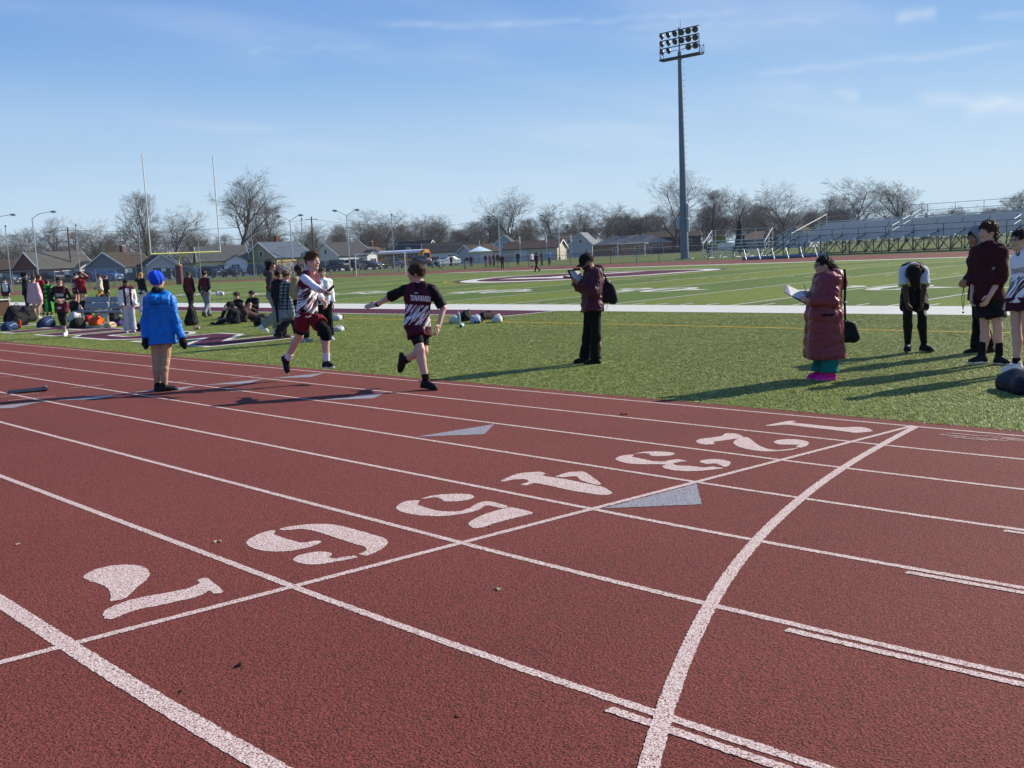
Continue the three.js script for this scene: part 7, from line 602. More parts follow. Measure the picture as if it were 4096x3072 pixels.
const hero = { 0: treeGeo(501, 20, 13, { lean: -0.1, leanz: -0.08, first: 0.5, trunk: 0.66, limbs: 8, up: 0.3 }), 16: treeGeo(503, 18, 16, { first: 0.22, wide: 1.0, up: 0.35, limbs: 9 }), 21: treeGeo(507, 19.5, 16, { first: 0.25, up: 0.3, limbs: 9 }), 24: treeGeo(511, 16, 15, { first: 0.25, wide: 1.1, up: 0.25, limbs: 8, lean: -0.05 }) };
const treeWords = ['tallest bare tree, leaning trunk and open round crown, left of the runners', 'bare tree behind the left goalpost upright', 'bare tree in the middle between the goalpost uprights', 'bare tree beside the wooden pole at the left', 'bare tree left of the goalpost', 'bare tree behind the leftmost house', 'bare tree behind the red brick house', 'bare tree behind the grey gabled house', 'upswept bare tree right of the leaning tree', 'bare tree behind the olive yellow house', 'thin bare tree above the white sleeved runner', 'bare tree right behind the grey and white house', 'broad bare tree behind the school bus', 'round bare tree above the white bungalow', 'small bare tree right of the round tree', 'bare tree left of the big crown over the blue house', 'big wide bare tree over the light blue house', 'bare tree right of the big crown over the blue house', 'bare tree behind the cream two storey house', 'bare tree behind the steep grey house', 'bare tree above the grey hipped roof', 'big bare tree directly behind the floodlight mast', 'low forked bare tree right of the floodlight mast', 'bare tree behind the small bleachers', 'big spreading bare tree left of the large bleachers', 'small bare tree behind the bleacher stairs', 'tall bare tree over the left end of the large bleachers', 'wide bare tree over the middle of the large bleachers', 'bare tree at the right edge above the bleachers', 'low bare tree behind the bleacher handrail', 'bare tree behind the right goalpost upright', 'bare tree just behind the leaning trunk', 'bare tree left of the floodlight mast', 'bare tree between the small bleachers and the spreading tree'];
BG.tree.forEach(([x, z, H, S], i) => { const q = hero[i] || protoTree[i % 7], t = thing('bare_tree', treeWords[i], 'tree', [x, gy(x, z), z], hero[i] ? toCam(x, z) : i * 1.7, 'bare trees behind the houses'); part('trunk', q[0], barkM, t); part('crown', q[1], twigM, t); if (hero[i]) { const h0 = { 0: 20, 16: 18, 21: 19.5, 24: 16 }[i]; t.scale.setScalar(H / h0 * 1.06); } else t.scale.set(Math.max(S, 9) / 9, H / 13, Math.max(S, 9) / 9); });
{ // the mass of trees further back, nobody could count them
  const r = rng(321), N = 152, g = protoTree.slice(0, 4).map(q => mergeGeometries([clean(q[0]), clean(q[1])])), root = new THREE.Group(); root.name = 'far_wood'; const M = new THREE.Matrix4(), Q = new THREE.Quaternion();
  g.forEach((gg, k) => { const im = new THREE.InstancedMesh(gg, twigM, N / 4); im.name = 'wood_trees'; for (let i = 0; i < N / 4; i++) { const az = mix(-1.36, -0.36, (i + r()) / (N / 4)), d = 300 + r() * 160, x = Math.cos(az) * d, z = Math.sin(az) * d, h = (9 + r() * 6) * (az > -0.5 ? 0.75 : 1); Q.setFromAxisAngle(V(0, 1, 0), r() * 6.28); M.compose(V(x, gy(x, z), z), Q, V(h / 13 * (0.8 + r() * 0.5), h / 14, h / 13 * (0.8 + r() * 0.5))); im.setMatrixAt(i, M); } im.castShadow = im.receiveShadow = true; root.add(im); });
  tag(root, 'hazy brown mass of bare trees along the horizon', 'wood', undefined, 'stuff');
}
function conifer(x, z, H, W, label) { const r = rng(Math.round(x * 7)), t = thing('conifer', label, 'tree', [x, gy(x, z), z]); part('trunk', bar([0, 0, 0], [0, H * 0.95, 0], 0.14, 0.03, 6), barkM, t); const gs = []; for (let i = 0; i < 420; i++) { const y = H * (0.08 + 0.9 * Math.sqrt(r()) ** 1.4), R = W * 0.5 * (1 - y / H) * (0.8 + r() * 0.4) + 0.08, a = r() * 6.28; const g = new THREE.ConeGeometry(0.09 + R * 0.12, R * 1.0, 4); g.rotateZ(-Math.PI / 2 - 0.35); g.translate(R * 0.5, 0, 0); g.rotateY(a); g.translate(0, y, 0); gs.push(g); } part('crown', merge(gs), mat('conifer', '#25361f', 0.9, { specularIntensity: 0.2 }), t); }
{ const q = (x, d) => { const a = -0.821 + (x - 2048) / 4140 * 0.98; return [Math.cos(a) * d, Math.sin(a) * d]; }; const A = BG.smallbl[0]; conifer(A[0] + 26, A[1] - 13.5, 4.6, 2.6, 'small dark spruce behind the small bleachers'); const h17 = BG.house[17]; conifer(h17[0] + 6, h17[1] + 7, 6.0, 3.2, 'dark evergreen beside the steep grey house'); const e = BG.tree[28]; conifer(e[0] - 3, e[1] - 22, 7.5, 4, 'dark conifer rising behind the bleacher railing'); }
{ // clipped hedge and yellow shrub
  const hg = (x, z, w, h, d, turn, hex, name, label, cat, seed) => { const r = rng(seed), t = thing(name, label, cat, [x, gy(x, z), z], turn), gs = []; for (let i = 0; i < 1500; i++) { const s = 0.16 + r() * 0.14, g = new THREE.TetrahedronGeometry(s); g.rotateY(r() * 6); g.rotateX(r() * 6); if (name === 'flowering_shrub') { const a = r() * 6.28, q = Math.sqrt(r()), e = r(); g.translate(Math.cos(a) * q * w * 0.5 * (0.5 + e * 0.5), h * (0.1 + 0.85 * (1 - q * q * 0.8) * Math.sqrt(r())), Math.sin(a) * q * d * 0.5); } else g.translate((r() - 0.5) * w, h * (0.04 + 0.96 * Math.sqrt(r())) * (0.85 + 0.15 * Math.sin(i)), (r() - 0.5) * d); gs.push(g); } part('foliage', merge(gs), mat('leaf' + hex, hex, 0.9, { specularIntensity: 0.2 }), t); part('stem', merge([-0.35, 0, 0.35].map(k => bar([k * w, 0, 0], [k * w, h * 0.6, 0], 0.05))), barkM, t); };
  const H = BG.house[19]; hg(H[0] - 6, H[1] + 9, 17, 2.3, 1.6, toCam(H[0], H[1]), '#20301a', 'hedge', 'dark clipped hedge in front of the dark brown house', 'hedge', 5); const T = BG.tree[22]; hg(T[0] - 2, T[1] + 3, 6, 4.6, 4, 0, '#8b8a2c', 'flowering_shrub', 'yellow flowering shrub behind the forked tree', 'shrub', 8); const G = BG.house[18]; hg(G[0] + 2, G[1] + 8.5, 9, 0.9, 1.2, toCam(G[0], G[1]), '#3a4426', 'low_hedge', 'low hedge in front of the tan brick bungalow', 'hedge', 9);
}

// ------------------------------------------------------------------ fences, poles, goals, bleachers
const mWire = mat('fence_wire', '#7d8488', 0.5, { metalness: 0.6 });
function fence(name, label, pts, h, step, wire, m = mSteel) { // chain link: posts, rails, woven wire
  const t = thing(name, label, 'fence', [0, 0, 0]); let prev = null; const rails = [], wires = [];
  for (let i = 0; i < pts.length; i++) { const [x, z] = pts[i], y = gy(x, z); part('post', bar([x, y - 0.1, z], [x, y + h + 0.05, z], 0.036, 0.036, 6), m, t); if (prev) { const [a, b, c] = prev; rails.push(bar([a, b + h, c], [x, y + h, z], 0.024, 0.024, 5)); rails.push(bar([a, b + 0.06, c], [x, y + 0.06, z], 0.01, 0.01, 4)); const L = Math.hypot(x - a, z - c), n = Math.ceil(L / wire); for (let k = -Math.ceil(h / wire); k <= n; k++) for (const s of [1, -1]) { let t0 = k / n, t1 = t0 + h / L, y0 = 0, y1 = h; if (t0 < 0) { y0 = -t0 * L; t0 = 0; } if (t1 > 1) { y1 = h - (t1 - 1) * L; t1 = 1; } if (y1 <= y0) continue; const P = (tt, yy) => [mix(a, x, tt), mix(b, y, tt) + (s > 0 ? yy : h - yy), mix(c, z, tt)]; wires.push([P(t0, y0), P(t1, y1)]); } } prev = [x, y, z]; }
  rails.forEach((g, i) => part(i % 2 ? 'tension_wire' : 'top_rail', g, m, t)); const pos = [], idx = []; const w = 0.005; for (const [A, B] of wires) { const k = pos.length / 3; pos.push(A[0], A[1] - w, A[2], A[0], A[1] + w, A[2], B[0], B[1] + w, B[2], B[0], B[1] - w, B[2]); idx.push(k, k + 1, k + 2, k, k + 2, k + 3); }
  const wm = part('wire_mesh', geoFrom(pos, idx), mWire, t); wm.userData.kind = 'stuff'; return t;
}
{
  const F = []; for (let z = 2; z > -72; z -= 3.05) F.push([XC + R0 + 9.6, z]); for (let k = 1; k <= 30; k++) { const a = k / 30 * 1.9; F.push([XC + (R0 + 9.6) * Math.cos(a), ZB - (R0 + 9.6) * Math.sin(a)]); } fence('track_fence', 'low chain link fence along the outside of the far track', F, 1.15, 3, 0.2, mat('fence_dark', '#565c60', 0.5, { metalness: 0.5 }));
  const q = BG.fenceB, G = []; for (let i = 0; i < q.length - 1; i++) { const n = 5; for (let k = 0; k < n; k++) G.push([mix(q[i][0], q[i + 1][0], k / n), mix(q[i][1], q[i + 1][1], k / n)]); } G.push(q[q.length - 1]); fence('car_park_fence', 'taller chain link fence in front of the parked cars', G, 1.95, 3, 0.25);
  [[1.4, 'leftmost'], [4.6, 'second'], [7.7, 'third'], [9.4, 'fourth'], [12.5, 'fifth'], [16.3, 'sixth']].forEach(([f, w]) => { const i = Math.floor(f), x = mix(G[i][0], G[i + 1][0], f - i), z = mix(G[i][1], G[i + 1][1], f - i), s = thing('fence_sign', w + ' small white sign from the left on the car park fence', 'sign', [x, gy(x, z) + 1.5, z + 0.05], toCam(x, z), 'white signs on the car park fence'); part('panel', box(0.62, 0.5, 0.02), mat('sign_white', '#c9cfcf', 0.7), s); part('bolt', merge([-0.26, 0.26].map(u => bar([u, 0.2, 0.01], [u, 0.2, 0.03], 0.02))), mSteel, s); });
  const B2 = []; const g2 = BG.goal2[0]; for (let k = 0; k <= 22; k++) B2.push([mix(118, 232, k / 22), mix(-126, -96, k / 22) - 6]); fence('street_fence', 'chain link fence along the lawn in front of the tan bungalow', B2, 1.5, 4, 0.35);
}
BG.net.forEach(([x, z], i) => { const y = gy(x, z), t = thing('net_pole', ['leftmost', 'second', 'third', 'fourth', 'fifth', 'sixth', 'rightmost'][i] + ' slim ball net pole from the left along the far bend', 'pole', [x, y, z], 0, 'ball net poles round the far bend'); part('shaft', bar([0, -0.1, 0], [0, 6.9, 0], 0.055, 0.045, 8), mSteel, t); part('pulley', box(0.1, 0.16, 0.16, 0, 6.8, 0.1), mDark, t); });
const lampWords = ['street lamp with one arm cut by the left edge', 'tall street lamp with one arm at the left of the car park', 'double armed street lamp above the white sleeved runner', 'double armed street lamp right of the runner with the baton', 'double armed street lamp in front of the light blue house', 'single armed street lamp left of the coach'];
BG.lamp.forEach(([x, z, h], i) => { const t = thing('street_lamp', lampWords[i], 'street lamp', [x, gy(x, z), z], toCam(x, z), 'street lamps round the car park'), two = [2, 3, 4].includes(i), sides = two ? [-1, 1] : i === 5 ? [-1] : [1]; part('pole', bar([0, 0, 0], [0, h * 0.95, 0], 0.12, 0.07, 8), mAlu, t); part('footing', bar([0, 0, 0], [0, 0.6, 0], 0.22, 0.2, 8), mat('concrete', '#8d8b86', 0.9), t); for (const s of sides) { part('arm', tube([[0, h * 0.94, 0], [s * 0.9, h * 1.0, 0], [s * (two ? 1.5 : 2.6), h * 1.035, 0]], 0.045), mAlu, t); const hd = part('lamp_head', new THREE.SphereGeometry(0.36, 10, 6).scale(1.3, 0.42, 0.7).translate(s * (two ? 1.75 : 2.9), h * 1.035, 0), mSteel, t); part('lens', new THREE.SphereGeometry(0.26, 10, 6).scale(1.2, 0.5, 0.7).translate(s * (two ? 1.75 : 2.9), h * 1.035 - 0.09, 0), mat('lamp_lens', '#b9bfc2', 0.2), hd); } });
BG.short.forEach(([x, z, h], i) => { const t = thing('lawn_post', ['left', 'middle', 'right'][i] + ' one of three short bright posts on the lawn before the beige garage', 'post', [x, gy(x, z), z], 0, 'bright posts on the far lawn'); part('shaft', bar([0, 0, 0], [0, h, 0], 0.07, 0.07, 8), mSteel, t); part('cap', bar([0, h * 0.72, 0], [0, h, 0], 0.13, 0.09, 8), mat('post_white', '#d4d6d4', 0.5), t); });
const wood = mat('pole_wood', '#5a4a3c', 0.95); const utilTop = [];
BG.util.forEach(([x, z, h], i) => { const t = thing('utility_pole', ['brown wooden utility pole in front of the red brick house', 'thin dark utility pole above the white sleeved runner', 'distant utility pole left of the floodlight mast'][i], 'utility pole', [x, gy(x, z), z], toCam(x, z)); part('shaft', bar([0, -0.2, 0], [0, h, 0], 0.17, 0.12, 8), wood, t); part('crossarm', box(2.2, 0.1, 0.1, 0, h - 0.5, 0.12), wood, t); utilTop.push([x, gy(x, z) + h - 0.45, z]); });
{ // overhead wires
  const add = (a, b, sag, label) => { const pts = []; for (let i = 0; i <= 12; i++) { const t = i / 12; pts.push([mix(a[0], b[0], t), mix(a[1], b[1], t) - sag * 4 * t * (1 - t), mix(a[2], b[2], t)]); } const m = new THREE.Mesh(tube(pts, 0.025, 4, 30), mDark); m.name = 'overhead_wire'; tag(m, label, 'wire', 'overhead wires'); };
  const [A, B, C] = utilTop; add([A[0] - 40, A[1] - 0.6, A[2] - 16], A, 0.8, 'upper overhead wire left of the wooden pole'); add([A[0] - 40, A[1] - 2.6, A[2] - 16], [A[0], A[1] - 1.9, A[2]], 0.9, 'lower overhead wire left of the wooden pole'); add(A, B, 1.0, 'overhead wire sagging between the wooden pole and the thin dark pole'); add([A[0], A[1] - 2, A[2]], [B[0], B[1] - 2.2, B[2]], 1.0, 'second overhead wire below the wire between the two poles'); add([A[0], A[1] - 4.6, A[2]], [B[0], B[1] - 4.6, B[2]], 0.5, 'low cable crossing in front of the house roofs at the left'); add(B, [C[0] - 60, C[1], C[2] + 0], 1.4, 'overhead wire right of the thin dark pole'); add([B[0], B[1] - 4.4, B[2]], [C[0], C[1] - 4.4, C[2]], 1.2, 'low cable crossing the roofs in the middle');
}
{ // floodlight mast
  const [x, z] = BG.pole, y0 = gy(x, z), H = 25.3, m = thing('floodlight_mast', 'tall grey floodlight mast with three rows of round lamps', 'floodlight', [x, y0, z], toCam(x, z) - 0.6), ms = mat('mast_grey', '#6c7984', 0.6, { metalness: 0.35 });
  part('mast', bar([0, -0.2, 0], [0, H - 2.4, 0], 0.47, 0.21, 14), ms, m); part('footing', bar([0, -0.2, 0], [0, 0.12, 0], 1.1, 1.0, 14), mat('concrete', '#8d8b86', 0.9), m);
  part('cabinet', rbox(0.5, 1.4, 0.4, 0.04, -0.62, 4.1, 0.1), mSteel, m); part('cabinet', rbox(0.34, 1.5, 0.3, 0.04, 0.62, 5.4, 0.1), mSteel, m); part('cabinet', rbox(0.34, 1.5, 0.3, 0.04, 0.62, 3.8, 0.1), mSteel, m);
  for (let i = 0; i < 26; i++) { const y = 6.5 + i * 0.66; part('climbing_peg', bar([0.3, y, 0], [0.78 - i * 0.006, y + 0.02, 0], 0.016), mDark, m); }
  const W = 2.7, rows = [H - 0.25, H - 1.1, H - 1.95]; part('spine', box(0.12, 3.6, 0.14, 0, H - 1.6, 0), mDark, m); rows.forEach((y) => part('crossbar', box(W * 2 - 0.2, 0.09, 0.12, 0, y + 0.2, 0), mDark, m)); part('platform', box(W * 2, 0.22, 0.8, 0.15, H - 3.0, -0.1), mDark, m); for (const s of [-1, 1]) { part('side_frame', box(0.07, 2.1, 0.07, s * (W - 0.1), H - 1.95, 0), mDark, m); part('side_brace', bar([s * W, H - 2.9, -0.4], [s * W, H - 2.0, 0.1], 0.025), mDark, m); } part('guard_rail', merge([box(W * 2, 0.05, 0.05, 0.2, H - 2.1, -0.45), box(0.05, 0.95, 0.05, W + 0.2, H - 2.5, -0.45), box(0.05, 0.95, 0.05, -W + 0.2, H - 2.5, -0.45), bar([W + 0.2, H - 2.95, -0.45], [W - 0.35, H - 2.1, -0.45], 0.02), bar([W - 0.35, H - 2.95, -0.45], [W + 0.2, H - 2.1, -0.45], 0.02)]), mDark, m); part('lightning_rod', bar([0.2, H + 0.1, 0], [0.2, H + 0.95, 0], 0.02), mDark, m);
  const refl = memo('refl', () => new THREE.LatheGeometry([[0.02, -0.26], [0.18, -0.24], [0.28, -0.12], [0.33, 0.0], [0.30, 0.0], [0.25, -0.11], [0.16, -0.2], [0.02, -0.22]].map(q => new THREE.Vector2(...q)), 18).rotateX(Math.PI / 2)), lens = memo('lens', () => new THREE.CircleGeometry(0.29, 18).translate(0, 0, -0.015)); const gl = mat('flood_glass', '#2a2d2e', 0.12, { specularIntensity: 1 });
  rows.forEach((y, k) => { for (let c = 0; c < 6; c++) { if (k === 2 && (c === 2 || c === 3)) continue; const lx = -W + 0.45 + c * (W * 2 - 0.9) / 5; const f = part('flood_lamp', refl, mat('flood_shell', '#3a3e42', 0.4, { metalness: 0.5 }), m); part('lamp_glass', lens, gl, f); part('yoke', new THREE.TorusGeometry(0.36, 0.02, 5, 12, Math.PI), mDark, f); f.position.set(lx, y - 0.22, 0.22); f.rotation.set(0.45, [-0.45, -0.35, -0.1, 0.3, 0.5, 0.6][c], 0); } });
}
{ // goalposts
  const gp = thing('goalpost', 'yellow football goalpost with white uprights and maroon padded base', 'goalpost', [XM, gyIn(XM), -99]), Yl = mat('goal_yellow', '#d8cf7e', 0.5), Wh = mat('goal_white', '#dcdcd6', 0.5), hw = 3.72, hc = 3.16; part('gooseneck', tube([[0, 0.0, -2.0], [0, 1.6, -2.0], [0, 2.5, -1.75], [0, 3.0, -0.9], [0, hc, 0]], 0.085, 10, 30), Yl, gp); part('crossbar', bar([-hw, hc, 0], [hw, hc, 0], 0.08, 0.08, 10), Yl, gp); for (const s of [-1, 1]) part('upright', bar([s * hw, hc - 0.08, 0], [s * hw, hc + 9.7, 0], 0.06, 0.05, 8), s ? Wh : Yl, gp); part('pad', new THREE.CylinderGeometry(0.36, 0.36, 1.9, 18).translate(0, 0.98, -2.0), mat('pad_maroon', '#5a2630', 0.6), gp); part('pad_cap', new THREE.CylinderGeometry(0.3, 0.36, 0.12, 18).translate(0, 1.98, -2.0), mat('pad_top', '#a8743a', 0.7), gp);
  const soccer = (P, label, h = 2.44) => { const [a, b] = P, ya = gy(...a), yb = gy(...b), cx = (a[0] + b[0]) / 2, cz = (a[1] + b[1]) / 2, L = Math.hypot(b[0] - a[0], b[1] - a[1]), t = thing('soccer_goal', label, 'goal', [cx, (ya + yb) / 2, cz], Math.atan2(-(b[1] - a[1]), b[0] - a[0])), wh = mat('goal_white', '#dcdcd6', 0.5); for (const s of [-1, 1]) { part('post', bar([s * L / 2, 0, 0], [s * L / 2, h, 0], 0.06, 0.06, 8), wh, t); part('stay', bar([s * L / 2, h, 0], [s * L / 2, h - 0.1, -0.9], 0.03), mSteel, t); part('stay', bar([s * L / 2, h - 0.1, -0.9], [s * L / 2, 0, -2.0], 0.03), mSteel, t); } part('crossbar', bar([-L / 2 - 0.06, h, 0], [L / 2 + 0.06, h, 0], 0.06, 0.06, 8), wh, t); part('ground_bar', bar([-L / 2, 0.03, -2], [L / 2, 0.03, -2], 0.03), mSteel, t); const net = []; for (let i = 0; i <= 24; i++) net.push(bar([-L / 2 + L * i / 24, h - 0.1, -0.9], [-L / 2 + L * i / 24, 0, -2], 0.004, 0.004, 3)); for (let i = 0; i <= 8; i++) net.push(bar([-L / 2, (h - 0.1) * i / 8, -2 + 1.1 * i / 8], [L / 2, (h - 0.1) * i / 8, -2 + 1.1 * i / 8], 0.004, 0.004, 3)); part('net', merge(net), mat('net', '#c8c8c4', 0.9), t).userData.kind = 'stuff'; };
  soccer(BG.soc1, 'white soccer goal on the far bend behind the runners'); soccer(BG.goal2, 'white soccer goal on the far lawn right of the coach');
  const [a, b] = BG.orange, cx = (a[0] + b[0]) / 2, cz = (a[1] + b[1]) / 2, lg = thing('net_frame_goal', 'orange framed practice goal with pale netting', 'goal', [cx, gy(cx, cz), cz], toCam(cx, cz) + 0.2), Or = mat('goal_orange', '#b2482c', 0.6); const w = 1.15; for (const s of [-1, 1]) { part('post', bar([s * w, 0, 0], [s * w, 1.95, 0], 0.05, 0.05, 8), Or, lg); part('stay', bar([s * w, 1.9, 0], [s * w * 0.3, 0, -1.7], 0.03), Or, lg); } part('crossbar', bar([-w, 1.95, 0], [w, 1.95, 0], 0.05, 0.05, 8), Or, lg); const net = []; for (let i = 0; i <= 22; i++) { const u = -w + 2 * w * i / 22; net.push(bar([u, 1.9, -0.02], [u * 0.3, 0, -1.7], 0.008, 0.008, 3)); } for (let i = 0; i <= 16; i++) { const v = i / 16; net.push(bar([-w * mix(0.3, 1, v), 1.9 * v, -1.7 * (1 - v)], [w * mix(0.3, 1, v), 1.9 * v, -1.7 * (1 - v)], 0.008, 0.008, 3)); } part('net', merge(net), mat('net', '#c8c8c4', 0.9), lg).userData.kind = 'stuff';
}
{ // large bleachers along the far straight, raised on trusses
  const xF = 91.0, z0 = -57.2, z1 = -14, L = z1 - z0, yb = 0.27, dk = 1.32, rows = 9, td = 0.72, rh = 0.185, t = thing('bleachers', 'large grey aluminium bleachers raised on dark steel trusses at the right', 'bleachers', [xF, yb, (z0 + z1) / 2]), Z = L / 2;
  part('front_walkway', box(1.5, 0.08, L, 0.75, dk, 0), mAlu, t);
  for (let i = 0; i < rows; i++) { const x = 1.9 + i * td, y = dk + 0.1 + i * rh; for (let k = 0; k < 4; k++) { const l = L / 4 - 0.04, zc = -Z + (k + 0.5) * L / 4; part('seat_plank', box(0.26, 0.05, l, x + 0.1, y + 0.42, zc), mAlu, t); part('foot_plank', box(0.5, 0.04, l, x - 0.1, y, zc), mAlu, t); } part('riser', box(0.02, rh + 0.12, L, x + 0.36, y + 0.1, 0), mAlu, t); }
  for (let k = 0; k <= 18; k++) { const zc = -Z + k * L / 18; const H = dk + rows * rh; part('truss', merge([box(0.07, dk, 0.07, 0.05, dk / 2, zc), box(0.07, dk + 0.8, 0.07, 3.0, dk / 2 + 0.4, zc), box(0.07, H, 0.07, 7.9, H / 2, zc), box(7.9, 0.08, 0.07, 4, 0.12, zc), bar([0.05, dk - 0.12, zc], [7.9, H - 0.25, zc], 0.05, 0.05, 5), bar([0.05, 0.1, zc], [3.0, dk + 0.6, zc], 0.035, 0.035, 5), bar([3, 0.1, zc], [7.9, H - 0.4, zc], 0.035, 0.035, 5), ...(k < 18 ? [bar([0.05, 0.1, zc], [0.05, dk, zc + L / 36], 0.035, 0.035, 5), bar([0.05, dk, zc + L / 36], [0.05, 0.1, zc + L / 18], 0.035, 0.035, 5), bar([3, 0.1, zc], [3, dk + 0.6, zc + L / 36], 0.035, 0.035, 5), bar([3, dk + 0.6, zc + L / 36], [3, 0.1, zc + L / 18], 0.035, 0.035, 5), bar([5.5, 0.1, zc], [5.5, dk + 1.6, zc + L / 36], 0.035, 0.035, 5)] : [])]), mDark, t); }
  for (let k = 0; k <= 16; k++) { const zc = -Z + k * L / 16; part('guard_post', bar([0.02, dk, zc], [0.02, dk + 1.08, zc], 0.03, 0.03, 6), mDark, t); part('back_post', bar([8.5, dk + rows * rh - 0.3, zc], [8.5, dk + rows * rh + 1.45, zc], 0.03, 0.03, 6), mSteel, t); }
  for (const y of [0.55, 1.08]) part('guard_rail', box(0.04, 0.04, L, 0.02, dk + y, 0), mDark, t); for (const y of [0.3, 0.85, 1.45]) part('back_rail', box(0.04, 0.04, L, 8.5, dk + rows * rh + y, 0), mSteel, t);
  const gw = []; for (let i = 0; i < L / 0.3; i++) { const zc = -Z + i * 0.3; gw.push(box(0.006, 0.5, 0.006, 0.02, dk + 0.28, zc)); gw.push(box(0.006, 1.4, 0.006, 8.5, dk + rows * rh + 0.75, zc)); } part('rail_mesh', merge(gw), mWire, t).userData.kind = 'stuff';
  const hr = (zc) => { for (const [i0, i1] of [[0, 2], [3, 5], [6, 8]]) { const a = [1.9 + i0 * td, dk + i0 * rh + 0.2, zc], b = [1.9 + i1 * td, dk + i1 * rh + 0.2, zc]; part('aisle_rail', merge([bar(a, [a[0], a[1] + 0.95, a[2]], 0.03), bar(b, [b[0], b[1] + 0.95, b[2]], 0.03), bar([a[0], a[1] + 0.95, a[2]], [b[0], b[1] + 0.95, b[2]], 0.035), bar([a[0], a[1] + 0.5, a[2]], [b[0], b[1] + 0.5, b[2]], 0.025)]), mat('rail_white', '#d6d6d0', 0.5), t); } }; hr(-Z + 10.5); hr(-Z + 21.5); hr(-Z + 32);
  part('end_rail', merge([bar([1.6, dk + 0.9, -Z], [8.4, dk + rows * rh + 1.1, -Z], 0.045), bar([1.6, dk, -Z], [1.6, dk + 0.95, -Z], 0.03), bar([8.4, dk + rows * rh, -Z], [8.4, dk + rows * rh + 1.1, -Z], 0.03)]), mat('rail_white', '#d6d6d0', 0.5), t);
  const st = []; for (let i = 0; i < 7; i++) st.push(box(1.3, 0.05, 0.3, 0.75, dk - 0.02 - i * 0.18, -Z - 0.2 - i * 0.3)); part('stair_treads', merge(st), mAlu, t); part('stair_rails', merge([0.1, 1.4].flatMap(x => [bar([x, dk + 1.0, -Z], [x, 1.0, -Z - 2.2], 0.03), bar([x, dk + 0.5, -Z], [x, 0.5, -Z - 2.2], 0.025), bar([x, 0, -Z - 2.2], [x, 1.0, -Z - 2.2], 0.03), bar([x, dk, -Z], [x, dk + 1.0, -Z], 0.03), bar([x, dk - 0.1, -Z], [x, 0.0, -Z - 2.2], 0.05)])), mDark, t);
}
{ // small bleachers
  const [a, b] = BG.smallbl, cx = (a[0] + b[0]) / 2, cz = (a[1] + b[1]) / 2, L = 7.2, t = thing('small_bleachers', 'small five row aluminium bleachers right of the floodlight mast', 'bleachers', [cx, gy(cx, cz), cz], -Math.PI / 2 + 0.25); for (let i = 0; i < 5; i++) { part('seat_plank', box(L, 0.1, 0.28, 0, 0.45 + i * 0.36, -i * 0.65), mAlu, t); part('foot_plank', box(L, 0.08, 0.24, 0, 0.1 + i * 0.36, -i * 0.65 - 0.32), mAlu, t); }
  for (let k = 0; k < 5; k++) { const x = -L / 2 + 0.4 + k * (L - 0.8) / 4; part('frame', merge([bar([x, 0.02, 0.2], [x, 0.02, -3.0], 0.03), bar([x, 0, 0.1], [x, 1.8, -2.6], 0.03), bar([x, 0, -2.7], [x, 3.1, -2.9], 0.03), bar([x, 0.05, -1.4], [x, 0.95, -1.3], 0.025)]), mAlu, t); } for (const s of [-1, 1]) part('side_rail', merge([bar([s * L / 2, 0.1, 0], [s * L / 2, 1.6, 0], 0.035), bar([s * L / 2, 1.6, 0], [s * L / 2, 3.1, -2.8], 0.04), bar([s * L / 2, 0.1, -2.8], [s * L / 2, 3.1, -2.8], 0.035), bar([s * L / 2, 0.6, -1.3], [s * L / 2, 2.3, -1.35], 0.025)]), mat('rail_white', '#d6d6d0', 0.5), t); part('back_rail', merge([0.6, 1.2].map(y => box(L, 0.04, 0.04, 0, 1.9 + y, -2.85))), mAlu, t);
}
{ // rolled blue cover on the far track with its trestles, canopy, pushchair
  const t = thing('rolled_cover', 'long blue rolled cover with metal trestles on the far track', 'rolled cover', [83.2, SL * 7.7, -52.2], 0.5); part('roll', bar([0, 0.16, -3.7], [0, 0.16, 3.7], 0.16, 0.16, 14), mat('cover_blue', '#5c7288', 0.7), t); for (let i = 0; i < 6; i++) { const z = -3.3 + i * 1.25; part('trestle', merge([bar([-0.5, 0, z], [0.2, 1.0, z - 0.3], 0.03), bar([0.5, 0, z], [0.15, 0.9, z - 0.25], 0.03), bar([-0.5, 0, z], [0.5, 0, z], 0.025)]), mAlu, t); }
  const [x, z] = BG.tent, c = thing('canopy', 'small pale blue canopy tent behind the fence', 'canopy', [x, gy(x, z), z], toCam(x, z) + 0.4); const q = 1.6; part('canopy_top', geoFrom([-q, 2.2, -q, q, 2.2, -q, q, 2.2, q, -q, 2.2, q, 0, 3.1, 0], [0, 4, 1, 1, 4, 2, 2, 4, 3, 3, 4, 0]), mat('canopy_blue', '#a9c4da', 0.8, { side: THREE.DoubleSide }), c); for (const sx of [-1, 1]) for (const sz of [-1, 1]) part('leg', bar([sx * q, 0, sz * q], [sx * q, 2.2, sz * q], 0.03), mAlu, c); part('valance', merge([box(2 * q, 0.25, 0.02, 0, 2.1, q), box(2 * q, 0.25, 0.02, 0, 2.1, -q), box(0.02, 0.25, 2 * q, q, 2.1, 0), box(0.02, 0.25, 2 * q, -q, 2.1, 0)]), mat('canopy_trim', '#c9b86a', 0.8), c);
}

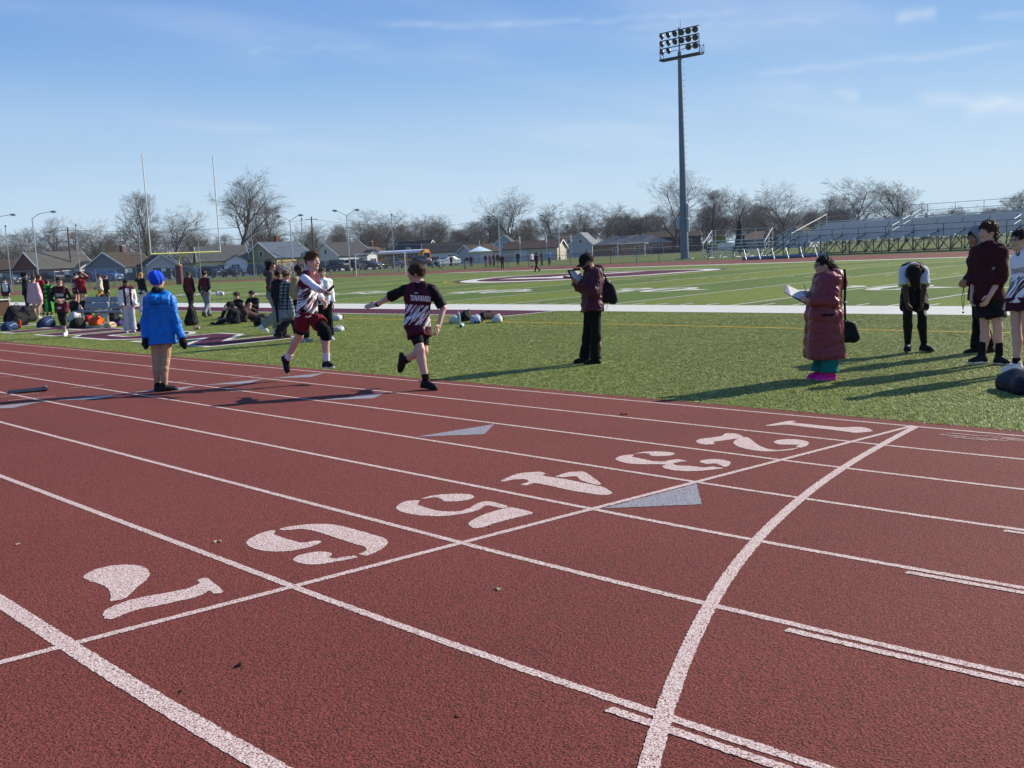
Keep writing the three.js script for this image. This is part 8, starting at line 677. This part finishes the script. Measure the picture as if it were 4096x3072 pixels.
// ------------------------------------------------------------------ benches, bags and small things on the turf
const IT = {"bench2":[13.66,0.01,-32.8],"bench1":[13.62,0.01,-34.81],"table":[15.55,0.01,-50.78],"pileA":[12.48,0.0,-39.25],"pileB":[13.58,0.01,-41.64],"pileC":[13.25,0.0,-42.12],"navy":[11.2,-0.0,-36.04],"orangeBottle":[11.78,0.0,-36.84],"backpackNavy":[12.48,0.0,-36.4],"duffel":[12.63,0.0,-33.98],"orangeBag":[13.53,0.01,-34.77],"redBag":[14.05,0.01,-36.82],"stripe":[14.43,0.01,-38.93],"blackSack":[14.48,0.01,-35.7],"purple":[13.59,0.01,-33.12],"tanPile":[13.13,0.0,-32.63],"backpack":[14.48,0.01,-29.8],"pinkShoe":[13.59,0.01,-27.57],"feetBag":[12.78,0.0,-29.57],"blackCap":[15.0,0.01,-26.57],"blueTowel":[15.23,0.01,-26.29],"white1":[17.25,0.02,-25.98],"white2":[14.52,0.01,-21.84],"helmet":[17.21,0.02,-20.56],"bottleUp":[16.99,0.02,-20.11],"bottleLie":[16.36,0.01,-19.23],"black3":[17.81,0.02,-20.81],"white3":[17.41,0.02,-19.93],"long3":[18.35,0.02,-20.59],"white4":[17.74,0.02,-19.48],"ballA":[17.22,0.02,-19.72],"ballB":[17.24,0.02,-19.63],"navyBig":[11.42,-0.0,-4.32],"tablet0":[4.64,0.11,-15.27],"tablet1":[5.13,0.1,-15.18],"d1":[3.12,0.15,-3.5],"d2":[1.8,0.18,-3.54],"d3":[1.53,0.19,-3.47],"d4":[3.92,0.13,-4.45],"d5":[1.85,0.18,-6.22],"d6":[2.66,0.16,-5.37],"d7":[7.98,0.02,-6.91],"d8":[2.08,0.18,-2.58],"edge":[7.26,0.04,-24.2],"edge2":[7.02,0.05,-23.29]};
const mBench = mat('bench_grey', '#83878b', 0.55, { metalness: 0.35 });
function bench(k, label) { const [x, , z] = IT[k], L = 1.75, t = thing('bench', label, 'bench', [x + 0.1, gyIn(x), z - L / 2], 0.06, 'team benches'); // faces -x (the track)
  for (let i = 0; i < 2; i++) part('seat_plank', rbox(0.22, 0.045, L, 0.012, -0.12 + i * 0.24, 0.45, 0), mBench, t); for (let i = 0; i < 2; i++) { const g = rbox(0.04, 0.19, L, 0.012); g.rotateZ(-0.2); g.translate(0.24 + i * 0.05, 0.62 + i * 0.21, 0); part('back_plank', g, mBench, t); }
  for (const s of [-1, 1]) { const zz = s * (L / 2 - 0.28); part('leg', rbox(0.09, 0.44, 0.07, 0.01, 0, 0.22, zz), mAlu, t); part('foot_bar', rbox(0.62, 0.05, 0.09, 0.01, 0, 0.03, zz), mAlu, t); part('back_support', tube([[-0.2, 0.43, zz], [0.12, 0.40, zz], [0.22, 0.5, zz], [0.33, 0.92, zz]], 0.028, 6), mat('support_dark', '#45494e', 0.5, { metalness: 0.5 }), t); } return t; }
bench('bench1', 'left grey aluminium bench with slatted back on the turf'); bench('bench2', 'right grey aluminium bench with slatted back beside the varsity jacket girl');
{ const [x, , z] = IT.table, t = thing('folding_table', 'white topped folding table at the left edge', 'table', [x - 0.4, gyIn(x), z], 0.4); part('table_top', rbox(0.76, 0.045, 1.5, 0.015, 0, 0.73, 0), cloth('#c4cccb', 0.6), t); for (const s of [-1, 1]) part('leg_panel', box(0.6, 0.71, 0.03, 0, 0.36, s * 0.6, 0, s * 0.15), cloth('#5a4436'), t); part('brace', bar([0, 0.3, -0.6], [0, 0.3, 0.6], 0.015), mSteel, t); }
let bagSeed = 1;
function bag(name, k, label, w, h, d, hex, o = {}) { const [x, y, z] = IT[k], t = thing(name, label, o.cat || 'bag', [x, gyIn(x), z], o.turn ?? 0.8, o.group), B = []; const r = Math.min(h, d) * 0.36, n = Math.max(3, Math.ceil((w - 2 * r) / (r * 0.75))); bagSeed++; for (let i = 0; i < n; i++) { const u = (i / (n - 1) - 0.5) * (w - 2 * r), q = o.flop ? (i - 1) * 0.05 : 0; B.push({ a: [u, r * 0.86, -d * 0.12 + q], b: [u * 0.85, Math.max(r, h - r), d * 0.1], r, s: r * (o.top || 0.85) }, { a: [u, r * 0.8, d * 0.16], b: [u, r * 0.85, -d * 0.16], r: r * 0.95, s: r * 0.95 }); }
  B.push({ a: [-w / 2 + h * 0.4, h * 0.42, 0], b: [w / 2 - h * 0.4, h * 0.46, 0.02], r: Math.min(h, d) * 0.43, s: Math.min(h, d) * 0.4 });
  const g = solid(B, [], o.c || 0.016, { fold: o.fold ?? 0.045, freq: 7, seed: bagSeed * 5, cuts: [[0, 0.0, 0, 0, -1, 0]] }); part('bag_body', g, cloth(hex, o.rough || 0.75), t);
  if (o.strap !== 0) part('strap', tube([[-w * 0.3, h * 0.75, d * 0.2], [-w * 0.1, h * 1.08, d * 0.35], [w * 0.15, h * 1.05, d * 0.32], [w * 0.32, h * 0.6, d * 0.42], [w * 0.3, h * 0.12, d * 0.55]], 0.013, 5, 16), cloth(o.strapHex || '#1a1a1e'), t); part('zip', tube([[-w * 0.38, h * 0.82, d * 0.1], [0, h * 0.96, d * 0.14], [w * 0.38, h * 0.82, d * 0.1]], 0.007, 4, 10), cloth(o.zip || '#6a6e74', 0.4), t); if (o.trim) part('trim', tube([[-w * 0.4, h * 0.5, d * 0.4], [0, h * 0.72, d * 0.46], [w * 0.4, h * 0.5, d * 0.4]], 0.012, 5, 12), cloth(o.trim), t); if (o.pocket) part('pocket', rbox(w * 0.55, h * 0.4, 0.06, 0.025, 0, h * 0.34, d * 0.44), cloth(o.pocket, 0.7), t); return t; }
bag('duffel_bag', 'pileA', 'large black bag at the front of the heap by the pink towel girl', 0.9, 0.5, 0.45, '#0f0f12'); bag('duffel_bag', 'pileB', 'black bag at the right of the heap behind her legs', 0.8, 0.62, 0.5, '#131217', { pocket: '#1d1d24' }); bag('duffel_bag', 'pileC', 'black bag at the back left of the heap next to the table', 0.8, 0.66, 0.5, '#111114');
bag('sports_bag', 'navy', 'navy and blue bag beside the orange bottle', 0.72, 0.3, 0.36, '#22375a', { trim: '#8fb0cc' }); bag('backpack', 'backpackNavy', 'dark blue backpack with pale trim lying in front of the green blanket', 0.75, 0.34, 0.4, '#1c2c50', { trim: '#7f9fc8', strapHex: '#2a3a5a' }); bag('duffel_bag', 'duffel', 'black duffel bag in front of the left bench', 0.62, 0.34, 0.34, '#111114', { pocket: '#1c1c20' }); bag('sports_bag', 'orangeBag', 'bright orange bag under the bench', 0.6, 0.32, 0.36, '#d8521e', { trim: '#8a2a12' }); bag('sports_bag', 'redBag', 'small red bag between the bench legs', 0.4, 0.28, 0.26, '#a51c22'); bag('blanket_heap', 'stripe', 'crumpled pale and navy striped blanket behind the bench', 0.8, 0.36, 0.5, '#b8b6bc', { strap: 0, trim: '#252a40', cat: 'blanket' }); bag('sack', 'blackSack', 'black sack under the right bench', 0.5, 0.42, 0.36, '#121215'); bag('sports_bag', 'purple', 'purple bag at the right end of the bench', 0.45, 0.24, 0.28, '#33245a'); bag('clothes_heap', 'tanPile', 'cream and black heap of clothes in front of the right bench', 0.5, 0.16, 0.3, '#b09a80', { strap: 0, trim: '#141416', cat: 'clothes' }); bag('backpack', 'backpack', 'black backpack standing right of the blue jacket', 0.42, 0.55, 0.34, '#131316', { pocket: '#26262c', trim: '#3a3a40' }); bag('sports_bag', 'feetBag', 'dark bag at the feet of the varsity jacket girl', 0.4, 0.22, 0.28, '#15151a'); bag('sack', 'blackCap', 'black heap on the turf left of the brown hoodie walker', 0.42, 0.24, 0.34, '#0f0f12', { strap: 0 }); bag('towel', 'blueTowel', 'light blue towel crumpled beside the black heap', 0.34, 0.16, 0.26, '#7f9fcf', { strap: 0, cat: 'towel' });
bag('drawstring_bag', 'white1', 'white bag on the yellow line behind the girl in the white hoodie', 0.48, 0.16, 0.3, '#b4b7c2', { strapHex: '#222230' }); bag('drawstring_bag', 'white2', 'white bag lying nearest the baton runner', 0.44, 0.13, 0.3, '#b0b4b4', { strapHex: '#6a7078' });
bag('drawstring_bag', 'helmet', 'white bag at the left of the heap right of the reaching runner', 0.3, 0.2, 0.26, '#b8bbc0', { strapHex: '#26262c' }); bag('sack', 'black3', 'black bag behind the standing bottle', 0.42, 0.28, 0.3, '#151519'); bag('drawstring_bag', 'white3', 'white and black bag in the middle of the heap', 0.46, 0.2, 0.3, '#a9afbc', { trim: '#15151a', pocket: '#1a1a20' }); bag('long_bag', 'long3', 'long dark bag with red trim at the back of the heap', 0.62, 0.2, 0.22, '#1c1418', { trim: '#7a1c22', turn: 0.2 }); bag('drawstring_bag', 'white4', 'white bag at the right end of the heap', 0.52, 0.18, 0.3, '#bcbcb8', { strapHex: '#26262c' });
bag('kit_bag', 'navyBig', 'dark navy kit bag at the right edge of the turf', 0.62, 0.22, 0.4, '#10162a', { c: 0.012, fold: 0.03, turn: 0.75, rough: 0.55, strapHex: '#1a2440', trim: '#2a3a66' });
function bottle(k, label, h, r, hex, cap, lie) { const [x, , z] = IT[k], t = thing('water_bottle', label, 'bottle', [x, gyIn(x) + (lie ? r : 0), z], 0.7); const g = new THREE.LatheGeometry([[0, 0], [r, 0.0], [r, h * 0.82], [r * 0.6, h * 0.88]].map(q => new THREE.Vector2(...q)), 18), c = new THREE.CylinderGeometry(r * 0.55, r * 0.7, h * 0.14, 14).translate(0, h * 0.93, 0); if (lie) { g.rotateZ(Math.PI / 2); c.rotateZ(Math.PI / 2); } part('flask', g, cloth(hex, 0.4), t); const cp = part('cap', c, cloth(cap, 0.5), t); part('loop', new THREE.TorusGeometry(r * 0.4, 0.006, 5, 10).translate(lie ? -h : 0, lie ? 0 : h, 0), cloth(cap, 0.5), cp); }
bottle('orangeBottle', 'orange water bottle standing by the navy bag at the left', 0.3, 0.045, '#d04a28', '#b8562e'); bottle('bottleUp', 'tall pale teal bottle standing at the heap of bags', 0.30, 0.045, '#8fb3b8', '#c8d4d4'); bottle('bottleLie', 'pale teal bottle lying in front of the heap of bags', 0.3, 0.045, '#a5bfc2', '#1c2228', 1);
for (const [k, w] of [['ballA', 'left'], ['ballB', 'right']]) { const [x, , z] = IT[k], t = thing('small_ball', w + ' one of two small blue balls before the heap of bags', 'ball', [x, gyIn(x) + 0.045, z]); part('shell', new THREE.SphereGeometry(0.045, 14, 10), cloth('#3a567e', 0.5), t); part('seam', new THREE.TorusGeometry(0.0452, 0.003, 4, 18), cloth('#c8d0d8'), t); }
{ const [x, , z] = IT.pinkShoe, t = thing('loose_shoe', 'single pinkish shoe lying beside the black backpack', 'shoe', [x, gyIn(x) + 0.05, z], 2.3); const s = part('upper', shoeGeo(0.008, 'upper'), cloth('#a8868a', 0.7), t); s.rotation.z = 1.4; part('sole', shoeGeo(0.008, 'sole'), cloth('#c09a94'), s); }
{ const m = FM.maroonBoy, t = thing('carried_bag', 'white bag carried by the boy in grey sweatpants', 'bag', [m[0][0] + 0.36, m[0][1] + 0.78, m[0][2] + 0.32]); part('bag_body', solid([{ a: [-0.05, 0, 0], b: [0.06, 0.01, 0.03], r: 0.075, s: 0.085 }], [], 0.012, { fold: 0.03 }), cloth('#c8c8cc'), t); part('handle', tube([[-0.08, 0.08, 0], [-0.16, 0.16, -0.05], [-0.2, 0.12, -0.1]], 0.012), cloth('#8a8a90'), t); }
{ const a = V(...IT.tablet0), b = V(...IT.tablet1), c = a.clone().lerp(b, 0.5), t = thing('tablet_case', 'black tablet case propped on the track near the blue jacket', 'tablet', [c.x, SL * offs(c.x, c.z) + 0.006, c.z], Math.atan2(-(b.z - a.z), b.x - a.x)); const L = a.distanceTo(b); part('cover', rbox(L, 0.012, 0.26, 0.004, 0, 0.012, -0.02), cloth('#17181b', 0.5), t); const s = rbox(L * 0.98, 0.014, 0.24, 0.004, 0, 0, 0.12); s.rotateX(0.28); s.translate(0, 0.028, -0.13); part('tablet', s, cloth('#2a2c30', 0.25), t); part('silver_edge', box(0.02, 0.016, 0.2, L * 0.49, 0.045, -0.02), mAlu, t); }
// bits blown onto the track
[['d1', '#d8c8a0', 0.03, 'pale dry leaf scrap left of the curved line'], ['d2', '#1e1612', 0.03, 'dark crumb of soil right of the thick lane line'], ['d3', '#1e1612', 0.02, 'tiny dark crumb left of the soil crumb'], ['d4', '#cfc0a0', 0.02, 'pale seed husk on lane five'], ['d5', '#d8c0a0', 0.025, 'pale scrap on lane seven at the left edge'], ['d6', '#d8c8b0', 0.035, 'curled pale twig on lane six'], ['d7', '#b8583c', 0.07, 'crumpled reddish scrap on lane one'], ['d8', '#8a5a50', 0.02, 'small husk low in the middle of the track']].forEach(([k, hex, s, label], i) => { const [x, , z] = IT[k], r = rng(i + 90), t = thing('leaf_scrap', label, 'litter', [x, SL * offs(x, z), z], i); const P = []; for (let q = 0; q < 3; q++) { const g = new THREE.IcosahedronGeometry(s * (0.35 + r() * 0.2), 0); g.scale(1.4, 0.35, 0.6); g.rotateY(r() * 3); g.translate((r() - 0.5) * s, s * 0.16, (r() - 0.5) * s); P.push({ g }); } part('blade', P[0].g, cloth(hex, 0.9), t); part('blade', P[1].g, cloth(hex, 0.9), t); });
// ------------------------------------------------------------------ turf pile near the track
{
  const r = rng(7), n = 9, pos = [], idx = []; for (let i = 0; i < n; i++) { const a = r() * 6.28, x = (r() - 0.5) * 0.05, z = (r() - 0.5) * 0.05, h = 0.004 + r() * 0.009, w = 0.0026, le = 0.012 + r() * 0.014, ca = Math.cos(a), sa = Math.sin(a), k = pos.length / 3; pos.push(x - sa * w, 0, z + ca * w, x + sa * w, 0, z - ca * w, x + ca * le - sa * w * 0.5, h, z + sa * le + ca * w * 0.5, x + ca * le + sa * w * 0.5, h, z + sa * le - ca * w * 0.5); idx.push(k, k + 1, k + 2, k + 1, k + 3, k + 2); }
  const g = geoFrom(pos, idx), m = new THREE.MeshPhysicalMaterial({ color: 0xffffff, roughness: 0.42, specularIntensity: 0.5, side: THREE.DoubleSide }), spots = []; const q = rng(8), F = V(0.676, 0, -0.726).normalize();
  const tan = Math.tan(27.5 * Math.PI / 180);
  for (let x = X0 + 0.255; x < XS - 2.5; x += 0.037) for (let z = -36; z < 1; z += 0.037) { const d = x * F.x + z * F.z, l = x * -F.z + z * F.x; if (d < 4 || Math.abs(l) > d * tan + 0.6) continue; if (x > XS - 4.5 && z < Z50 + 23.25) continue; const keep = d < 18 ? 1 : d < 24 ? 0.8 : 0.55; if (q() > keep) continue; spots.push([x + (q() - 0.5) * 0.05, z + (q() - 0.5) * 0.05]); }
  const onPaint = (x, z) => (x > 17.70 && x < 17.85) ? 2 : 0; const im = new THREE.InstancedMesh(g, m, spots.length), M = new THREE.Matrix4(), Q = new THREE.Quaternion(), c = new THREE.Color();
  spots.forEach(([x, z], i) => { Q.setFromAxisAngle(V(0, 1, 0), q() * 6.28); const s = 0.85 + q() * 0.4; M.compose(V(x, gyIn(x) - 0.002, z), Q, V(s, s * 0.95, s)); im.setMatrixAt(i, M); const k = turfColor(x, z)[1] * (0.75 + q() * 0.5), p = q(); if (onPaint(x, z)) c.setRGB(0.55 * k, 0.38 * k, 0.05 * k); else if (p > 0.78) c.setRGB(0.52 * k, 0.52 * k, 0.21 * k); else c.setRGB(0.225 * k, 0.255 * k, 0.052 * k); im.setColorAt(i, c); });
  im.name = 'turf_blades'; im.castShadow = im.receiveShadow = true; tag(im, 'green plastic turf pile beside the track', 'grass', undefined, 'stuff'); console.log('tufts', spots.length);
}

renderer.render(scene, camera);
